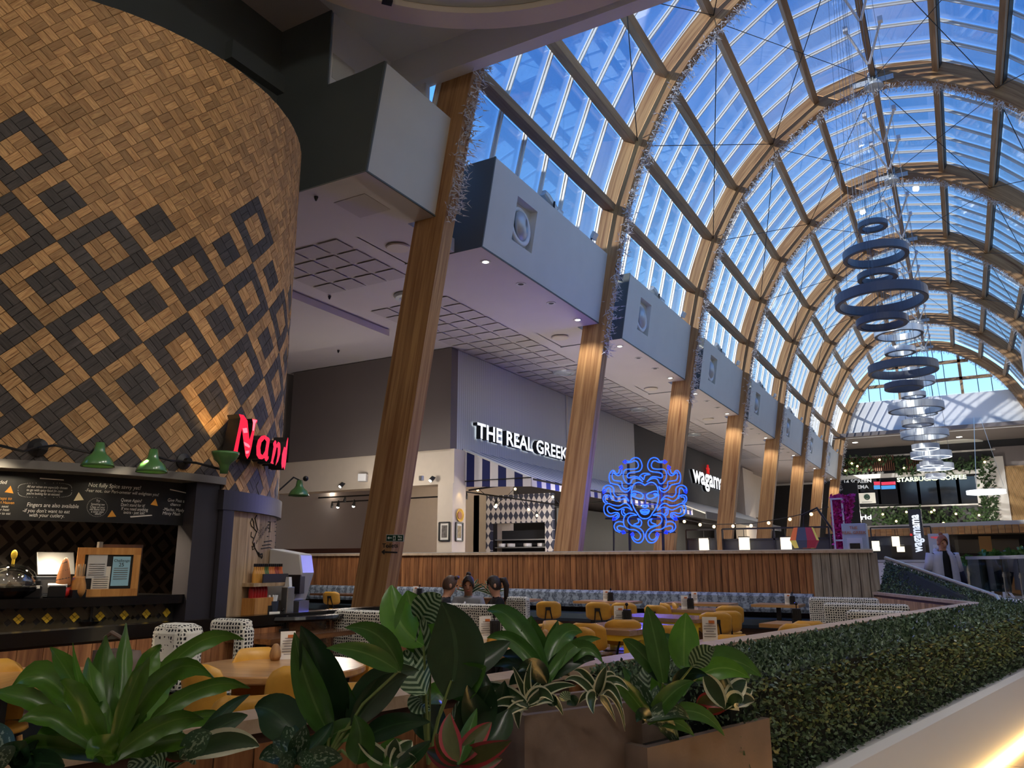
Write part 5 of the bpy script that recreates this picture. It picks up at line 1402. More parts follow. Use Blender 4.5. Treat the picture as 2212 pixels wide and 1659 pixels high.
chair_px(0, 1236, 1349, (T3.x, T3.y), 'mustard chair tucked at the short end of the yellow framed table')
chair_px(0, 1262, 1342, (T3.x, T3.y), 'mustard chair beside another at the yellow framed table end')
chair_px(0, 1334, 1328, (T3.x, T3.y), 'mustard chair between the two blue lit tables')
chair_px(1, 1350, 1414, (T3.x, T3.y), 'mustard moulded chair before the yellow steel legs')
chair_px(0, 1440, 1346, T4c, 'mustard chair with its back to the yellow framed table')
chair_px(0, 1410, 1304, T5c, 'mustard chair end on at the brown table')
chair_px(0, 1427, 1299, T5c, 'mustard chair behind the end on chair at the brown table')
chair_px(0, 1547, 1319, T5c, 'mustard chair in profile at the end of the brown table')
chair_px(0, 1572, 1316, T5c, 'mustard chair in profile behind the other profile chair')
chair_px(0, 1520, 1299, T5c, 'mustard chair behind the brown table facing the room')
chair_px(0, 1578, 1305, BT[1], 'mustard chair at the corner of the long banquette table')
chair_px(0, 1184, 1296, (BT[3][0] + 0.2, 16), 'mustard chair at the banquette beside the patterned booth')
chair_px(0, 1290, 1298, (BT[0][0] - 0.2, 16), 'mustard chair with black back bracket at the banquette')
chair_px(0, 1345, 1299, (BT[0][0] + 0.4, 16), 'mustard chair next to the bracketed chair at the banquette')
chair_px(1, 1183, 1335, (T2c[0] + 1.5, T2c[1] + 1.5), 'mustard chair in profile before the banquette chairs')
chair_px(1, 1585, 1364, (T5c[0] - 0.6, T5c[1] - 1.5), 'mustard chair seamed across the back by the pale wall cap')
chair_px(1, 1748, 1336, (atZ(1700, 1340, .75).x, atZ(1700, 1340, .75).y), 'mustard chair close to the low wall near the booths')
chair_px(1, 1722, 1342, (atZ(1690, 1345, .75).x, atZ(1690, 1345, .75).y), 'mustard chair beside the black wire rack near the low wall')
chair_px(0, 712, 1276, (BT[4][0], 16), 'mustard chair with its back turned at the dark banquette table')

# two round stools under the yellow framed table
def stool(p, label):
    t = thing('stool', label, 'stool', (p[0], p[1], 0), 0, 'low round stools')
    mb = MB(); mb.lathe([(0.01, 0.43), (0.17, 0.43), (0.185, 0.445), (0.18, 0.465), (0.01, 0.47)], 26); obj('seat', mb, M['tabledark'], t)
    for a in range(3):
        c_, s_ = math.cos(a * 2.09), math.sin(a * 2.09)
        mb = MB(); mb.tube([(c_ * 0.1, s_ * 0.1, 0.43), (c_ * 0.17, s_ * 0.17, 0)], [0.018, 0.012], 8); obj('leg', mb, M['tabledark'], t)
stool(cz(1290, 1412, .46), 'dark round stool nearest the wall cap under the yellow frame'); stool(cz(1335, 1402, .46), 'dark round stool standing deeper under the yellow frame')

# ---- patterned booth benches
def booth(px0, px1, ytop, ztop, label, depth=0.16, hgt=0.62, seat=1):
    a, b = atZ(px0, ytop, ztop), atZ(px1, ytop, ztop)
    c_ = (a + b) / 2
    Y_ = c_.y
    a, b = atY(px0, ytop, Y_), atY(px1, ytop, Y_)
    L = b.x - a.x
    t = thing('booth_bench', label, 'bench', ((a.x + b.x) / 2, Y_, 0), 0, 'patterned booth benches')
    mb = MB(); mb.box((0, depth / 2, ztop - hgt / 2), (L, depth, hgt)); obj('backrest', mb, M['bwfabric'], t, bevel=0.05)
    mb = MB(); mb.box((0, depth + seat * 0.24 if seat > 0 else -0.24, 0.41), (L, 0.48, 0.12)); obj('seat', mb, M['teal'], t, bevel=0.03)
    mb = MB(); mb.box((0, depth / 2 + seat * 0.2, 0.17), (L - 0.1, 0.4, 0.34)); obj('base', mb, M['black'], t)
    return t
booth(718, 852, 1319, 0.97, 'black and white patterned booth back beside the dark polished table')
booth(945, 1088, 1305, 0.97, 'black and white patterned booth back before the seated people', hgt=0.6)
booth(1745, 1897, 1291, 0.95, 'black and white patterned booth at the grey planks')
booth(1776, 1963, 1304, 0.95, 'black and white patterned booth along the pale planked wall')
booth(1826, 2000, 1320, 0.93, 'black and white patterned booth closest to the sharp corner')
booth(1090, 1136, 1289, 0.98, 'narrow patterned booth end behind the dark haired woman')
# pair of patterned seats at the divider
sp_ = atZ(360, 1342, 1.0); t = thing('booth_chair', 'pair of patterned seat cushions with rounded ends by the divider', 'seat', (sp_.x + 0.15, sp_.y, 0), 0.1)
mb = MB(); mb.box((0, 0, 0.74), (0.34, 0.26, 0.5)); obj('backrest', mb, M['bwfabric'], t, bevel=0.07)
mb = MB(); mb.box((0.22, 0.34, 0.95), (0.36, 0.14, 0.12)); mb.box((0.36, 0.34, 0.68), (0.12, 0.14, 0.55)); obj('arm_frame', mb, M['bwfabric'], t, bevel=0.04)
mb = MB(); mb.box((0.05, 0.1, 0.40), (0.5, 0.5, 0.12)); obj('seat', mb, M['teal'], t, bevel=0.03)
mb = MB(); mb.box((0.05, 0.1, 0.17), (0.4, 0.4, 0.34)); obj('base', mb, M['black'], t)

# ---- menu racks and cards
M['paper'] = plain('menu_paper', srgb(240, 238, 230), 0.6)
M['print'] = plain('menu_print', srgb(110, 106, 104), 0.7)
M['food'] = plain('menu_food_print', srgb(214, 120, 60), 0.6)
def menu(c, z, label, rz=None, s=1.0, rack=True, card=True):
    s = s * 0.78
    if rz is None: rz = math.atan2(-c[1], -c[0]) + PI / 2 + RND.uniform(-0.35, 0.35)
    t = thing('menu_rack', label, 'menu rack', (c[0], c[1], z), rz)
    if card:
        tl = Matrix.Rotation(-0.12, 3, 'X')
        mb = MB(); mb.box((-0.05 * s, 0.02, 0.135 * s), (0.15 * s, 0.006, 0.27 * s), mat=tl); obj('card', mb, M['paper'], t)
        for i in range(7):
            mb = MB(); mb.box((-0.05 * s, 0.002 + 0.016 * (0.5 - i / 7), (0.05 + i * 0.026) * s), ((0.12 if i % 3 else 0.08) * s, 0.003, 0.006 * s)); obj('print_line', mb, M['print'], t)
        mb = MB(); mb.box((-0.03 * s, 0.0, 0.22 * s), (0.06 * s, 0.004, 0.035 * s)); obj('food_picture', mb, M['food'], t)
    if rack:
        mb = MB(); mb.box((0.07 * s, 0.03, 0.012), (0.14 * s, 0.14, 0.024)); obj('tray', mb, M['black'], t)
        for k in range(5):
            mb = MB(); x = 0.0 + k * 0.034 * s; mb.tube([(x, -0.03, 0.02), (x, -0.03, 0.19 * s)], 0.004, 5); obj('wire', mb, M['black'], t)
        mb = MB(); mb.box((0.07 * s, 0.03, 0.12 * s), (0.12 * s, 0.09, 0.19 * s)); obj('caddy', mb, M['blackpaint'], t)
        mb = MB(); mb.tube([(0.07 * s, 0.03, 0.2 * s), (0.07 * s, 0.03, 0.28 * s)], 0.006, 6); mb.ball((0.07 * s, 0.03, 0.29 * s), 0.025 * s, 10, 8); obj('number_knob', mb, M['blackgloss'], t)
menu(cz(632, 1424), .75, 'white food menu card standing on the bright round table', s=0.95, rack=False)
menu(cz(1058, 1381), .75, 'menu card with black caddy on the round table', s=1.0)
menu(cz(1345, 1349), .75, 'menu card and black caddy on the yellow framed table', s=1.0)
menu((T5c[0], T5c[1] - 0.05), .75, 'menu card and black caddy on the brown table', s=0.95)
menu((BT[0][0], BT[0][1]), .75, 'menu and caddy on the banquette table behind two chairs', s=0.95)
menu((BT[1][0] - 0.1, BT[1][1] + 0.1), .75, 'slim menu card on the long banquette table', rack=False, s=0.9)
menu((BT[2][0] + 0.2, BT[2][1]), .75, 'menu card on the banquette table at the grey planks', s=0.85)
menu((BT[4][0] + 0.35, BT[4][1]), .75, 'black caddy on the dark banquette table', card=False)
menu((BT[5][0], BT[5][1]), .75, 'menu card and caddy on the dark table past the leaning leg')
menu(cz(600, 1364, .79), .79, 'thin black caddy with folded napkin on the dark polished table', s=0.9)
table_rect(cz(1560, 1392), ang3, 0.7, 0.7, 'small table beside the pale wall cap holding open menus', 'tabletop')
menu(cz(1546, 1392), 0.75, 'open menu card fan standing by the pale wall cap', s=1.1, rack=False)
t = cz(1712, 1346); table_rect(t, ang3, 0.6, 0.6, 'small table beside the low wall holding a wire rack', 'tabletop'); menu(t, 0.75, 'black wire rack beside the low wall chair', card=False)
# egg-shaped salt shaker on the bright table and salts elsewhere
mbq = MB(); mbq.lathe([(0.01, 0), (0.03, 0.002), (0.042, 0.03), (0.04, 0.06), (0.028, 0.1), (0.015, 0.118), (0.005, 0.12)], 18); _ss = mbq.mesh('salt_shaker', M['beechleg']); fix_normals(_ss); _ss.shade_smooth()
for (x, y, z, lb) in ((594, 1427, .75, 'egg shaped wooden shaker on the bright round table'), (596, 1362, .79, 'egg shaped wooden shaker on the dark polished table'), (1178, 1390, .75, 'pale round shaker on the round table with rack')):
    c_ = cz(x, y, z); tag(obj('salt_shaker', _ss, loc=(c_[0], c_[1], z)), lb, 'shaker')

# ---- coat, handbag
M['plum'] = plain('plum_cloth', srgb(84, 42, 62), 0.9, var=0.2, scale=10)
M['taupe'] = plain('taupe_leather', srgb(96, 80, 68), 0.6, var=0.15, scale=6)
def lump(name, c, sz, mat, label, cat, seed, rough=0.25):
    R_ = random.Random(seed); bm = bmesh.new(); bmesh.ops.create_icosphere(bm, subdivisions=3, radius=1)
    ph = [(R_.uniform(2, 6), R_.uniform(0, 6), Vector((R_.uniform(-1, 1), R_.uniform(-1, 1), R_.uniform(-1, 1)))) for _ in range(6)]
    for v in bm.verts:
        k = 1 + rough * sum(math.sin(f * v.co.dot(d) + p) for f, p, d in ph) / 3
        v.co = Vector((v.co.x * sz[0] * k, v.co.y * sz[1] * k, v.co.z * sz[2] * k))
    me = bpy.data.meshes.new(name); bm.to_mesh(me); bm.free(); me.materials.append(mat); me.shade_smooth()
    return tag(obj(name, me, loc=c), label, cat)
p = atZ(8, 1392, 0.86); lump('coat', (p.x, p.y, 0.72), (0.13, 0.16, 0.2), M['plum'], 'crumpled plum coat hung on a seat by the divider', 'coat', 3)
p = atZ(238, 1380, .95); hb = thing('handbag', 'taupe leather handbag with white bead charm standing on a seat', 'handbag', (p.x + 0.1, p.y, 0.46))
R_ = random.Random(5); bm = bmesh.new(); bmesh.ops.create_cube(bm, size=1); bmesh.ops.subdivide_edges(bm, edges=bm.edges, cuts=5, use_grid_fill=True)
for v in bm.verts:
    k = 1 - 0.35 * max(0, v.co.z); v.co = Vector((v.co.x * 0.34 * k + 0.015 * math.sin(v.co.z * 9), v.co.y * 0.2 * k + 0.01 * math.sin(v.co.x * 12), (v.co.z + 0.5) * 0.42))
me = bpy.data.meshes.new('bag_body'); bm.to_mesh(me); bm.free(); me.materials.append(M['taupe']); me.shade_smooth(); obj('bag_body', me, parent=hb)
mb = MB(); mb.tube([(-0.12, 0, 0.4), (-0.1, -0.04, 0.5), (0, -0.06, 0.54), (0.1, -0.04, 0.5), (0.12, 0, 0.4)], 0.014, 6); obj('strap', mb, M['taupe'], hb)
for i in range(9):
    a = i / 9 * 2 * PI; mb = MB(); mb.ball((0.16 + 0.025 * math.cos(a), -0.11, 0.22 + 0.05 * math.sin(a)), 0.009, 8, 6); obj('charm_bead', mb, M['white'], hb)
# booth seat that carries coat and bag
mb = MB(); mb.box((0, 0, 0.23), (0.5, 2.6, 0.46)); p = atZ(120, 1400, .9); tag(obj('divider_bench', mb, M['teal'], loc=(-5.7, 3.35, 0), bevel=0.03), 'dark leather bench running below the low divider', 'bench')
# ================================================================== PEOPLE
M['skin'] = plain('skin', srgb(206, 156, 128), 0.5, spec=0.3)
M['skin2'] = plain('skin_tan', srgb(176, 124, 96), 0.5, spec=0.3)
M['hair_dark'] = plain('dark_hair', srgb(46, 34, 28), 0.5, bump=0.5, bscale=90)
M['hair_brown'] = plain('brown_hair', srgb(78, 54, 40), 0.5, bump=0.5, bscale=90)
M['hair_red'] = plain('auburn_hair', srgb(150, 88, 56), 0.5, bump=0.5, bscale=90)
M['blackcloth'] = plain('black_cloth', srgb(24, 24, 28), 0.85)
M['greycloth'] = plain('grey_hoodie_cloth', srgb(150, 152, 156), 0.9, var=0.06, scale=12)
M['denim'] = plain('blue_denim', srgb(92, 118, 152), 0.85, var=0.12, scale=20)
M['lilac'] = plain('pale_lilac_jacket', srgb(196, 198, 212), 0.6, var=0.05, scale=14)
M['navy'] = plain('navy_sleeve', srgb(30, 34, 56), 0.8)
M['eye'] = plain('eye_dark', srgb(30, 22, 18), 0.2)
M['lip'] = plain('lips', srgb(170, 90, 84), 0.5)
def skin_body(name, chains, parent, mats, pick):
    """chains: lists of (point, radius); the first vertex of the first chain is the pelvis"""
    vs, es, rs = [], [], []
    idx = {}
    def vid(p, r):
        k = (round(p[0], 4), round(p[1], 4), round(p[2], 4))
        if k not in idx: idx[k] = len(vs); vs.append(p); rs.append(r)
        return idx[k]
    for ch in chains:
        ids = [vid(p, r) for p, r in ch]
        es += list(zip(ids[:-1], ids[1:]))
    me = bpy.data.meshes.new(name); me.from_pydata(vs, es, [])
    o = bpy.data.objects.new(name, me); C.objects.link(o)
    m = o.modifiers.new('skin', 'SKIN'); m.use_smooth_shade = True
    for i, sv in enumerate(me.skin_vertices[0].data): sv.radius = (rs[i][0], rs[i][1]) if isinstance(rs[i], tuple) else (rs[i], rs[i]); sv.use_root = (i == 0)
    s = o.modifiers.new('sub', 'SUBSURF'); s.levels = 2; s.render_levels = 2
    dg = bpy.context.evaluated_depsgraph_get(); me2 = bpy.data.meshes.new_from_object(o.evaluated_get(dg))
    bpy.data.objects.remove(o)
    me2.materials.clear()
    for q in mats: me2.materials.append(q)
    for p in me2.polygons: p.material_index = pick(p.center)
    me2.shade_smooth()
    return obj(name, me2, parent=parent)
def head_parts(t, hc, yawh, pitch_, hair, style, skin, s=1.0):
    """face and hair around head centre hc; yawh turns the face about z"""
    Rm = Matrix.Rotation(yawh, 3, 'Z') @ Matrix.Rotation(pitch_, 3, 'X')
    hc = Vector(hc)
    def P(x, y, z): return hc + Rm @ (Vector((x, y, z)) * s)
    mb = MB()
    # cranial cap: ellipsoid cut above the brow
    prof = []
    n, m_ = 20, 10
    vs, fs = [], []
    for i in range(m_ + 1):
        a = PI * 0.66 * i / m_
        for k in range(n):
            b = 2 * PI * k / n
            front = max(0, math.sin(b))
            aa = a * (1 - 0.56 * front ** 2)
            rr = 1.0 + 0.02 * math.sin(b * 7 + i)
            vs.append(P(0.083 * math.sin(aa) * math.cos(b) * rr, (0.103 * math.sin(aa) * math.sin(b)) * rr - 0.008, 0.128 * math.cos(aa) * rr))
    for i in range(m_):
        for k in range(n): fs.append((i * n + k, (i + 1) * n + k, (i + 1) * n + (k + 1) % n, i * n + (k + 1) % n))
    mb.add(vs, fs)
    if style == 'pony':
        mb.tube([P(0, -0.09, 0.06), P(0, -0.15, 0.06), P(0, -0.18, -0.02), P(0.01, -0.17, -0.14), P(0.01, -0.15, -0.22)], [0.03 * s, 0.045 * s, 0.04 * s, 0.03 * s, 0.008 * s], 10)
    if style == 'long':
        for sx in (-1, 1): mb.tube([P(sx * 0.07, -0.02, 0.05), P(sx * 0.085, -0.03, -0.06), P(sx * 0.08, -0.03, -0.15)], [0.03 * s, 0.035 * s, 0.015 * s], 8)
    if style == 'bun': mb.ball(P(0, -0.08, 0.12), 0.035 * s, 10, 8)
    if style == 'fringe': mb.tube([P(-0.05, 0.05, 0.10), P(0.0, 0.07, 0.112), P(0.05, 0.05, 0.10)], [0.022 * s, 0.03 * s, 0.022 * s], 8)
    obj('hair', mb, hair, t, smooth=True)
    for sx in (-1, 1):
        mb = MB(); mb.ball(P(sx * 0.032, 0.083, 0.008), 0.009 * s, 8, 6); obj('eye', mb, M['eye'], t, smooth=True)
        mb = MB(); mb.ball(P(sx * 0.08, -0.005, -0.005), 0.024 * s, 8, 6, (0.45, 0.8, 1.2)); obj('ear', mb, skin, t, smooth=True)
    mb = MB(); mb.tube([P(0, 0.088, 0.012), P(0, 0.108, -0.028), P(0, 0.09, -0.036)], [0.008 * s, 0.014 * s, 0.008 * s], 7); obj('nose', mb, skin, t, smooth=True)
    mb = MB(); mb.tube([P(-0.024, 0.084, -0.063), P(0, 0.092, -0.064), P(0.024, 0.084, -0.063)], [0.004 * s, 0.007 * s, 0.004 * s], 6); obj('mouth', mb, M['lip'], t, smooth=True)
def hand(w, d, side, s=1.0, curl=0.5):
    """palm from wrist w along d with five finger chains"""
    w, d = Vector(w), Vector(d).normalized(); sidev = Vector(side).normalized(); nrm = d.cross(sidev)
    palm = w + d * 0.075 * s
    ch = [[(tuple(w), 0.026), (tuple(palm), (0.034, 0.018))]]
    for k, (off, L) in enumerate(((-0.03, 0.06), (-0.01, 0.072), (0.01, 0.068), (0.028, 0.052))):
        a = palm + sidev * off * s; b = a + d * L * 0.55 * s + nrm * curl * 0.012; c_ = b + d * L * 0.45 * s * (1 - curl * 0.4) + nrm * curl * 0.03
        ch.append([(tuple(palm), (0.034, 0.018)), (tuple(a + d * 0.012), 0.009), (tuple(b), 0.008), (tuple(c_), 0.007)])
    th = w + d * 0.03 * s - sidev * 0.035 * s
    ch.append([(tuple(w), 0.026), (tuple(th), 0.011), (tuple(th + d * 0.04 * s - sidev * 0.012), 0.009)])
    return ch
def person(label, loc, rz, pose, mats, hair, style, head_yaw=0.0, head_pitch=0.0, skin=None, top_mat=None):
    skin = skin or M['skin']
    t = thing('person', label, 'person', loc, rz)
    J = pose
    ch = [[(J['pelvis'], (0.14, 0.11)), (J['waist'], (0.13, 0.10)), (J['chest'], (0.15, 0.11)), (J['neck0'], (0.07, 0.065)), (J['neck1'], 0.052), (J['head0'], (0.068, 0.082)), (J['head1'], (0.078, 0.095)), (J['head2'], (0.055, 0.065))]]
    for sd in ('l', 'r'):
        ch.append([(J['chest'], (0.15, 0.11)), (J['sh_' + sd], 0.07), (J['el_' + sd], 0.046), (J['wr_' + sd], 0.028)])
        d = Vector(J['wr_' + sd]) - Vector(J['el_' + sd])
        ch += hand(J['wr_' + sd], d, (1 if sd == 'r' else -1, 0.25, 0))
        ch.append([(J['pelvis'], (0.14, 0.11)), (J['hip_' + sd], 0.095), (J['kn_' + sd], 0.06), (J['an_' + sd], 0.042), (J['toe_' + sd], (0.045, 0.03))])
    hz = (J['neck0'][2] + J['neck1'][2]) / 2
    hc = Vector(J['head1'])
    wr = [Vector(J['wr_l']), Vector(J['wr_r'])]; legs = [Vector(J[k]) for k in ('kn_l', 'kn_r', 'an_l', 'an_r')]
    def near_leg(c):
        dl = 9
        for sd in ('l', 'r'):
            for a, b in (('hip_', 'kn_'), ('kn_', 'an_')):
                A, B = Vector(J[a + sd]), Vector(J[b + sd]); u = max(0, min(1, (c - A).dot(B - A) / (B - A).length_squared)); dl = min(dl, (c - A - (B - A) * u).length)
        return dl
    toes = [Vector(J['toe_l']), Vector(J['toe_r']), Vector(J['an_l']), Vector(J['an_r'])]
    def near_arm(c):
        dl = 9
        for sd in ('l', 'r'):
            for a, b in (('sh_', 'el_'), ('el_', 'wr_')):
                A, B = Vector(J[a + sd]), Vector(J[b + sd]); u = max(0, min(1, (c - A).dot(B - A) / (B - A).length_squared)); dl = min(dl, (c - A - (B - A) * u).length)
        return dl
    def pick(c):
        c = Vector(c)
        if c.z > hz: return 0
        if min((c - w).length for w in wr) < 0.13 and min((c - w - (w - Vector(J['el_' + sd])).normalized() * 0.09).length for w, sd in zip(wr, 'lr')) < 0.10: return 0
        if min((c - q).length for q in toes) < 0.09: return 3
        if near_leg(c) < 0.10 and near_arm(c) > 0.05 and c.z < J['waist'][2] - 0.03: return 2
        return 1
    skin_body('body', ch, t, [skin, mats[0], mats[1], mats[2]], pick)
    head_parts(t, hc + Vector((0, 0.012, 0.0)), head_yaw, head_pitch, hair, style, skin)
    return t
def seated(lean=0.05, hands=((-0.18, 0.42, 0.78), (0.18, 0.42, 0.78)), headoff=(0, 0.03)):
    y = lean
    J = dict(pelvis=(0, 0, 0.53), waist=(0, y * 0.4, 0.68), chest=(0, y * 0.9, 0.86), neck0=(0, y + 0.0, 1.0), neck1=(0, y + headoff[1] * 0.4, 1.045), head0=(headoff[0], y + headoff[1], 1.10), head1=(headoff[0], y + headoff[1] + 0.01, 1.17), head2=(headoff[0], y + headoff[1], 1.245),
             sh_l=(-0.17, y, 0.95), sh_r=(0.17, y, 0.95), el_l=(-0.23, y + 0.16, 0.72), el_r=(0.23, y + 0.16, 0.72), wr_l=hands[0], wr_r=hands[1],
             hip_l=(-0.10, 0.05, 0.50), hip_r=(0.10, 0.05, 0.50), kn_l=(-0.13, 0.44, 0.50), kn_r=(0.13, 0.44, 0.50), an_l=(-0.13, 0.42, 0.08), an_r=(0.13, 0.42, 0.08), toe_l=(-0.14, 0.56, 0.035), toe_r=(0.14, 0.56, 0.035))
    return J
pA, pB, pC = atZ(955, 1281, 1.16), atZ(1013, 1277, 1.16), atZ(1072, 1280, 1.16)
def flatp(x, y, Dd): p = atD(x, y, Dd); return Vector((p.x, p.y, 0))
DP = 10.6
qA, qB, qC = flatp(950, 1281, DP), flatp(1013, 1277, DP + 0.5), flatp(1080, 1280, DP)
dz_ = atD(955, 1281, DP).z - 1.18
# shared table between them
tc_ = (qA + qC) / 2 + Vector((0.1, 0.15, 0))
camr = math.atan2(_syw, _cyw)
person('seated man in a black top with swept brown hair, seen in profile', qA + Vector((0, 0, 0)), camr - PI / 2 + 0.1, seated(0.08, headoff=(0, 0.04)), [M['blackcloth'], M['blackcloth'], M['black']], M['hair_brown'], 'fringe', 0.0, -0.15)
person('seated person in a grey hoodie with tied back hair, looking down', qB, camr + PI, seated(0.12, hands=((-0.1, 0.36, 0.80), (0.1, 0.36, 0.80)), headoff=(0, 0.06)), [M['greycloth'], M['denim'], M['black']], M['hair_dark'], 'bun', 0.0, -0.22, M['skin2'])
person('seated woman in a black top with a dark ponytail, seen in profile', qC, camr + PI / 2 + 0.25, seated(0.04, headoff=(0, 0.03)), [M['blackcloth'], M['greycloth'], M['black']], M['hair_dark'], 'pony', 0.0, -0.05)
table_rect((tc_.x, tc_.y), camr, 0.66, 0.6, 'small wood table between the three seated people', 'tabletop', h=0.74)
M['greenbottle'] = plain('green_plastic', srgb(40, 150, 70), 0.3)
t = thing('sports_bottle', 'green plastic drinks bottle with white cap on the people table', 'bottle', (atD(1004, 1295, DP - 0.1).x, atD(1004, 1295, DP - 0.1).y, 0.74))
mb = MB(); mb.lathe([(0.01, 0), (0.036, 0.002), (0.036, 0.07), (0.031, 0.085), (0.036, 0.1), (0.036, 0.15), (0.03, 0.17)], 18); obj('body', mb, M['greenbottle'], t, smooth=True)
mb = MB(); mb.lathe([(0.03, 0.17), (0.032, 0.175), (0.03, 0.195), (0.012, 0.2), (0.01, 0.225), (0.002, 0.227)], 16); obj('cap', mb, M['white'], t, smooth=True)
M['drinkglass'] = glass('drinking_glass', (0.9, 0.93, 0.95), 0.3)
mb = MB(); mb.lathe([(0.03, 0.0), (0.034, 0.12), (0.031, 0.12), (0.027, 0.01), (0.005, 0.01)], 18)
p = atD(1023, 1298, DP - 0.1); tag(obj('drinking_glass', mb, M['drinkglass'], loc=(p.x, p.y, 0.74)), 'clear drinking glass beside the green bottle', 'glass')
p = atZ(1107, 1322, .75); mb = MB(); mb.lathe([(0.03, 0.0), (0.036, 0.15), (0.033, 0.15), (0.027, 0.01), (0.005, 0.01)], 18)
# woman walking
WD = 15.6
w_ = atD(2036, 1200, WD); wz = 0.22
J = dict(pelvis=(0, 0, 0.93), waist=(0, 0.0, 1.07), chest=(0, 0.01, 1.27), neck0=(0, 0.02, 1.42), neck1=(0, 0.03, 1.465), head0=(0, 0.045, 1.52), head1=(0, 0.055, 1.585), head2=(0, 0.045, 1.655),
         sh_l=(-0.19, 0.0, 1.36), sh_r=(0.19, 0.0, 1.36), el_l=(-0.28, -0.06, 1.10), el_r=(0.28, 0.02, 1.10), wr_l=(-0.33, -0.05, 0.88), wr_r=(0.33, 0.10, 0.88),
         hip_l=(-0.09, 0, 0.90), hip_r=(0.09, 0, 0.90), kn_l=(-0.10, 0.14, 0.50), kn_r=(0.10, -0.02, 0.50), an_l=(-0.10, 0.16, 0.09), an_r=(0.10, -0.2, 0.12), toe_l=(-0.10, 0.30, 0.04), toe_r=(0.10, -0.08, 0.05))
wm = person('walking woman in a pale padded jacket, black top and blue jeans', (w_.x, w_.y, wz), camr + PI - 0.12, J, [M['blackcloth'], M['denim'], M['black']], M['hair_red'], 'bun', 0.0, -0.28)
# open jacket: two fronts, back, sleeves
def jacket(t):
    def pan(a0, a1, nm):
        mb = MB(); vs, fs = [], []; n, m_ = 10, 8
        for k in range(m_ + 1):
            z = 0.80 + (1.43 - 0.80) * k / m_
            rx = 0.245 - 0.05 * (z - 0.8); ry = 0.17 - 0.03 * (z - 0.8)
            if z > 1.33: rx *= 1 - (z - 1.33) * 3.6; ry *= 1 - (z - 1.33) * 2
            q = 1 + 0.012 * math.sin(k * PI)
            for i in range(n + 1):
                a = a0 + (a1 - a0) * i / n
                vs.append((rx * math.cos(a) * q, ry * math.sin(a) * q + 0.01, z))
        for k in range(m_):
            for i in range(n):
                b = k * (n + 1) + i; fs.append((b, b + 1, b + n + 2, b + n + 1))
        mb.add(vs, fs); o = obj(nm, mb, M['lilac'], t, smooth=True); s_ = o.modifiers.new('th', 'SOLIDIFY'); s_.thickness = 0.022
    pan(PI * 0.60, PI * 2.40, 'jacket')
    for sd in ('l', 'r'):
        mb = MB(); a, b, c_ = Vector(J['sh_' + sd]), Vector(J['el_' + sd]), Vector(J['wr_' + sd])
        mb.tube([a + Vector((0, 0, 0.03)), a * 0.5 + b * 0.5, b], [0.078, 0.072, 0.062], 12); obj('sleeve', mb, M['lilac'], t, smooth=True)
        mb = MB(); mb.tube([b, b * 0.5 + c_ * 0.5, c_], [0.063, 0.056, 0.048], 12); obj('lower_sleeve', mb, M['navy'], t, smooth=True)
    mb = MB(); mb.tube([(-0.10, 0.05, 1.40), (-0.09, -0.06, 1.45), (0, -0.09, 1.46), (0.09, -0.06, 1.45), (0.10, 0.05, 1.40)], [0.03, 0.035, 0.04, 0.035, 0.03], 8); obj('collar', mb, M['lilac'], t, smooth=True)
jacket(wm)
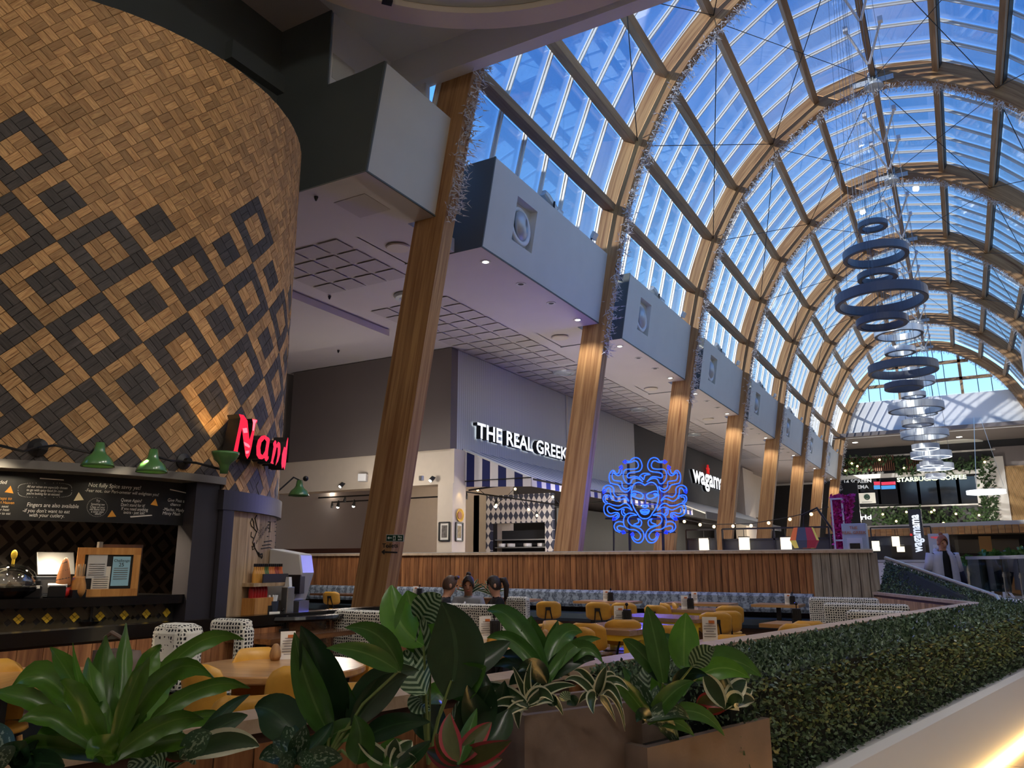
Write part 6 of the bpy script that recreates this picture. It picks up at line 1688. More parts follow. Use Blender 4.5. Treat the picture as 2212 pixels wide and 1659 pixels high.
# ================================================================== HEDGE AND PLANTS
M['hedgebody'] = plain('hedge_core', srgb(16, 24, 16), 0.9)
def leafmat(name, c1, c2, pat, rough=0.35, c3=None, tl=0.22):
    m, n, l, b = _nt(name); set_in(b, Roughness=rough); b.inputs['Specular IOR Level'].default_value = 0.5
    tc = n.new('ShaderNodeUVMap'); sp_ = n.new('ShaderNodeSeparateXYZ'); l.new(tc.outputs[0], sp_.inputs[0])
    def mth(op, *ins):
        q = n.new('ShaderNodeMath'); q.operation = op
        for i, v in enumerate(ins):
            if isinstance(v, (int, float)): q.inputs[i].default_value = v
            else: l.new(v, q.inputs[i])
        return q.outputs[0]
    U, V = sp_.outputs['X'], sp_.outputs['Y']
    av = mth('ABSOLUTE', mth('MULTIPLY', mth('SUBTRACT', V, 0.5), 2.0))
    oi = n.new('ShaderNodeObjectInfo')
    if pat == 'plain': fac = mth('LESS_THAN', av, 0.07)
    elif pat == 'veins':
        fac = mth('GREATER_THAN', mth('SINE', mth('ADD', mth('MULTIPLY', U, 52.0), mth('MULTIPLY', av, -10.0))), 0.1)
    elif pat == 'edge': fac = mth('GREATER_THAN', mth('ADD', av, mth('MULTIPLY', mth('SINE', mth('MULTIPLY', V, 60.0)), 0.12)), 0.68)
    elif pat == 'blotch':
        t = n.new('ShaderNodeTexNoise'); t.inputs['Scale'].default_value = 9; l.new(tc.outputs[0], t.inputs['Vector']); fac = mth('GREATER_THAN', mth('ADD', t.outputs['Fac'], mth('MULTIPLY', av, -0.12)), 0.52)
    mx = n.new('ShaderNodeMixRGB'); mx.inputs[1].default_value = col(c1); mx.inputs[2].default_value = col(c2); l.new(fac, mx.inputs[0])
    t2 = n.new('ShaderNodeTexNoise'); t2.inputs['Scale'].default_value = 5; l.new(tc.outputs[0], t2.inputs['Vector'])
    hv = mth('ADD', mth('MULTIPLY', oi.outputs['Random'], 0.5), mth('MULTIPLY', t2.outputs['Fac'], 0.5))
    mm = n.new('ShaderNodeMixRGB'); mm.blend_type = 'MULTIPLY'; mm.inputs[0].default_value = 1.0; l.new(mx.outputs[0], mm.inputs[1]); l.new(mth('ADD', hv, 0.5), mm.inputs[2])
    l.new(mm.outputs[0], b.inputs['Base Color'])
    o = n['Material Output']; tr = n.new('ShaderNodeBsdfTranslucent'); l.new(mm.outputs[0], tr.inputs[0]); ms = n.new('ShaderNodeMixShader'); ms.inputs[0].default_value = tl
    l.new(b.outputs[0], ms.inputs[1]); l.new(tr.outputs[0], ms.inputs[2]); l.new(ms.outputs[0], o.inputs[0])
    return m
LM = dict(fern=leafmat('fern_leaf', srgb(78, 124, 38), srgb(98, 138, 54), 'plain', 0.3), broad=leafmat('broad_leaf', srgb(66, 110, 48), srgb(92, 132, 68), 'plain', 0.25),
          bright=leafmat('bright_leaf', srgb(84, 136, 46), srgb(110, 156, 66), 'plain', 0.25, tl=0.35), dark=leafmat('dark_leaf', srgb(36, 62, 38), srgb(48, 76, 48), 'plain', 0.25),
          veins=leafmat('veined_leaf', srgb(52, 82, 52), srgb(160, 182, 150), 'veins', 0.3), edge=leafmat('white_edged_leaf', srgb(48, 74, 44), srgb(212, 216, 190), 'edge', 0.3),
          blotch=leafmat('silver_blotched_leaf', srgb(52, 82, 56), srgb(140, 158, 136), 'blotch', 0.35), red=leafmat('red_edged_leaf', srgb(78, 82, 46), srgb(148, 52, 58), 'edge', 0.35), stem=plain('stem_green', srgb(110, 128, 70), 0.5), redstem=plain('stem_red', srgb(158, 62, 62), 0.5))

# ---- clipped hedge
def wl_at(Y): t = (Y - PA.y) / (PB.y - PA.y); return PA + (PB - PA) * t
def oe_at(Y): t = (Y - OE0.y) / (OE1.y - OE0.y); return OE0 + (OE1 - OE0) * t
HY0 = 3.72; HZ = 0.93
d_ab = (PB - PA).normalized(); nn = Vector((d_ab.y, -d_ab.x))
W0 = wl_at(HY0) + nn * 0.10; W1 = PB + nn * 0.10; O0 = oe_at(HY0); O1 = OE1
D0, D1 = Vector((0.32, 12.7, 0.98)), Vector((-1.32, 16.9, 1.52))
hd = thing('hedge', 'dense clipped dark green hedge wrapped round the sharp corner', 'hedge', (0, 8, 0.43))
mb = MB(); q = 0.03
quad = [W0, O0, O1, W1]
vs = [(p.x, p.y, 0.42) for p in quad] + [(p.x, p.y, HZ - q) for p in quad]
mb.add(vs, [(0, 1, 2, 3), (4, 5, 6, 7), (0, 1, 5, 4), (1, 2, 6, 5), (2, 3, 7, 6), (3, 0, 4, 7)])
E0, E1 = Vector((PB.x + 0.05, PB.y, HZ - 0.02)), Vector((PC.x + 0.05, PC.y, HZ - 0.02))
vs = [tuple(E0), tuple(E1), tuple(D1 - Vector((0, 0, 0.04))), tuple(D0 - Vector((0, 0, 0.04))), (E0.x, E0.y, 0), (E1.x, E1.y, 0), (D1.x, D1.y, 0), (D0.x, D0.y, 0)]
mb.add(vs, [(0, 1, 2, 3), (0, 1, 5, 4), (1, 2, 6, 5), (2, 3, 7, 6), (3, 0, 4, 7)])
vs = [tuple(E0), (O1.x, O1.y, HZ - 0.03), tuple(D0 - Vector((0, 0, 0.04))), (E0.x, E0.y, 0), (O1.x, O1.y, 0), (D0.x, D0.y, 0)]
mb.add(vs, [(0, 1, 2), (0, 1, 4, 3), (1, 2, 5, 4), (2, 0, 3, 5)])
obj('core', mb, M['hedgebody'], hd, world_space=True)
rng = np.random.default_rng(3)
def scatter(a, b, c, d, dens, nrm, size):
    """bilinear patch a-b-c-d"""
    a, b, c, d = [np.array(v, float) for v in (a, b, c, d)]
    area = 0.5 * np.linalg.norm(np.cross(b - a, d - a)) + 0.5 * np.linalg.norm(np.cross(b - c, d - c))
    n = int(area * dens); s, t = rng.random((n, 1)), rng.random((n, 1))
    P = (a * (1 - s) + b * s) * (1 - t) + (d * (1 - s) + c * s) * t
    N = np.array(nrm, float); N = N / np.linalg.norm(N)
    P = P + N * (rng.random((n, 1)) * 0.05 - 0.02)
    dirn = N * 0.7 + rng.normal(size=(n, 3)) * 0.7; dirn /= np.linalg.norm(dirn, axis=1)[:, None]
    side = np.cross(dirn, rng.normal(size=(n, 3))); side /= np.linalg.norm(side, axis=1)[:, None]
    L = size * (0.7 + 0.6 * rng.random((n, 1)))
    v0 = P; v1 = P + dirn * L * 0.5 + side * L * 0.3; v2 = P + dirn * L; v3 = P + dirn * L * 0.5 - side * L * 0.3
    return np.stack([v0, v1, v2, v3], 1).reshape(-1, 3)
def P3(v, z): return (v.x, v.y, z)
parts_ = []
ysteps = [3.72, 5.2, 7.0, 9.4, 12.4]
for y0_, y1_, dn, sz in zip(ysteps[:-1], ysteps[1:], (5200, 4200, 3000, 2000), (0.026, 0.027, 0.030, 0.034)):
    w0, w1, o0, o1 = wl_at(y0_) + nn * 0.1, wl_at(y1_) + nn * 0.1, oe_at(y0_), oe_at(y1_)
    parts_.append(scatter(P3(w0, HZ - 0.01), P3(o0, HZ - 0.03), P3(o1, HZ - 0.03), P3(w1, HZ - 0.01), dn, (0, 0, 1), sz))
    parts_.append(scatter(P3(o0, 0.43), P3(o0, HZ - 0.02), P3(o1, HZ - 0.02), P3(o1, 0.43), dn, (on.x, on.y, 0.1), sz))
parts_.append(scatter(P3(W0, 0.43), P3(W0, HZ), P3(O0, HZ), P3(O0, 0.43), 5200, (0, -1, 0.1), 0.026))
bn = (D0 - E0).cross(E1 - E0); bn = -bn if bn.z < 0 else bn
parts_.append(scatter(E0, E1, D1, D0, 2600, bn, 0.034)); parts_.append(scatter(E0, (O1.x, O1.y, HZ), D0, E0, 2600, (0, 0, 1), 0.034))
V = np.concatenate(parts_); nq = len(V) // 4
me = bpy.data.meshes.new('leaves'); me.vertices.add(len(V)); me.vertices.foreach_set('co', V.astype(np.float32).ravel())
me.loops.add(nq * 4); me.loops.foreach_set('vertex_index', np.arange(nq * 4, dtype=np.int32)); me.polygons.add(nq)
me.polygons.foreach_set('loop_start', np.arange(0, nq * 4, 4, dtype=np.int32)); me.polygons.foreach_set('loop_total', np.full(nq, 4, dtype=np.int32)); me.update(); me.validate()
def hedge_leaf():
    m, n, l, b = _nt('hedge_leaf'); set_in(b, Roughness=0.4)
    g = n.new('ShaderNodeNewGeometry'); r = n.new('ShaderNodeValToRGB'); r.color_ramp.elements[0].color = col(srgb(44, 66, 46)); r.color_ramp.elements[1].color = col(srgb(112, 138, 104))
    l.new(g.outputs['Random Per Island'], r.inputs[0]); l.new(r.outputs[0], b.inputs['Base Color']); return m
me.materials.append(hedge_leaf()); o = obj('leaves', me, parent=hd, world_space=True); o['kind'] = 'stuff'
mb = MB(); mb.tube([D0 + Vector((0.02, -0.25, -0.03)), D0 + Vector((0, 0, 0.03)), D1 + Vector((0, 0, 0.03))], 0.035, 10); tag(obj('handrail', mb, M['steel']), 'brushed steel handrail sloping along the hedge bank', 'handrail')

# ---- planters
M['concrete'] = plain('taupe_planter', srgb(128, 110, 98), 0.75, var=0.12, scale=5, bump=0.1)
M['soil'] = plain('soil', srgb(26, 20, 16), 0.95)
def planter(a, b, depth, z, label):
    a, b = Vector(a), Vector(b); d = (b - a); L = d.length; ang = math.atan2(d.y, d.x)
    t = thing('planter', label, 'planter', ((a.x + b.x) / 2, (a.y + b.y) / 2, 0), ang)
    # front face on local y=0, body towards +y
    mb = MB(); th = 0.035
    mb.box((0, th / 2, z / 2), (L, th, z)); mb.box((0, depth - th / 2, z / 2), (L, th, z)); mb.box((-L / 2 + th / 2, depth / 2, z / 2), (th, depth - 2 * th, z)); mb.box((L / 2 - th / 2, depth / 2, z / 2), (th, depth - 2 * th, z)); obj('shell', mb, M['concrete'], t)
    mb = MB(); mb.box((0, depth / 2, z - 0.1), (L - 2 * th, depth - 2 * th, 0.04)); obj('soil', mb, M['soil'], t)
    return t
def c2(x, y, z): p = atZ(x, y, z); return (p.x, p.y)
planter(c2(1133, 1546, .90), c2(1385, 1514, .90), 0.34, 0.90, 'tall taupe planter box with peace lily and white edged leaves')
planter(c2(1398, 1616, .75), c2(1662, 1551, .75), 0.34, 0.75, 'lower taupe planter box standing against the hedge end')
planter((-1.95, 0.75), (-1.38, 2.45), 0.42, 0.66, 'long taupe planter box holding the fern and broad leaves')

# ---- leaves
CAMP = ORI.copy()
PROF = dict(strap=lambda t: min(1, 0.35 + t * 2.2) * min(1.0, (1 - t) * 3.2) ** 0.7, oval=lambda t: max(0.0, math.sin(PI * min(1, t * 1.0) ** 0.9)) ** 0.75, lance=lambda t: max(0.0, math.sin(PI * t ** 0.75)) ** 0.85, narrow=lambda t: max(0.0, math.sin(PI * t ** 0.6)) ** 0.7)
RL_ = random.Random(77)
def leaf(parent, b, t, c, wpx, mat, prof='oval', D=2.3, dD=0.0, stem=0.0, fold=0.25, twist=0.0, wave=0.0, stemmat='stem'):
    """b, t, c: photo pixels of leaf base, tip and bend; D distance of the base, dD how much further the tip is"""
    B, T, Cc = atD(b[0], b[1], D), atD(t[0], t[1], D + dD), atD(c[0], c[1], D + dD * 0.5)
    w = wpx * D / FPX / 2 * (0.8 if prof == 'strap' else 1.0)
    n, m_ = 12, 4
    mb = MB(); vs, uv = [], []
    for i in range(n + 1):
        s = i / n
        p = B * (1 - s) ** 2 + Cc * 2 * s * (1 - s) + T * s * s
        tg = ((Cc - B) * (1 - s) + (T - Cc) * s); tg.normalize()
        view = (CAMP - p).normalized()
        side = tg.cross(view)
        if side.length < 1e-3: side = tg.orthogonal()
        side.normalize(); nrm = side.cross(tg).normalized()
        if twist: R3 = Matrix.Rotation(twist * (0.4 + s), 3, tg); side = R3 @ side; nrm = R3 @ nrm
        ww = w * PROF[prof](min(1, max(0.0, s * 0.985 + 0.008)))
        for k in range(m_ + 1):
            v = -1 + 2 * k / m_
            vs.append(p + side * v * ww + nrm * (fold * ww * v * v - fold * ww * 0.4 + wave * w * math.sin(s * 17 + v * 2) * abs(v)))
    fs, us = [], []
    for i in range(n):
        for k in range(m_):
            a = i * (m_ + 1) + k
            fs.append((a, a + 1, a + m_ + 2, a + m_ + 1)); us.append([(i / n, k / m_), (i / n, (k + 1) / m_), ((i + 1) / n, (k + 1) / m_), ((i + 1) / n, k / m_)])
    mb.add(vs, fs, us)
    me = mb.mesh('leaf', LM[mat], True)
    o = obj('leaf', me, parent=parent, world_space=True)
    if stem:
        root = parent.location
        mb = MB(); mid = (B + root) / 2 + Vector((0, 0, 0.03)); mb.tube([root, mid, B], [0.006, 0.005, 0.004], 6); obj('leaf_stalk', mb, LM[stemmat], parent, world_space=True)
    return o
def plant(name, label, px, D, leaves, mat, prof, **kw):
    r = atD(px[0], px[1], D); t = thing(name, label, 'plant', r)
    for q in leaves:
        b, tp, c, w = q[:4]; k = dict(kw); m = mat; pr = prof
        if len(q) > 4 and q[4]: m = q[4]
        if len(q) > 5 and q[5]: pr = q[5]
        k.setdefault('dD', 0)
        kk = dict(k); kk['dD'] = k['dD'] + RL_.uniform(-0.22, 0.22)
        leaf(t, b, tp, c, w, m, pr, D + RL_.uniform(-0.08, 0.08), **kk)
    return t
def fan(cx_, cy_, tips, sp=10):
    return [((cx_ + RL_.uniform(-sp, sp), cy_ + RL_.uniform(-6, 6)), tp, c, w, *rest) for tp, c, w, *rest in tips]
plant('birds_nest_fern', 'large fern with wide arching bright green strap leaves', (245, 1650), 2.15, fan(245, 1640, [
    ((272, 1346), (262, 1480), 40), ((228, 1372), (215, 1500), 62), ((157, 1388), (165, 1500), 16, 'bright'), ((108, 1398), (150, 1440), 44), ((28, 1482), (110, 1395), 66), ((-20, 1498), (70, 1480), 50), ((40, 1560), (120, 1510), 48), ((75, 1606), (130, 1550), 58), ((20, 1625), (90, 1590), 42),
    ((528, 1381), (390, 1330), 46), ((462, 1464), (360, 1370), 50), ((348, 1392), (300, 1440), 56), ((322, 1420), (285, 1470), 42), ((540, 1486), (420, 1440), 44), ((512, 1556), (400, 1520), 40), ((440, 1552), (350, 1540), 52), ((160, 1580), (190, 1500), 44, 'bright'), ((222, 1516), (190, 1560), 40, 'bright'), ((130, 1470), (170, 1500), 50), ((190, 1420), (200, 1500), 46), ((300, 1500), (280, 1560), 60), ((385, 1470), (310, 1500), 50), ((430, 1600), (350, 1590), 44), ((200, 1640), (215, 1600), 60)]), 'fern', 'strap', wave=0.22, fold=0.5, twist=0.35)
plant('aspidistra', 'dark upright plant with long pointed leaves by the bright table', (705, 1640), 2.55, [
    ((725, 1590), (650, 1352), (700, 1450), 84, 'dark'), ((715, 1595), (636, 1366), (655, 1480), 60, 'broad'), ((745, 1580), (735, 1446), (720, 1520), 74, 'broad'), ((755, 1575), (905, 1448), (800, 1440), 62, 'dark'), ((760, 1570), (880, 1460), (830, 1470), 56, 'dark'), ((650, 1610), (550, 1528), (600, 1520), 84, 'dark'), ((800, 1580), (690, 1620), (720, 1560), 44, 'broad'), ((780, 1600), (930, 1560), (850, 1550), 46, 'dark'), ((865, 1450), (745, 1356), (830, 1345), 46, 'broad'), ((860, 1450), (705, 1400), (790, 1395), 40, 'broad'), ((770, 1650), (765, 1545), (790, 1590), 56, 'broad')], 'dark', 'lance', stem=1, fold=0.35)
plant('broad_leaf_plant', 'tall plant with big glossy oval leaves and striped ones', (925, 1650), 2.7, [
    ((915, 1395), (846, 1264), (842, 1350), 74, 'bright'), ((930, 1415), (880, 1276), (895, 1350), 92, 'bright'), ((905, 1345), (952, 1284), (925, 1305), 66, 'veins'), ((965, 1510), (955, 1302), (1010, 1400), 118, 'dark'), ((912, 1490), (914, 1330), (918, 1410), 40, 'veins'), ((920, 1500), (880, 1402), (880, 1450), 76, 'veins'), ((975, 1470), (1102, 1386), (1040, 1420), 54, 'dark'), ((965, 1500), (1050, 1440), (1000, 1470), 70, 'broad'), ((925, 1520), (965, 1500), (945, 1490), 50, 'bright'), ((905, 1500), (930, 1535), (895, 1520), 46, 'veins'), ((975, 1560), (1035, 1505), (1000, 1515), 30, 'veins'), ((960, 1600), (900, 1500), (920, 1560), 70, 'dark'), ((985, 1590), (1060, 1480), (1040, 1540), 80, 'dark')], 'broad', 'oval', stem=1, fold=0.3)
plant('peace_lily', 'peace lily with drooping glossy leaves in the tall planter', (1180, 1500), 3.05, fan(1180, 1475, [
    ((1052, 1318), (1110, 1300), 50), ((1148, 1330), (1140, 1380), 62), ((1258, 1366), (1200, 1340), 50), ((1052, 1378), (1110, 1350), 34), ((1302, 1432), (1260, 1350), 36), ((1298, 1380), (1240, 1370), 28), ((1285, 1425), (1230, 1400), 46, 'dark'), ((1262, 1402), (1220, 1400), 36), ((1080, 1415), (1130, 1400), 36, 'dark'), ((1120, 1450), (1150, 1420), 40, 'dark'), ((1230, 1460), (1210, 1430), 34, 'dark'), ((1100, 1480), (1130, 1440), 40, 'dark'), ((1065, 1440), (1110, 1410), 30, 'dark'), ((1205, 1340), (1190, 1400), 40)]), 'broad', 'lance', fold=0.35)
plant('white_edged_dracaena', 'low plant with white edged arching leaves over the planter rim', (1140, 1530), 2.85, fan(1140, 1525, [
    ((1028, 1482), (1080, 1470), 26), ((1121, 1575), (1110, 1510), 28), ((1148, 1428), (1130, 1480), 18), ((1108, 1440), (1125, 1480), 16), ((1196, 1516), (1165, 1470), 30), ((1216, 1545), (1195, 1480), 24), ((1244, 1482), (1195, 1470), 22), ((1060, 1530), (1090, 1500), 22), ((1170, 1470), (1150, 1490), 18), ((1085, 1560), (1105, 1520), 20)]), 'edge', 'narrow', fold=0.4)
plant('white_edged_dracaena', 'white edged arching leaves spilling over the planter corner', (1288, 1515), 2.95, fan(1288, 1500, [
    ((1358, 1492), (1325, 1440), 22), ((1345, 1530), (1320, 1450), 20), ((1350, 1580), (1340, 1480), 16), ((1260, 1482), (1268, 1460), 18), ((1282, 1542), (1270, 1500), 24), ((1240, 1448), (1265, 1440), 18), ((1330, 1465), (1310, 1440), 24), ((1250, 1520), (1265, 1490), 18), ((1310, 1440), (1300, 1460), 22), ((1330, 1560), (1310, 1510), 16), ((1220, 1470), (1250, 1450), 18)]), 'edge', 'narrow', fold=0.4)
plant('prayer_plant', 'small round leaved plant at the tall planter rim', (1215, 1520), 2.85, [((1222, 1515), (1232, 1495), (1218, 1505), 26, 'veins'), ((1205, 1520), (1185, 1500), (1190, 1515), 24, 'dark'), ((1225, 1522), (1250, 1512), (1238, 1510), 22, 'dark')], 'veins', 'oval')
plant('mixed_aspidistra', 'tall plant with one clipped upright leaf in the lower planter', (1425, 1560), 3.5, [
    ((1432, 1475), (1398, 1310), (1420, 1390), 56, 'broad', 'strap'), ((1478, 1450), (1482, 1324), (1475, 1390), 62, 'bright', 'oval'), ((1440, 1480), (1345, 1382), (1370, 1385), 34, 'broad'), ((1445, 1480), (1385, 1400), (1395, 1420), 36, 'dark'), ((1500, 1470), (1645, 1462), (1560, 1385), 58, 'broad'), ((1505, 1465), (1620, 1465), (1560, 1420), 44, 'bright'), ((1495, 1440), (1545, 1400), (1520, 1405), 40, 'veins'), ((1490, 1450), (1430, 1370), (1450, 1380), 34, 'broad'), ((1455, 1490), (1530, 1460), (1480, 1440), 30, 'dark'), ((1410, 1520), (1400, 1430), (1395, 1470), 46, 'veins'), ((1425, 1525), (1415, 1432), (1425, 1480), 34, 'bright'), ((1440, 1520), (1500, 1450), (1470, 1480), 34, 'broad')], 'broad', 'lance', stem=1)
plant('aglaonema', 'bushy plant with silver marked leaves at the lower planter corner', (1408, 1590), 3.3, fan(1405, 1560, [
    ((1322, 1460), (1350, 1480), 34, 'broad'), ((1365, 1455), (1375, 1490), 40, 'blotch'), ((1345, 1440), (1365, 1470), 28, 'broad'), ((1500, 1472), (1450, 1480), 38, 'broad'), ((1480, 1510), (1440, 1500), 36, 'dark'), ((1490, 1555), (1450, 1510), 34, 'blotch'), ((1468, 1625), (1440, 1540), 36, 'blotch'), ((1565, 1590), (1510, 1500), 34, 'broad'), ((1420, 1480), (1415, 1520), 40, 'blotch'), ((1375, 1560), (1385, 1530), 30, 'dark'), ((1500, 1590), (1460, 1545), 28, 'broad')]), 'blotch', 'lance', fold=0.3)
plant('aglaonema', 'bushy plant with pale edged leaves beside the hedge', (1565, 1560), 3.55, fan(1570, 1530, [
    ((1520, 1455), (1540, 1480), 36), ((1560, 1450), (1560, 1490), 36), ((1612, 1470), (1590, 1480), 36), ((1625, 1490), (1600, 1500), 34), ((1600, 1520), (1595, 1500), 38), ((1630, 1515), (1605, 1500), 28), ((1540, 1500), (1550, 1510), 30), ((1580, 1470), (1575, 1500), 40), ((1505, 1520), (1530, 1500), 30, 'red'), ((1530, 1545), (1540, 1520), 28, 'red')]), 'edge', 'oval', fold=0.3)
plant('cordyline', 'low plant with dark red and green pointed leaves', (990, 1670), 2.5, fan(990, 1650, [
    ((973, 1540), (960, 1590), 46), ((1062, 1560), (1030, 1590), 44), ((940, 1585), (955, 1610), 40), ((1105, 1600), (1050, 1630), 44), ((920, 1620), (950, 1630), 40), ((1030, 1530), (1010, 1590), 34, 'broad'), ((1085, 1640), (1040, 1650), 40)]), 'red', 'lance', fold=0.3)
plant('calathea', 'low plant with pale veined oval leaves beside the fern', (400, 1670), 2.2, fan(400, 1640, [
    ((345, 1570), (360, 1610), 60, 'veins'), ((432, 1625), (420, 1600), 56, 'veins'), ((458, 1585), (430, 1590), 44, 'blotch'), ((535, 1545), (470, 1560), 40, 'dark'), ((560, 1612), (490, 1580), 50, 'edge'), ((330, 1650), (350, 1630), 50, 'veins'), ((275, 1655), (310, 1640), 46, 'veins'), ((540, 1500), (470, 1530), 26, 'dark'), ((345, 1612), (365, 1625), 30, 'red')]), 'veins', 'oval', fold=0.3)
plant('variegated_vine', 'low tangle of silver marked leaves under the pale cap', (640, 1670), 2.4, fan(640, 1650, [
    ((560, 1640), (600, 1610), 40), ((625, 1560), (630, 1600), 44), ((660, 1565), (650, 1610), 40), ((700, 1590), (670, 1610), 40), ((590, 1600), (615, 1610), 36), ((740, 1640), (690, 1630), 44), ((680, 1640), (660, 1640), 40), ((600, 1655), (620, 1645), 40), ((720, 1560), (690, 1600), 30, 'dark')]), 'blotch', 'oval', fold=0.35)
plant('variegated_vine', 'low tangle of pale edged leaves before the tall striped plant', (850, 1670), 2.45, fan(850, 1655, [
    ((815, 1610), (830, 1630), 36), ((855, 1595), (850, 1620), 34), ((890, 1600), (870, 1620), 38), ((900, 1640), (875, 1640), 36), ((790, 1640), (820, 1645), 36, 'broad'), ((890, 1660), (830, 1600), 60, 'bright'), ((770, 1590), (800, 1620), 30), ((930, 1600), (900, 1630), 30, 'dark')]), 'edge', 'oval', fold=0.35)
plant('calathea', 'dark veined leaves at the foot of the fern', (20, 1670), 2.1, fan(20, 1650, [((-30, 1560), (0, 1600), 50, 'blotch'), ((55, 1600), (40, 1620), 50, 'dark'), ((90, 1640), (60, 1640), 46, 'dark'), ((-20, 1620), (0, 1640), 50, 'blotch'), ((120, 1610), (80, 1620), 40, 'dark'), ((140, 1655), (100, 1645), 44, 'dark')]), 'dark', 'oval', fold=0.3)
plant('mixed_foliage', 'dark broad leaves filling the gap below the striped plant', (1060, 1640), 2.75, fan(1060, 1600, [((1010, 1480), (1020, 1540), 60), ((1090, 1470), (1080, 1540), 60), ((1040, 1440), (1050, 1520), 50), ((1100, 1530), (1090, 1570), 50), ((1000, 1560), (1020, 1590), 46), ((960, 1640), (1000, 1610), 50), ((1080, 1600), (1070, 1610), 50)]), 'dark', 'lance', fold=0.3)
# spider plants on the booth divider behind the people
for (x, y, lb) in ((1018, 1290, 'striped spiky plant behind the person in the grey hoodie'), (1062, 1292, 'striped spiky plant behind the dark haired woman')):
    tips = []
    for i in range(13):
        a = PI * (0.05 + 0.9 * i / 12); r = RL_.uniform(22, 34); tips.append(((x + r * math.cos(a) * 1.1, y - 12 - r * math.sin(a)), (x + r * 0.5 * math.cos(a), y - 12 - r * 0.75 * math.sin(a)), 5))
    plant('spider_plant', lb, (x, y), 12.2, fan(x, y - 8, tips, 2), 'edge', 'narrow', fold=0.3)
mb = MB(); p0_, p1_ = atD(1000, 1292, 12.25), atD(1100, 1292, 12.25); mb.bar((p0_.x, p0_.y, 0.47), (p1_.x, p1_.y, 0.47), 0.3, 0.94); tag(obj('planter_box', mb, M['tabledark']), 'dark wooden planter box behind the seated people', 'planter')
# greenery on the far parapet
for i, (x, y, D_) in enumerate(((2062, 1215, 17.8), (2085, 1212, 16.8), (2130, 1200, 15.2), (2150, 1200, 15.0), (2180, 1198, 14.5), (2205, 1195, 14.2))):
    tips = []
    for j in range(12):
        a = PI * (0.02 + 0.96 * j / 11); r = RL_.uniform(14, 28); tips.append(((x + r * math.cos(a), y + 6 - r * math.sin(a) * 0.8), (x + r * 0.4 * math.cos(a), y - r * 0.6 * math.sin(a)), 6))
    plant('parapet_plant', ['leafy plant behind the short glass balustrade', 'spiky green plant where the two balustrades meet', 'leafy plant above the long glass balustrade', 'leafy plant above the long glass balustrade', 'leafy plant above the long glass balustrade', 'leafy plant above the long glass balustrade'][i], (x, y + 8), D_, fan(x, y + 6, tips, 8), 'broad', 'lance')['group'] = 'plants on the far parapet'
# ================================================================== FAR END OF THE HALL
def PY(x, y, Y): return atY(x, y, Y)
def rect_py(mb, x0, y0, x1, y1, Y, th=0.1):
    a, b = atY(x0, y1, Y), atY(x1, y0, Y)
    mb.box(((a.x + b.x) / 2, Y + th / 2, (a.z + b.z) / 2), (b.x - a.x, th, b.z - a.z)); return mb
M['slatbrown'] = plain('brown_slat', srgb(110, 70, 48), 0.6)
M['slatpale'] = plain('pale_slat', srgb(188, 150, 100), 0.6)
M['leafdark'] = plain('far_leaf', srgb(62, 84, 52), 0.6, var=0.3, scale=3)
M['darkglass'] = plain('dark_window', srgb(20, 22, 26), 0.08, spec=0.8)
M['limestone'] = plain('pale_fascia', srgb(200, 196, 190), 0.6)
M['warmwood'] = wood('warm_canopy_wood', srgb(222, 168, 100), srgb(176, 118, 60), axis='X', stretch=6, scale=2, rough=0.4, rand=0.2, knots=False)
mb = MB(); mb.box((-3, YF + 0.3, 4.9), (30, 0.4, 9.8)); struct('wall_end_facade', mb, M['blackpaint'], 'dark end facade behind planted panels and signs', 'wall')
mb = MB(); rect_py(mb, 1812, 972, 2150, 989, YF - 0.1, 0.3); struct('trim_2', mb, M['limestone'], 'pale fascia above the planted end facade', 'trim')
mb = MB()
for (x0, y0, x1, y1) in ((1812, 1022, 2122, 1028), (1812, 1090, 2130, 1097), (2114, 1026, 2126, 1093), (2139, 985, 2166, 1132)): rect_py(mb, x0, y0, x1, y1, YF - 0.25, 0.3)
struct('trim_3', mb, M['limestone'], 'pale frame round the dark upper shop window', 'trim')
# brown and pale slatted panels
for (x0, y0, x1, y1, n, mt, lb) in ((1820, 990, 1935, 1022, 26, 'slatbrown', 'brown vertical slat panel between planted strips'), (1960, 990, 2005, 1022, 10, 'slatbrown', 'narrow brown slat panel behind the ring lamps'), (2152, 1008, 2230, 1134, 30, 'slatpale', 'pale timber slat wall at the hall end')):
    t = thing('slat_panel', lb, 'slat panel', (PY((x0 + x1) / 2, y1, YF - 0.1).x, YF - 0.1, PY(x0, y1, YF).z))
    h = PY(x0, y0, YF).z - PY(x0, y1, YF).z; a, b = PY(x0, y1, YF).x, PY(x1, y1, YF).x; w = (b - a) / n
    mb = MB(); mb.box((0, 0, h / 2), (w * 0.55, 0.08, h)); me = mb.mesh('slat', M[mt]); fix_normals(me)
    for i in range(n): obj('slat', me, parent=t, loc=(a + w * (i + 0.5) - t.location.x, 0, 0))
mb = MB(); rect_py(mb, 2150, 960, 2240, 1010, YF - 0.05, 0.2); struct('wall_grey_panel', mb, M['greywall'], 'grey panel above the pale slat wall', 'wall')
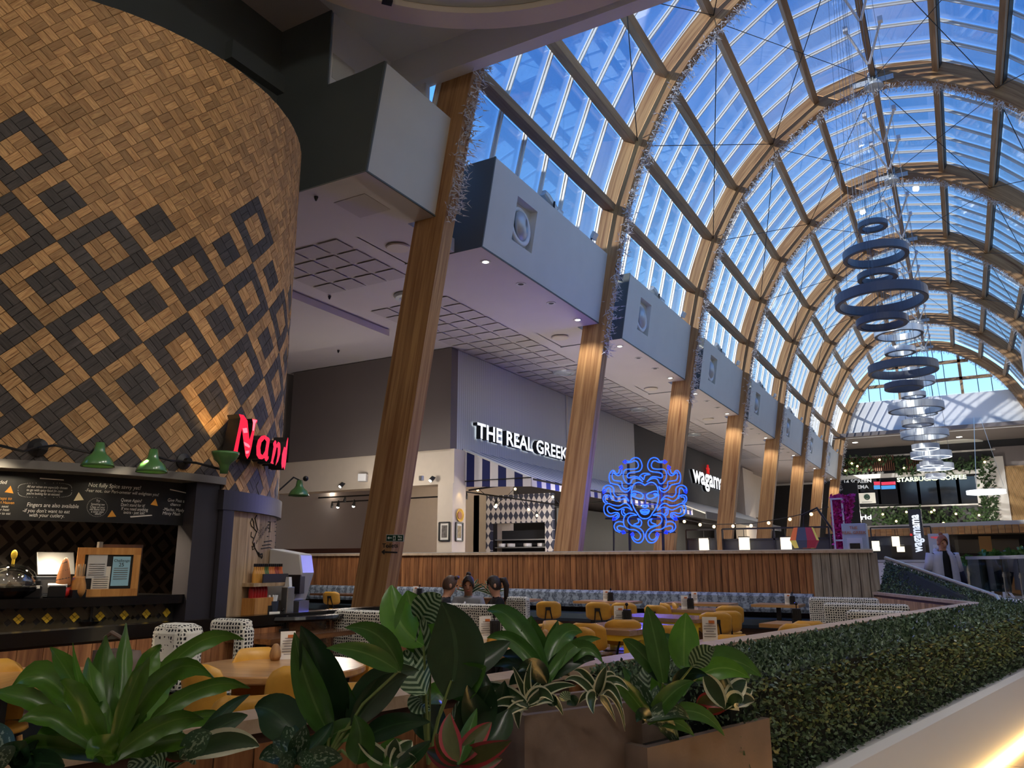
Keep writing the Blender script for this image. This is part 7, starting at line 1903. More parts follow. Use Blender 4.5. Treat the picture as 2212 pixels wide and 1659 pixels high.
# planted strips
def leaf_cloud(name, rects, Y, n, size, mat, label):
    R_ = random.Random(len(name) + n); V, F = [], []
    for (x0, y0, x1, y1) in rects:
        a, b = atY(x0, y1, Y), atY(x1, y0, Y)
        k = int(n * (b.x - a.x) * (b.z - a.z))
        for _ in range(k):
            c = Vector((R_.uniform(a.x, b.x), Y - R_.uniform(0.0, 0.35), R_.uniform(a.z, b.z)))
            u = Vector((R_.uniform(-1, 1), R_.uniform(-1, 0.2), R_.uniform(-1, 1))).normalized(); w = u.orthogonal().normalized() * size * 0.35; u = u * size
            i = len(V); V += [c, c + u * 0.5 + w, c + u, c + u * 0.5 - w]; F.append((i, i + 1, i + 2, i + 3))
    me = bpy.data.meshes.new(name); me.from_pydata([tuple(v) for v in V], [], F); me.materials.append(mat)
    o = obj(name, me); tag(o, label, 'foliage', None, 'stuff'); return o
leaf_cloud('planted_strip', [(1815, 986, 1880, 1024), (1880, 986, 1935, 1002), (1935, 986, 1972, 1024), (1970, 1000, 2110, 1024), (1985, 986, 2130, 1012), (2124, 986, 2142, 1100)], YF - 0.15, 60, 0.3, M['leafdark'], 'dense green plants on the upper end facade')
leaf_cloud('planted_strip', [(1826, 1096, 1990, 1112), (1930, 1096, 2150, 1134), (1890, 1112, 2000, 1140), (2126, 1060, 2150, 1134)], YF - 0.15, 60, 0.3, M['leafdark'], 'dense green plants under the dark upper window')
# dark window with its signs
uw = thing('window_upper_shop', 'dark upper shop window with signs and screens', 'window', (PY(1965, 1090, YF).x, YF - 0.1, PY(1965, 1090, YF).z), 0, None, 'structure')
def child_rect(nm, x0, y0, x1, y1, mat, par, Y, th=0.04):
    mb = MB(); rect_py(mb, x0, y0, x1, y1, Y, th); return obj(nm, mb, mat, par, world_space=True)
for i in range(7): child_rect('pane', 1813 + i * 43, 1028, 1813 + i * 43 + 42, 1090, M['darkglass'], uw, YF - 0.15)
M['signdim'] = emit('dim_white_sign', srgb(190, 192, 196), 0.35); M['signgreenish'] = emit('greenish_white_sign', srgb(226, 238, 206), 0.85)
def face_text(txt, x0, x1, ybase, ytop, Y, mat, name, label, cat='sign', th=0.04, offset=0.02, vertical=False, parts=True):
    a, b = atY(x0, ybase, Y), atY(x1, ytop, Y); b.z = atY(x0, ytop, Y).z
    t = thing(name, label, cat, ((a.x + b.x) / 2, Y, a.z))
    me = text_mesh(txt, 1.0, 0.02, mat, offset=offset)
    xs = [v.co.x for v in me.vertices]; ys = [v.co.y for v in me.vertices]
    if not vertical:
        sx, sz = (b.x - a.x) / (max(xs) - min(xs)), (b.z - a.z) / (max(ys) - min(ys))
        for v in me.vertices: v.co = Vector(((v.co.x - min(xs)) * sx - (b.x - a.x) / 2, (v.co.y - min(ys)) * sz, v.co.z))
        m3 = Matrix(((1, 0, 0), (0, 0, -1), (0, 1, 0)))
    else:
        sx, sz = (b.z - a.z) / (max(xs) - min(xs)), (b.x - a.x) / (max(ys) - min(ys))
        for v in me.vertices: v.co = Vector(((v.co.x - min(xs)) * sx, (v.co.y - min(ys)) * sz - (b.x - a.x) / 2, v.co.z))
        m3 = Matrix(((0, -1, 0), (0, 0, -1), (1, 0, 0)))
    split_letters(me, t, 'letter', mat, (0, 0, 0), m3)
    return t
YS = YF - 0.32
face_text('14 SCREEN', 1824, 1882, 1045, 1037, YS, M['signdim'], 'window_lettering', 'grey capitals of the first line on the dark upper window')
face_text('CINEMA', 1831, 1876, 1057, 1049, YS, M['signdim'], 'window_lettering', 'grey capitals of the second line on the dark upper window')
face_text('STARBUCKS COFFEE', 1938, 2088, 1041.5, 1032, YS, M['signgreenish'], 'shop_sign', 'glowing greenish white capitals over the dark upper window', offset=0.035)
M['screen_blue'] = emit('screen_blue', srgb(70, 150, 220), 0.5); M['screen_red'] = emit('screen_red', srgb(220, 60, 90), 0.5)
sc_ = thing('display_screen', 'pair of red and blue display screens in the upper window', 'screen', (PY(1900, 1055, YS).x, YS, PY(1900, 1055, YS).z))
for (x0, x1) in ((1888, 1901), (1904, 1934)):
    child_rect('lower_picture', x0, 1048, x1, 1057, M['screen_blue'], sc_, YS); child_rect('upper_picture', x0, 1040, x1, 1048, M['screen_red'], sc_, YS)
p1 = thing('window_poster', 'blue poster with pale capitals in the upper window', 'poster', (PY(1837, 1088, YS).x, YS, PY(1837, 1088, YS).z))
child_rect('sheet', 1815, 1064, 1853, 1088, plain('poster_blue', srgb(58, 88, 150), 0.6), p1, YS)
face_text('IMAX', 1817, 1851, 1080, 1071, YS - 0.06, M['signdim'], 'poster_lettering', 'pale capitals on the blue window poster', 'lettering')
p2 = thing('window_poster', 'white poster with a round dark green emblem in the window', 'poster', (PY(1872, 1088, YS).x, YS, PY(1872, 1088, YS).z))
child_rect('sheet', 1855, 1064, 1890, 1088, M['paper'], p2, YS)
c_ = PY(1873, 1074, YS - 0.05); mb = MB(); mb.lathe([(0.12, 0), (0.20, 0), (0.20, 0.02), (0.12, 0.02), (0.12, 0)], 28, c_, Matrix.Rotation(PI / 2, 3, 'X')); mb.lathe([(0.01, 0), (0.09, 0), (0.09, 0.02), (0.01, 0.02)], 20, c_, Matrix.Rotation(PI / 2, 3, 'X'))
for sx in (-1, 1): mb.tube([c_ + Vector((sx * 0.11, -0.01, -0.08)), c_ + Vector((sx * 0.08, -0.01, 0.0)), c_ + Vector((sx * 0.1, -0.01, 0.08))], 0.02, 5)
obj('emblem', mb, plain('emblem_green', srgb(30, 62, 48), 0.5), p2, world_space=True)
mb = MB(); rect_py(mb, 1862, 1084, 1884, 1085.5, YS - 0.05, 0.02); obj('caption_line', mb, M['print'], p2, world_space=True)
face_text('cineworld', 1800, 1882, 1124, 1114, YS, M['sign_white'], 'shop_sign', 'white rounded lower case sign on black behind the flowers')
M['bulbfar'] = emit('warm_far_bulb', (1.0, 0.72, 0.34), 5.0)
mbq = MB(); mbq.ball((0, 0, 0), 0.075, 8, 6); _fb = mbq.mesh('facade_bulb', M['bulbfar'])
for (x, y) in ((1840, 1001), (1852, 1007), (1826, 1017), (1900, 993), (1953, 1011), (1907, 1111), (1958, 1106), (2012, 1106), (2065, 1110), (1936, 1126), (2038, 1130), (2127, 998), (2018, 1102), (2115, 1113)):
    tag(obj('facade_bulb', _fb, loc=PY(x, y, YF - 0.6)), 'small warm bulb among the plants of the end facade', 'bulb', 'bulbs on the planted facade')
# ceiling spots of the end zone and round ceiling disc
mbq = MB(); mbq.lathe([(0.01, -0.012), (0.16, -0.012), (0.18, 0), (0.01, 0)], 20); _es = mbq.mesh('ceiling_spot', emit('spot_white', (1, 0.95, 0.85), 8.0))
for (x, y) in ((1847, 956), (2072, 944)): tag(obj('ceiling_spot', _es, loc=atZ(x, y, 9.67)), 'small lit spot in the dark end ceiling', 'spotlight', 'spots in the end ceiling')
p = atZ(2062, 958, 9.63); mb = MB(); mb.lathe([(0.02, -0.06), (1.7, -0.06), (1.75, 0.0), (0.02, 0.0)], 40, (p.x, p.y, 9.67)); struct('ceiling_disc', mb, M['palegrey'], 'pale round disc hung under the dark end ceiling', 'ceiling')
# canopy with warm timber edge, restaurants below
YK = 44.0
cn = thing('canopy_roof', 'long timber edged canopy over the far restaurants', 'canopy', (PY(2050, 1145, YK).x, YK, PY(2050, 1150, YK).z), 0, None, 'structure')
a, b = PY(1868, 1147, YK), PY(2260, 1128, YK - 4)
mb = MB(); mb.prism([(a.x, YK), (b.x + 4, YK - 5), (b.x + 4, YK + 8), (a.x, YK + 8)], a.z - 0.05, a.z + 0.25, lambda u, v, w: (u, v, w)); obj('slab', mb, M['limestone'], cn, world_space=True)
n = 44
for i in range(n):
    u0 = a.x + (b.x + 4 - a.x) * i / n; v0 = YK - 5 * i / n; u1 = a.x + (b.x + 4 - a.x) * (i + 1) / n
    mb = MB(); mb.box(((u0 + u1) / 2, v0 - 0.12 - 0.06 * (i % 2), a.z - 0.12), (u1 - u0 - 0.02, 0.3, 0.36)); obj('fascia_board', mb, M['warmwood'], cn, world_space=True)
mb = MB(); mb.box((a.x + 8, YK + 7.5, 1.6), (22, 0.3, 3.2)); struct('wall_far_restaurant', mb, M['blackpaint'], 'dark restaurant interior below the timber canopy', 'wall')
for i, (x0, y0, x1, y1) in enumerate(((2065, 1165, 2126, 1195), (2138, 1163, 2200, 1196))): 
    mb = MB(); rect_py(mb, x0, y0, x1, y1, YK + 3, 0.1); struct('window_%d' % (i + 1), mb, M['darkglass'], 'dark restaurant window below the timber canopy', 'window')
mb = MB(); rect_py(mb, 2122, 1158, 2140, 1225, YK + 2.5, 0.5); struct('wall_pier_far', mb, M['slatpale'], 'brown pier between far restaurant windows', 'pillar')
mb = MB(); mb.box((-9.5, 57.5, 3.4), (7.5, 0.3, 6.8)); struct('wall_far_dark', mb, M['blackpaint'], 'dark corner wall behind the last timber legs', 'wall')

# ---- middle ground behind the screen wall
# black seating frames with lanterns
M['lantern'] = emit('lantern_glow', (1.0, 0.86, 0.6), 1.6)
def frame_rack(x0, x1, ytop, ymid, Y, label):
    t = thing('shelf_frame', label, 'shelf frame', ((PY(x0, 1190, Y).x + PY(x1, 1190, Y).x) / 2, Y, 0), 0, 'black frames round the seating')
    def bar(a, b, w=0.05): mb = MB(); mb.bar(a, b, w, w); obj('bar', mb, M['black'], t, world_space=True)
    zt, zm = PY(x0, ytop, Y).z, PY(x0, ymid, Y).z; xa, xb = PY(x0, ytop, Y).x, PY(x1, ytop, Y).x
    for z in (zt, zm, zm - 0.35): bar((xa, Y, z), (xb, Y, z))
    n = max(2, int((xb - xa) / 1.4) + 1)
    for i in range(n): x = xa + (xb - xa) * i / (n - 1); bar((x, Y, 0), (x, Y, zt))
    mb = MB(); mb.box(((xa + xb) / 2, Y + 0.05, zm - 0.17), (xb - xa, 0.05, 0.3)); obj('panel', mb, M['waga'], t, world_space=True)
frame_rack(1482, 1545, 1145, 1165, 24.0, 'black frame with a lantern beside the grey awning')
frame_rack(1560, 1790, 1143, 1166, 24.5, 'long black frame hung with lanterns between timber legs')
frame_rack(1880, 2010, 1140, 1160, 34.0, 'black frame hung with lanterns under the timber canopy')
mbq = MB(); mbq.box((0, 0, -0.2), (0.26, 0.26, 0.38)); _ln = mbq.mesh('glow', M['lantern']); fix_normals(_ln)
mbq = MB(); mbq.box((0, 0, 0.0), (0.28, 0.28, 0.03)); mbq.tube([(0, 0, 0), (0, 0, 0.25)], 0.01, 4); _lt = mbq.mesh('cap', M['black']); fix_normals(_lt)
for (x, y, Y, lb) in ((1521, 1162, 24, 'pale box lantern nearest the striped awning'), (1607, 1160, 24.3, 'glowing box lantern between the leaning timber legs'), (1697, 1160, 24.3, 'glowing box lantern beside the coloured lamp shade'), (1891, 1168, 34, 'glowing box lantern past the white kiosk'), (1934, 1158, 34, 'pale box lantern hung above another lantern'), (1944, 1170, 34.2, 'glowing box lantern below a pale lantern')):
    t = thing('lantern', lb, 'lantern', PY(x, y, Y)); obj('glow', _ln, parent=t); obj('cap', _lt, parent=t)
# string light
mb = MB(); sl = thing('string_light', 'black cable of small bulbs strung between timber legs', 'string light', PY(1500, 1130, 23))
pts = [PY(x, y, 22.5) for x, y in ((1478, 1122), (1512, 1129), (1542, 1133), (1583, 1132), (1622, 1131), (1660, 1125), (1706, 1117), (1752, 1106), (1790, 1095))]
mb.tube(pts, 0.012, 5); obj('cable', mb, M['black'], sl, world_space=True)
for q in pts[:-1]:
    mb = MB(); mb.ball(q + Vector((0, 0, -0.06)), 0.045, 8, 6); obj('bulb', mb, M['bulbfar'], sl, world_space=True)
# coloured lamp shade on a black boom
cl = thing('floor_lamp', 'tall black boom lamp with a faceted many coloured shade', 'lamp', (PY(1790, 1190, 20).x, 20, 0))
S0 = PY(1737, 1162, 20)
cols = [srgb(60, 66, 84), srgb(150, 52, 70), srgb(150, 52, 70), srgb(206, 190, 92), srgb(186, 92, 48), srgb(60, 66, 84), srgb(150, 52, 70), srgb(206, 190, 92)]
M['sh'] = [plain('shade_panel_%d' % i, c, 0.7, emis=c, estr=0.25) for i, c in enumerate(cols)]
def ringpt(r, z, k, n=8): a = 2 * PI * k / n + 0.35; return S0 + Vector((r * math.cos(a), r * math.sin(a), z))
for k in range(8):
    mb = MB(); mb.add([ringpt(0.22, 0.24, k), ringpt(0.22, 0.24, k + 1), ringpt(0.33, -0.06, k + 1), ringpt(0.33, -0.06, k)], [(0, 1, 2, 3)]); o = obj('shade_panel', mb, M['sh'][k], cl, world_space=True)
    s_ = o.modifiers.new('th', 'SOLIDIFY'); s_.thickness = 0.008
    mb = MB(); mb.add([ringpt(0.33, -0.06, k), ringpt(0.33, -0.06, k + 1), ringpt(0.24, -0.24, k + 1), ringpt(0.24, -0.24, k)], [(0, 1, 2, 3)]); o = obj('lower_panel', mb, M['sh'][(k + 3) % 8], cl, world_space=True)
    s_ = o.modifiers.new('th', 'SOLIDIFY'); s_.thickness = 0.008
mb = MB(); mb.tube([(PY(1806, 1190, 20).x, 20, 0.0), PY(1802, 1150, 20), PY(1764, 1097, 20), PY(1731, 1114, 20)], 0.03, 8); mb.tube([PY(1737, 1100, 20), S0 + Vector((0, 0, 0.22))], 0.008, 5); obj('boom', mb, M['black'], cl, world_space=True)
# flowering trellis
fl_ = thing('flower_trellis', 'white frame filled with bright pink flowers', 'flower display', (PY(1815, 1190, 19).x, 19, 0))
def bar(t, a, b, w, mt): mb = MB(); mb.bar(a, b, w, w); obj('frame_bar', mb, mt, t, world_space=True)
a0, a1 = PY(1795, 1078, 19), PY(1818, 1078, 19)
for dy in (0, 0.35):
    for x in (a0.x, a1.x): bar(fl_, (x, 19 + dy, 0), (x, 19 + dy, a0.z), 0.035, M['white'])
    bar(fl_, (a0.x, 19 + dy, a0.z), (a1.x, 19 + dy, a0.z), 0.035, M['white']); bar(fl_, (a0.x, 19 + dy, 1.95), (a1.x, 19 + dy, 1.95), 0.035, M['white'])
for x in (a0.x, a1.x): bar(fl_, (x, 19, a0.z), (x, 19.35, a0.z), 0.035, M['white'])
M['magenta'] = plain('magenta_petal', srgb(206, 44, 138), 0.6, var=0.3, scale=12)
R_ = random.Random(21); V, F = [], []
zt = PY(1815, 1074, 19).z
for _ in range(2200):
    z = R_.uniform(1.2, zt + 0.06); top = max(0, (z - 2.3) / 0.6)
    c = Vector((R_.uniform(a0.x - 0.03, a1.x + 0.1 + 0.15 * top), 19.18 + R_.gauss(0, 0.1), z))
    u = Vector((R_.uniform(-1, 1), R_.uniform(-1, 1), R_.uniform(-1, 1))).normalized() * 0.05; w = u.orthogonal().normalized() * 0.03
    i = len(V); V += [c - u, c + w, c + u, c - w]; F.append((i, i + 1, i + 2, i + 3))
me = bpy.data.meshes.new('blossom'); me.from_pydata([tuple(v) for v in V], [], F); me.materials.append(M['magenta']); o = obj('blossom', me, parent=fl_, world_space=True); o['kind'] = 'stuff'
# kiosks and totem
M['bluegrey'] = plain('pale_blue_panel', srgb(196, 208, 216), 0.5); M['copper'] = plain('copper_letter', srgb(206, 138, 100), 0.4, 0.4)
def kiosk(x0, x1, ytop, Y, txt, tm, label, hole):
    a, b = PY(x0, 1190, Y), PY(x1, 1190, Y); zt = PY(x0, ytop, Y).z; w = b.x - a.x
    t = thing('menu_kiosk', label, 'kiosk', ((a.x + b.x) / 2, Y, 0))
    mb = MB(); mb.box((0, 0.2, zt / 2), (w, 0.36, zt)); obj('body', mb, M['bluegrey'], t, bevel=0.01)
    mb = MB(); mb.box((0, 0.01, zt - 0.62), (w * 0.62, 0.03, 0.64)); obj('door_panel', mb, M['white'], t)
    mb = MB(); mb.box((0, -0.01, zt - hole), (w * 0.42, 0.03, 0.42)); obj('screen', mb, M['darkglass'], t)
    ls = txt.split('|')
    for i, l_ in enumerate(ls):
        me = text_mesh(l_, 0.085, 0.003, tm, align='CENTER', offset=0.001); me.transform(Matrix.Rotation(PI / 2, 4, 'X')); obj('lettering', me, parent=t, loc=(0, 0.0, zt - 0.12 - 0.1 * i))
    return t
kiosk(1822, 1875, 1131, 18.0, 'THE|REAL GREEK', M['copper'], 'pale blue menu kiosk with copper letters and dark screen', 0.62)
kiosk(2008, 2053, 1153, 25.0, 'wagamama', M['red'], 'white menu kiosk behind the walking woman', 0.6)
a, b = PY(1972, 1190, 30), PY(1997, 1190, 30); zt = PY(1972, 1100, 30).z
to = thing('totem_sign', 'black upright totem with white vertical letters', 'sign', ((a.x + b.x) / 2, 30, 0))
mb = MB(); mb.box((0, 0.25, zt / 2), (b.x - a.x + 0.05, 0.5, zt)); obj('body', mb, M['waga'], to)
me = text_mesh('wagamama', 1.0, 0.01, M['sign_white'], offset=0.03)
xs = [v.co.x for v in me.vertices]; sx = 1.25 / (max(xs) - min(xs))
for v in me.vertices: v.co = Vector((-(v.co.y) * 0.42 + 0.09, -0.02 - v.co.z, v.co.x * sx))
obj('lettering', me, parent=to, loc=(0.02, 0, zt - 1.42))
mb = MB(); mb.box((-0.17, -0.02, zt - 0.85), (0.07, 0.02, 0.07)); obj('red_dot', mb, M['red'], to)
# white parapets, embossed word, glass balustrades, ramp
mb = MB(); mb.prism([(9.0, 0.0), (30.0, 0.0), (30.0, 0.45), (22.0, 0.45)], -1.3, 9.0, lambda u, v, w: (w, u, v)); struct('floor_ramp', mb, M['malltile'], 'tiled ramp rising past the hedge', 'ramp')
YPp = 21.0
a, b = PY(1874, 1212, YPp), PY(2075, 1212, YPp)
pw = thing('wall_parapet', 'white parapet with raised capitals and a metal rail', 'parapet', ((a.x + b.x) / 2, YPp, 0), 0, None, 'structure')
mb = MB(); mb.box((0, 0.1, a.z / 2 - 0.02), (b.x - a.x, 0.2, a.z - 0.04)); obj('panel', mb, M['white'], pw)
mb = MB(); mb.box((0, 0.1, a.z), (b.x - a.x, 0.24, 0.06)); obj('rail', mb, M['silver'], pw)
me = text_mesh('TOGETHER', 0.42, 0.015, M['white'], offset=0.004); me.transform(Matrix.Rotation(PI / 2, 4, 'X')); obj('lettering', me, parent=pw, loc=(-0.2, -0.01, 0.72))
mb = MB(); mb.box((0, 0.1, a.z + 0.42), (b.x - a.x, 0.02, 0.75)); obj('pane', mb, M['pane'], pw)
def balustrade(pts, z0, z1, label, base):
    t = thing('balustrade', label, 'balustrade', (pts[0][0], pts[0][1], 0), 0, None, 'structure')
    for (p, q) in zip(pts[:-1], pts[1:]):
        p, q = Vector(p), Vector(q); L = (q - p).length; n = max(1, int(L / 0.9)); d = (q - p) / n
        for i in range(n):
            A = p + d * i; B = p + d * (i + 0.97)
            mb = MB(); mb.bar((A.x, A.y, (z0 + z1) / 2), (B.x, B.y, (z0 + z1) / 2), 0.015, z1 - z0); obj('pane', mb, M['balglass'], t, world_space=True)
            mb = MB(); mb.bar((A.x, A.y, z0 - 0.05), (A.x, A.y, z0 + 0.3), 0.03, 0.03); mb.box((A.x, A.y - 0.02, z1 - 0.25), (0.05, 0.04, 0.05)); obj('clamp', mb, M['steel'], t, world_space=True)
        mb = MB(); mb.bar((p.x, p.y, z1 + 0.02), (q.x, q.y, z1 + 0.02), 0.06, 0.05); obj('handrail', mb, M['steel'], t, world_space=True)
        if base > 0:
            mb = MB(); mb.bar((p.x, p.y, (z0 - 0.1) / 2 + 0.0), (q.x, q.y, (z0 - 0.1) / 2), 0.3, z0 - 0.1); obj('parapet', mb, M['white'], t, world_space=True)
M['balglass'] = glass('balustrade_glass', (0.55, 0.66, 0.64), 0.5)
b0, b1, b2 = atD(2095, 1250, 15.5), atD(2170, 1250, 14.5), atD(2300, 1260, 11.5)
balustrade([(b0.x, b0.y), (b1.x, b1.y), (b2.x, b2.y)], 1.02, 1.52, 'green tinted glass balustrade on a white parapet beside the ramp', 1)
c0, c1 = atD(2058, 1240, 18.5), atD(2092, 1240, 18.0)
balustrade([(c0.x, c0.y), (c1.x + 0.3, c1.y)], 1.0, 1.42, 'short glass balustrade behind the walking woman', 1)
# ================================================================== FIXTURES, NEON, RINGS, GARLANDS
# ---- neon face with snakes
NEON_Y = 16.42
def NP(x, y): return atY(1300 + x / 7.9, 980 + y / 7.9, NEON_Y)
M['neon'] = emit('blue_neon', (0.004, 0.03, 1.0), 1.6)
M['neoncore'] = emit('blue_neon_core', (0.012, 0.085, 1.0), 2.6)
HALF = [
 [(735, 540), (690, 510), (640, 490), (580, 500), (530, 550), (510, 620), (508, 650)],
 [(500, 690), (500, 760), (520, 850), (560, 950), (610, 1020), (640, 1070), (690, 1105), (735, 1110)],
 [(515, 650), (560, 640), (620, 655), (680, 680), (705, 710), (690, 755), (640, 770), (570, 745), (525, 715), (505, 690), (515, 650)],
 [(520, 690), (560, 680), (580, 690), (545, 720), (520, 690)],
 [(655, 970), (700, 955), (735, 965)], [(655, 970), (680, 1020), (735, 1040)], [(665, 985), (735, 990)], [(675, 1005), (735, 1012)],
 [(735, 925), (700, 905), (685, 890), (720, 880), (735, 886)],
 [(430, 125), (480, 130), (520, 85), (580, 68), (640, 90), (680, 160), (685, 230), (650, 290), (590, 310), (500, 320), (445, 345), (435, 390), (460, 412), (540, 395), (620, 400), (700, 480)],
 [(430, 150), (500, 145), (560, 120), (605, 140), (625, 200), (600, 250), (520, 265), (430, 265), (380, 300), (365, 380), (385, 450), (440, 510), (490, 500), (520, 440), (580, 420), (650, 440), (700, 480)],
 [(300, 270), (290, 320), (250, 345), (215, 295), (175, 290), (135, 340), (125, 430), (150, 500), (220, 520), (290, 540), (330, 610), (400, 655), (460, 630), (500, 560)],
 [(345, 280), (330, 340), (280, 375), (230, 350), (195, 320), (175, 380), (200, 450), (270, 465), (340, 480), (350, 560), (400, 600), (450, 590), (500, 560)],
 [(20, 640), (30, 580), (90, 540), (160, 550), (205, 600), (205, 680), (260, 740), (340, 720), (400, 730), (460, 800)],
 [(65, 640), (100, 590), (140, 600), (150, 680), (180, 760), (250, 810), (340, 780), (400, 770), (460, 810)],
 [(65, 850), (25, 800), (30, 730), (80, 705), (140, 720), (160, 770)], [(95, 830), (55, 790), (70, 745), (120, 740)],
 [(520, 970), (450, 870), (380, 850), (300, 890), (200, 880), (110, 850), (50, 880), (35, 950), (60, 1030), (130, 1070), (200, 1060), (250, 1030), (270, 1060), (235, 1090)],
 [(520, 970), (440, 920), (370, 920), (280, 960), (190, 930), (130, 900), (95, 920), (100, 980), (150, 1020), (230, 1005), (290, 1020), (290, 1080), (240, 1120)],
 [(600, 1050), (530, 1020), (450, 1020), (390, 1070), (370, 1150), (390, 1240), (460, 1290), (560, 1300), (630, 1340), (665, 1400), (640, 1460), (590, 1470), (540, 1430), (535, 1400)],
 [(600, 1050), (500, 1060), (450, 1100), (450, 1160), (500, 1220), (590, 1250), (670, 1290), (715, 1360), (715, 1440), (670, 1510), (600, 1520), (540, 1480), (505, 1410)],
 [(370, 1170), (290, 1160), (230, 1190), (210, 1250), (240, 1310), (310, 1345)], [(380, 1250), (310, 1230), (265, 1250), (275, 1300), (330, 1325)],
 [(340, 960), (380, 950), (370, 1000), (400, 1030), (380, 1060), (340, 1020), (340, 960)],
 [(610, 1110), (660, 1130), (680, 1180), (650, 1240), (540, 1215), (620, 1180), (630, 1140), (610, 1110)]]
HEADS = [(400, 140, -90), (325, 240, 20), (40, 640, 200), (215, 1110, 230), (520, 1385, 10), (365, 1340, 110)]
nf = thing('neon_sign', 'blue neon outline of a face ringed by curling snakes', 'neon sign', (NP(735, 1500).x, NEON_Y, 0))
def smooth_pts(P, n=4):
    Q = _catmull([tuple(p) for p in P], n); return [tuple(q) for q in Q]
def ntube(P, mirror):
    P = smooth_pts(P)
    if mirror: P = [(1470 - x, y) for x, y in P]
    mb = MB(); mb.tube([NP(*q) for q in P], 0.0115, 6); obj('neon_tube', mb, M['neoncore'], nf, world_space=True)
for P in HALF:
    ntube(P, False); ntube(P, True)
ntube([(640, 390), (690, 345), (750, 335), (820, 350), (740, 370), (715, 440), (680, 400), (640, 390)], False)
for (x, y, a) in HEADS:
    a = math.radians(a); c_, s_ = math.sin(a), -math.cos(a)
    for mir in (False, True):
        pts = [(x + c_ * 42, y + s_ * 42), (x - s_ * 30, y + c_ * 30), (x - c_ * 35, y - s_ * 35), (x + s_ * 30, y - c_ * 30), (x + c_ * 42, y + s_ * 42)]
        if mir: pts = [(1470 - u, v) for u, v in pts]
        mb = MB(); mb.tube([NP(*q) for q in pts], 0.012, 5); mb.tube([NP(*pts[1]), NP(*pts[3])], 0.009, 5); obj('snake_head', mb, M['neon'], nf, world_space=True)
for (x0, y0, x1, y1, w) in ((440, 170, 470, 1660, 0.05), (1000, 170, 1040, 1660, 0.05), (130, 518, 1340, 530, 0.02), (60, 668, 1440, 690, 0.02), (130, 350, 1330, 355, 0.02), (50, 1105, 1420, 1115, 0.04), (190, 1100, 190, 1660, 0.03), (60, 855, 1440, 865, 0.02), (735, 700, 735, 890, 0.02), (230, 1340, 1250, 1345, 0.02), (1225, 1100, 1225, 1340, 0.02)):
    mb = MB(); a, b = NP(x0, y0), NP(x1, y1); a.y = b.y = NEON_Y + 0.05; mb.bar(a, b, w, w, (0, 1, 0)); obj('frame_bar', mb, M['black'], nf, world_space=True)
lamp('neon_light', 'POINT', NP(735, 800) + Vector((0, -0.25, 0)), 170, (0.07, 0.10, 1.0), 0.5)

# ---- ring pendants on wires
M['ringdark'] = plain('ring_dark_metal', srgb(92, 98, 108), 0.45, 0.15); M['ringsilver'] = plain('ring_silver_metal', srgb(204, 208, 210), 0.35, 0.4)
M['ringlit'] = emit('ring_lit', (0.9, 0.95, 1.0), 1.5)
RINGS = [(1885, 487, 60, 0), (1891, 549, 131, 0), (1895, 597, 80, 0), (1902, 645, 184, 0), (1905, 695, 102, 0), (1941, 718, 97, 1), (1944, 758, 62, 1), (1950, 796, 138, 0), (1968, 800, 35, 1), (1973, 824, 84, 1), (1952, 834, 77, 0), (1973, 853, 49, 1), (1978, 880, 110, 1), (1991, 890, 62, 1), (1982, 913, 63, 1), (1997, 938, 94, 1), (1999, 965, 54, 2), (2011, 982, 80, 2), (2006, 966, 40, 2), (2013, 992, 36, 2), (2012, 1002, 46, 2), (2020, 1008, 72, 2), (2021, 1028, 40, 2)]
for i, (x, y, w, kind) in enumerate(RINGS):
    p = atX(x, y, XA - 0.15)
    if p.y > 52: p = atY(x, y, 50.0 + 0.15 * i)
    F_ = -p.x * _syw + p.y * _cyw; F_ = F_ * _cp + (p.z - EYE) * _sp
    d = w * F_ / FPX
    t = thing('ring_pendant', ['dark grey ring pendant hung on wires below the vault', 'silver ring pendant hung on wires below the vault', 'bright silver ring pendant at the low end of the cascade'][kind], 'pendant lamp', p, 0, ['dark ring pendants', 'silver ring pendants', 'bright ring pendants'][kind])
    h = (6 + 0.08 * w) * F_ / FPX; r = d / 2
    mb = MB(); mb.lathe([(r - 0.09, -h / 2), (r, -h / 2), (r, h / 2), (r - 0.09, h / 2), (r - 0.09, -h / 2)], 48); obj('ring', mb, M['ringdark'] if kind == 0 else M['ringsilver'], t)
    mb = MB(); mb.lathe([(r - 0.08, -h / 2 - 0.012), (r - 0.01, -h / 2 - 0.012), (r - 0.01, -h / 2), (r - 0.08, -h / 2), (r - 0.08, -h / 2 - 0.012)], 48); obj('diffuser', mb, M['ringlit'] if kind == 2 else M['ringdark'], t)
    for k in range(3):
        a = k * 2.094 + 0.4; zt = (14.9 if p.y < YE - 0.2 else 9.6) - p.z
        mb = MB(); mb.tube([((r - 0.045) * math.cos(a), (r - 0.045) * math.sin(a), h / 2), ((r - 0.045) * math.cos(a) * 0.6, (r - 0.045) * math.sin(a) * 0.6, zt)], 0.004, 4); obj('wire', mb, M['ringdark'], t)
p = atY(2130, 1063, 50); d = 69 * 46 / FPX
t = thing('ring_pendant', 'single wide white ring pendant hung apart before the slat wall', 'pendant lamp', p); r = d / 2
mb = MB(); mb.lathe([(r - 0.1, -0.1), (r, -0.1), (r, 0.1), (r - 0.1, 0.1), (r - 0.1, -0.1)], 48); obj('ring', mb, M['ringlit'], t)
for k in range(3):
    a = k * 2.094; mb = MB(); mb.tube([((r - 0.05) * math.cos(a), (r - 0.05) * math.sin(a), 0.1), (0.2 * math.cos(a), 0.2 * math.sin(a), 9.4 - p.z)], 0.012, 4); obj('wire', mb, M['steel'], t)

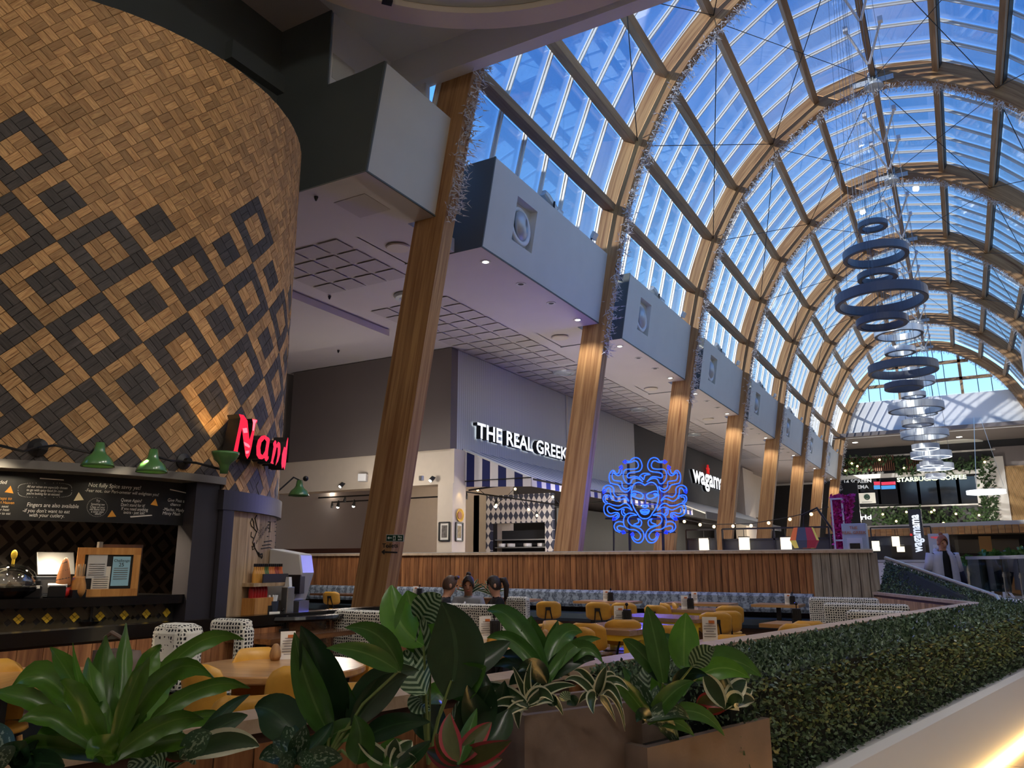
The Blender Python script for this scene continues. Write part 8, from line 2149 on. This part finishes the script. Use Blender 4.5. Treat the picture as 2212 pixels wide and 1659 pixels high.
# ---- twig light garlands along the inner edge of each arch
M['twig'] = plain('white_twig', srgb(222, 220, 222), 0.5)
def garland(seed, y, s0, s1, n, label):
    R_ = random.Random(seed); V, F = [], []
    def stick(a, b, w):
        d = (b - a); u = d.orthogonal().normalized() * w; v = d.cross(u).normalized() * w
        i = len(V); V.extend([a + u, a - u * 0.5 + v, a - u * 0.5 - v, b]); F.extend([(i, i + 1, i + 3), (i + 1, i + 2, i + 3), (i + 2, i, i + 3)])
    N = int(n * (s1 - s0))
    for _ in range(N):
        s = R_.uniform(s0, s1)
        x, z, nx, nz = vault(s, -0.015)
        a = Vector((x, y + R_.uniform(0.0, AT), z))
        d = Vector((-nx * R_.uniform(-0.2, 1.0) + R_.uniform(-0.5, 0.5), R_.uniform(-1.0, 1.0), -nz * R_.uniform(0.0, 0.6) + R_.uniform(-0.7, 0.3)))
        L = R_.uniform(0.08, 0.30); d = d.normalized()
        m = a + d * L * 0.55; e = m + (d + Vector((R_.uniform(-.6, .6), R_.uniform(-.6, .6), R_.uniform(-.6, .6)))).normalized() * L * 0.45
        stick(a, m, 0.013); stick(m, e, 0.010)
        if R_.random() < 0.6:
            g = m + (d + Vector((R_.uniform(-1, 1), R_.uniform(-1, 1), R_.uniform(-1, 1)))).normalized() * L * 0.35; stick(m, g, 0.008)
    me = bpy.data.meshes.new('twig_garland'); me.from_pydata([tuple(v) for v in V], [], F); me.materials.append(M['twig'])
    o = obj('twig_garland', me); tag(o, label, 'garland', None if seed == 0 else 'twig garlands on the arches', 'stuff')
for k in range(8):
    s_end = np.interp(6.9 if k < 1 else 6.2, _inner[:_apex][:, 1], _sl[:_apex])
    garland(k, AY[k], float(s_end), (-6.0 if k == 0 else 7.0), 90 if k < 4 else 60, 'white twig light garland down the leg with the exit sign' if k == 0 else 'white twig light garland along the inner edge of an arch')

# ---- soffit fixtures: downlights, perforated panels, diffusers
M['down_on'] = emit('downlight_on', (1.0, 0.93, 0.82), 20.0)
M['chromering'] = plain('downlight_rim', srgb(210, 208, 206), 0.3, 0.4)
def downlight(p, on, grp):
    t = thing('downlight', 'lit round downlight in the soffit edge' if on else 'unlit round downlight in the soffit edge', 'downlight', (p[0], p[1], ZS), 0, grp)
    obj('rim', _dr, parent=t); obj('lens', _dl1 if on else _dl0, parent=t)
    if on: lamp('downlight_glow', 'SPOT', (p[0], p[1], ZS - 0.05), 110, (1, 0.9, 0.76), 0.06, (p[0], p[1], 0), 110, 0.7)
mbq = MB(); mbq.lathe([(0.06, -0.012), (0.1, -0.012), (0.105, 0.012), (0.06, 0.012), (0.06, -0.012)], 20); _dr = mbq.mesh('rim', M['chromering'])
mbq = MB(); mbq.lathe([(0.01, -0.006), (0.06, -0.006), (0.06, 0.01), (0.01, 0.01)], 18); _dl1 = mbq.mesh('lens', M['down_on']); _dl0 = mbq.mesh('lens', M['seal'])
for k in range(7):
    y0 = AY[k] + 1.43
    for f, on in ((0.12, True), (0.38, False), (0.64, False), (0.9, True)):
        downlight((-7.15, y0 + BL * f), on, 'lit downlights of the soffit edge' if on else 'unlit downlights of the soffit edge')
sq = 0.46
mbq = MB(); mbq.box((0, 0, 0), (sq, sq, 0.006)); _sq = mbq.mesh('perforated_tile', M['soffit2']); fix_normals(_sq)
for gi, (cx_, cy_, nx, ny) in enumerate([(-9.9, AY[k] + off, 4, 6) for k in range(5) for off in (1.2, 4.6)]):
    if cy_ < 9: continue
    t = thing('ceiling_panel_grid', 'grid of square perforated tiles set in the soffit', 'ceiling panel', (cx_, cy_, ZS), 0, 'perforated tile grids', 'structure')
    for i in range(nx):
        for j in range(ny if gi else 4): obj('perforated_tile', _sq, parent=t, loc=((i - (nx - 1) / 2) * 0.53, (j - 2) * 0.53, -0.001))
mbq = MB(); mbq.lathe([(0.01, -0.05), (0.16, -0.05), (0.2, -0.03), (0.22, -0.06), (0.3, -0.05), (0.34, 0.0), (0.01, 0.0)], 28); _df = mbq.mesh('air_diffuser', M['silver']); fix_normals(_df)
for k, (x, y) in enumerate(((885, 641), (1218, 804), (1380, 884), (1498, 938))):
    p = atZ(x, y, ZS); tag(obj('air_diffuser', _df, loc=(p.x, p.y, ZS)), 'round metal air diffuser in the soffit', 'air vent', 'round diffusers of the soffit')
mbq = MB(); mbq.lathe([(0.01, -0.02), (0.2, -0.02), (0.22, 0.0), (0.01, 0.0)], 28); _sk = mbq.mesh('ceiling_speaker', M['ringbeige']); fix_normals(_sk)
for k, (x, y) in enumerate(((860, 535), (1210, 729), (1406, 840), (1530, 905))):
    p = atZ(x, y, ZS); tag(obj('ceiling_speaker', _sk, loc=(p.x, p.y, ZS)), 'flat round ceiling speaker in the soffit', 'speaker', 'round speakers of the soffit')
p = atZ(783, 445, ZS); mb = MB(); mb.box((0, 0, 0), (0.62, 0.62, 0.012)); struct('ceiling_hatch', mb, M['soffit2'], 'square access hatch in the near soffit', 'hatch', loc=(p.x, p.y, ZS))
for (x, y) in ((712, 640), (731, 757), (683, 425)):
    p = atZ(x, y, ZS); mb = MB(); mb.lathe([(0.01, -0.07), (0.015, -0.06), (0.03, -0.02), (0.035, 0), (0.01, 0)], 10); tag(obj('sprinkler', mb, M['black'], loc=(p.x, p.y, ZS if y != 757 else ZS)), 'small dark sprinkler head in the soffit', 'sprinkler', 'sprinkler heads')

# ---- exit sign, hand painted word and sensor on the first leg
def on_leg(x, y): return atY(x, y, AY[0] - 0.006)
es = thing('exit_sign', 'green fire exit sign with arrow on the leaning timber leg', 'sign', on_leg(853, 1162))
mb = MB(); q = [(834.5, 1154.5), (872.5, 1155), (872, 1170), (834, 1169.5)]; P = [on_leg(*a) for a in q]; mb.add(P + [p + Vector((0, 0.005, 0)) for p in P], [(0, 1, 2, 3), (0, 1, 5, 4), (1, 2, 6, 5), (2, 3, 7, 6), (3, 0, 4, 7)]); obj('plate', mb, plain('sign_border', srgb(206, 210, 204), 0.4), es, world_space=True)
def q_on(pts, m, nm, dy=0.003):
    mb = MB(); P = [on_leg(*a) + Vector((0, -dy, 0)) for a in pts]; mb.add(P, [tuple(range(len(P)))]); obj(nm, mb, m, es, world_space=True)
GS = plain('exit_green', srgb(24, 62, 44), 0.4); WS = plain('exit_white', srgb(226, 232, 226), 0.4)
q_on([(835.5, 1155.5), (871.5, 1156), (871, 1169), (835, 1168.5)], GS, 'green_field')
q_on([(837, 1162), (841, 1158.5), (841, 1161), (847, 1161), (847, 1163), (841, 1163), (841, 1165.5)], WS, 'arrow', 0.005)
q_on([(849.5, 1157.5), (855, 1157.5), (855, 1167.5), (849.5, 1167.5)], WS, 'door_pictogram', 0.005)
q_on([(851.5, 1159), (853, 1158.5), (853.5, 1161), (854.5, 1163), (853, 1164), (854, 1167), (852.5, 1167), (851.5, 1164), (850.5, 1166), (850, 1165), (851, 1162)], GS, 'running_figure', 0.007)
def leg_text(txt, x, y, h, m, par, nm='lettering', w=None):
    a, b = on_leg(x, y), on_leg(x, y - h); me = text_mesh(txt, (b.z - a.z) / 0.7, 0.0, m, offset=0.002)
    xs = [v.co.x for v in me.vertices]; s_ = 1.0
    if w: s_ = (on_leg(x + w, y).x - a.x) / (max(xs) - min(xs))
    for v in me.vertices: v.co = Vector((a.x + v.co.x * s_, a.y - 0.008, a.z + v.co.y))
    obj(nm, me, parent=par, world_space=True)
leg_text('Fire', 860, 1161.5, 4, WS, es, w=9); leg_text('exit', 860, 1167, 4, WS, es, w=9)
tl = thing('painted_word', 'black hand painted toilets word with arrow on the leaning leg', 'lettering', on_leg(845, 1183))
leg_text('Toilets', 826.5, 1183, 9, M['ink'], tl, w=34)
mb = MB(); mb.tube([on_leg(825, 1192), on_leg(858, 1193.5)], 0.012, 4); mb.tube([on_leg(831, 1188), on_leg(825, 1192), on_leg(830, 1196.5)], 0.012, 4); obj('arrow', mb, M['ink'], tl, world_space=True)
xs_ = atY(908, 1033, AY[0] + 0.1); mb = MB(); mb.box((0, 0, 0), (0.05, 0.06, 0.07)); tag(obj('sensor', mb, M['white'], loc=(xs_.x + 0.02, AY[0] + 0.1, xs_.z)), 'small white sensor box on the leaning timber leg', 'sensor')

# ---- spots on the cream beam, tracks inside, pictures, shelf
def spot(p, label, grp, tgt=None, on=True):
    t = thing('spotlight', label, 'spotlight', p, 0, grp)
    mb = MB(); mb.tube([(0, -0.02, 0.03), (-0.03, -0.1, -0.06)], [0.055, 0.06], 12); obj('can', mb, M['black'], t)
    mb = MB(); mb.tube([(-0.031, -0.102, -0.062), (-0.034, -0.108, -0.07)], 0.04, 12); obj('lens', mb, M['down_on'], t)
    mb = MB(); mb.tube([(0, 0.05, 0.03), (0, -0.02, 0.03)], 0.02, 8); obj('stem', mb, M['black'], t)
for (x, y) in ((742, 1047), (832, 1043), (937, 1034)): spot(atY(x, y, 16.16), 'black spotlight on the cream beam', 'spots on the cream beam')
p = atY(790, 1033, 16.2); mb = MB(); mb.box((0, -0.12, 0), (0.22, 0.24, 0.2), rz=0.5); tag(obj('wall_speaker', mb, M['white'], loc=p, bevel=0.01), 'white box speaker on the cream beam', 'speaker')
def track(x0, y0, x1, y1, Y, heads, label):
    a, b = atY(x0, y0, Y), atY(x1, y1, Y); t = thing('track_light', label, 'track light', (a + b) / 2)
    mb = MB(); mb.bar(a, b, 0.04, 0.04); obj('rail', mb, M['black'], t, world_space=True)
    for (x, y, on) in heads:
        p = atY(x, y, Y); mb = MB(); mb.tube([(p.x, p.y, p.z + 0.1), (p.x, p.y, p.z), (p.x - 0.02, p.y, p.z - 0.1)], [0.02, 0.045, 0.055], 10); obj('head', mb, M['black'], t, world_space=True)
        if on: mb = MB(); mb.ball((p.x - 0.02, p.y, p.z - 0.1), 0.045, 8, 6); obj('lens', mb, M['down_on'], t, world_space=True)
track(620, 1079, 830, 1068, 18.0, [(631, 1082, 0), (682, 1080, 1), (745, 1078, 0), (811, 1075, 0)], 'black track with spot heads nearest the pier edge')
track(698, 1086, 948, 1073, 18.6, [(717, 1090, 0), (731, 1088, 1), (765, 1086, 1), (809, 1084, 0), (821, 1083, 0)], 'black track with spot heads behind the leaning leg')
track(990, 1060, 1215, 1092, 17.5, [(996, 1067, 0), (1007, 1070, 0), (1072, 1085, 1)], 'black track with spot heads under the striped awning')
mb = MB(); fs_ = thing('string_light', 'black cable with bare bulbs swagged under the striped awning', 'string light', atY(1100, 1060, 17.3))
pts = [atY(x, y, 17.3) for x, y in ((1032, 1055), (1056, 1075), (1072, 1088), (1095, 1072), (1113, 1053), (1130, 1085), (1142, 1097), (1160, 1110), (1178, 1085), (1194, 1070), (1210, 1090))]
mb.tube(pts, 0.008, 4); obj('cable', mb, M['black'], fs_, world_space=True)
for i in (0, 2, 4, 6, 7, 9):
    mb = MB(); mb.ball(pts[i] + Vector((0, 0, -0.04)), 0.035, 8, 6); obj('bulb', mb, M['bulbfar'], fs_, world_space=True)
def picture(p, w, h, axis, label, c1, c2):
    t = thing('framed_picture', label, 'picture', p, 0 if axis == 'Y' else -PI / 2 + PI)
    mb = MB()
    for (x, z, sx, sz) in ((0, h / 2, w, 0.03), (0, -h / 2, w, 0.03), (-w / 2, 0, 0.03, h), (w / 2, 0, 0.03, h)): mb.box((x, -0.015, z), (sx + 0.015, 0.03, sz))
    obj('frame', mb, M['black'], t)
    mb = MB(); mb.box((0, -0.005, 0), (w, 0.01, h)); obj('mount', mb, M['paper'], t)
    mb = MB(); mb.box((0, -0.012, 0), (w * 0.55, 0.006, h * 0.68)); obj('print', mb, plain('picture_print', c1, 0.6, var=0.5, scale=14), t)
a = atY(961, 1148, 16.2); picture((a.x, 16.19, a.z), 0.30, 0.44, 'Y', 'framed grey portrait on the cream pillar front', srgb(110, 104, 100), None)
a = atX(991, 1149, -10.89); picture((-10.885, a.y, a.z), 0.30, 0.44, 'X', 'framed coloured picture on the cream pillar side', srgb(150, 130, 90), None)
a = atX(992, 1113, -10.89); t = thing('wall_plate', 'round golden plate lit from above on the cream pillar', 'plate', (-10.885, a.y, a.z))
mb = MB(); mb.lathe([(0.01, 0.0), (0.11, 0.005), (0.15, 0.03), (0.165, 0.035), (0.165, 0.025), (0.11, -0.005), (0.01, -0.008)], 32, (0, 0, 0), Matrix.Rotation(PI / 2, 3, 'Y')); obj('dish', mb, plain('gold_plate', srgb(226, 180, 70), 0.35, 0.3), t, smooth=True)
mb = MB(); mb.lathe([(0.05, 0.012), (0.09, 0.014), (0.09, 0.006), (0.05, 0.006)], 24, (0.005, 0, 0), Matrix.Rotation(PI / 2, 3, 'Y')); obj('motif', mb, plain('plate_motif', srgb(170, 96, 50), 0.5), t)
lamp('plate_spot', 'SPOT', (-10.75, a.y - 0.02, a.z + 0.75), 6, (1, 0.72, 0.32), 0.02, (-10.9, a.y, a.z), 60, 0.6)
lamp('wall_wash', 'SPOT', atY(660, 1075, 18.5), 80, (1, 0.70, 0.30), 0.05, atY(632, 1120, 20.5), 42, 0.7)
a, b = atY(611, 1165, 20.2), atY(654, 1165, 20.2); t = thing('wall_shelf', 'small wooden shelf on black brackets against the cream wall', 'shelf', ((a.x + b.x) / 2, 20.35, a.z))
mb = MB(); mb.box((0, 0, 0), (b.x - a.x, 0.3, 0.04)); obj('board', mb, M['tabledark'], t)
for s in (-1, 1):
    mb = MB(); mb.bar((s * 0.2, 0.1, -0.02), (s * 0.2, 0.1, -0.42), 0.03, 0.03); mb.bar((s * 0.2, -0.12, -0.02), (s * 0.2, 0.1, -0.3), 0.025, 0.025); obj('bracket', mb, M['black'], t)

# ---- lamps and added fill lights of the rooms
M['fill_lens'] = emit('fill_lamp_lens', (1.0, 0.95, 0.88), 4.0)  # glowing surface of the added fill lamps
def fill_ceiling_lamp(x, y, z, w, tgt=None, spot_=150, label='large round fill lamp added on the near ceiling', rad=0.35, color=(1.0, 0.94, 0.86)):  # added lamps, brighten the drum and the near dining area
    t = thing('fill_ceiling_lamp', label, 'fill lamp', (x, y, z), 0, 'added fill lamps of the near ceiling')
    mb = MB(); mb.lathe([(0.01, -0.06), (rad + 0.03, -0.06), (rad + 0.05, -0.03), (rad + 0.05, 0), (0.01, 0)], 28); obj('housing', mb, M['white'], t)
    mb = MB(); mb.lathe([(0.01, -0.075), (rad, -0.075), (rad, -0.061), (0.01, -0.061)], 28); obj('lens', mb, M['fill_lens'], t)
    lamp('ceiling_fill_light', 'SPOT', (x, y, z - 0.1), w, color, rad, tgt or (x, y, 0), spot_, 0.6)
fill_ceiling_lamp(0.8, 5.2, ZN, 1700, (-6.5, 4.6, 4.4), 62)
fill_ceiling_lamp(1.4, 1.6, ZN, 650, (-6.9, 3.8, 4.0), 60)
fill_ceiling_lamp(-0.2, 8.2, ZN, 800, (-4.6, 9.5, 0), 90)
def globe(x, y, z, w, lb):  # globes added out of view to fill the near end with light
    t = thing('fill_globe_pendant', lb, 'pendant lamp', (x, y, z), 0, 'added white globe pendants')
    mb = MB(); mb.ball((0, 0, 0), 0.26, 24, 16); obj('globe', mb, M['fill_lens'], t, smooth=True)
    mb = MB(); mb.tube([(0, 0, 0.26), (0, 0, ZN - z)], 0.012, 6); mb.lathe([(0.07, 0.24), (0.07, 0.32), (0.02, 0.34)], 14); obj('cord', mb, M['black'], t)
    lamp('globe_fill_light', 'POINT', (x, y, z - 0.36), w, (1.0, 0.94, 0.86), 0.25)
for q in ((5.2, 2.5), (4.2, -3.5), (-2.2, -4.6)): globe(q[0], q[1], 8.6, 190, 'white globe pendant added as fill light under the near ceiling')
lamp('table_patch_light', 'SPOT', (-8.6, 7.4, 6.4), 2600, (1.0, 0.84, 0.56), 0.02, (T1c[0] + 0.1, T1c[1] + 0.1, 0.8), 15, 0.15)  # added spot, makes the bright patch on the round table; no fixture
lamp('table_patch_light', 'SPOT', (-9.6, 5.8 + 2.3, 6.5), 1200, (1.0, 0.82, 0.52), 0.02, (T0c[0], T0c[1], 0.8), 9, 0.15)  # same kind of added spot for the planked table
for (x, y) in ((-9.2, 10.2), (-9.4, 13.2), (-13.0, 12.5)): lamp('soffit_fill_light', 'SPOT', (x, y, ZS - 0.05), 420, (1.0, 0.92, 0.82), 0.2, (x, y, 0), 140, 0.6)  # extra fill added under the soffit, no fixture
for (x, y) in ((-13.5, 18.6), (-17.0, 18.6), (-11.8, 21.0)): lamp('inner_fill_light', 'POINT', (x, y, 3.6), 16, (1.0, 0.84, 0.64), 0.1)  # added fill inside the restaurant, no fixture
for (x, y, z, w) in ((-8.6, 18.5, 2.4, 160), (-8.8, 24, 2.6, 180), (-8.8, 30, 2.6, 180), (-8.8, 37, 2.6, 180), (-8.8, 45, 2.6, 180), (-12.5, 14.2, 3.2, 110)): lamp('front_fill_light', 'POINT', (x, y, z), w, (1.0, 0.90, 0.78), 0.25)  # points added to throw light up at the soffit, no fixture
for u in (-2.6, -1.6, -0.6):
    q = onc(u, 2.12, DR - 0.5); lamp('counter_lamp', 'SPOT', q, 130, (1.0, 0.80, 0.55), 0.04, (q.x + 0.05, q.y, 0.9), 130, 0.6)
    q = onc(u, 2.30, DR + 0.35); lamp('board_lamp', 'SPOT', q, 16, (1.0, 0.84, 0.6), 0.03, onc(u, 1.8, DR - 0.1), 90, 0.7)
for (x, y) in ((-5, 59), (1, 59), (6, 50), (2, 50)): lamp('end_fill_light', 'POINT', (x, y, 4.6), 300, (1.0, 0.92, 0.8), 0.2)  # added fill for the far end, no fixture
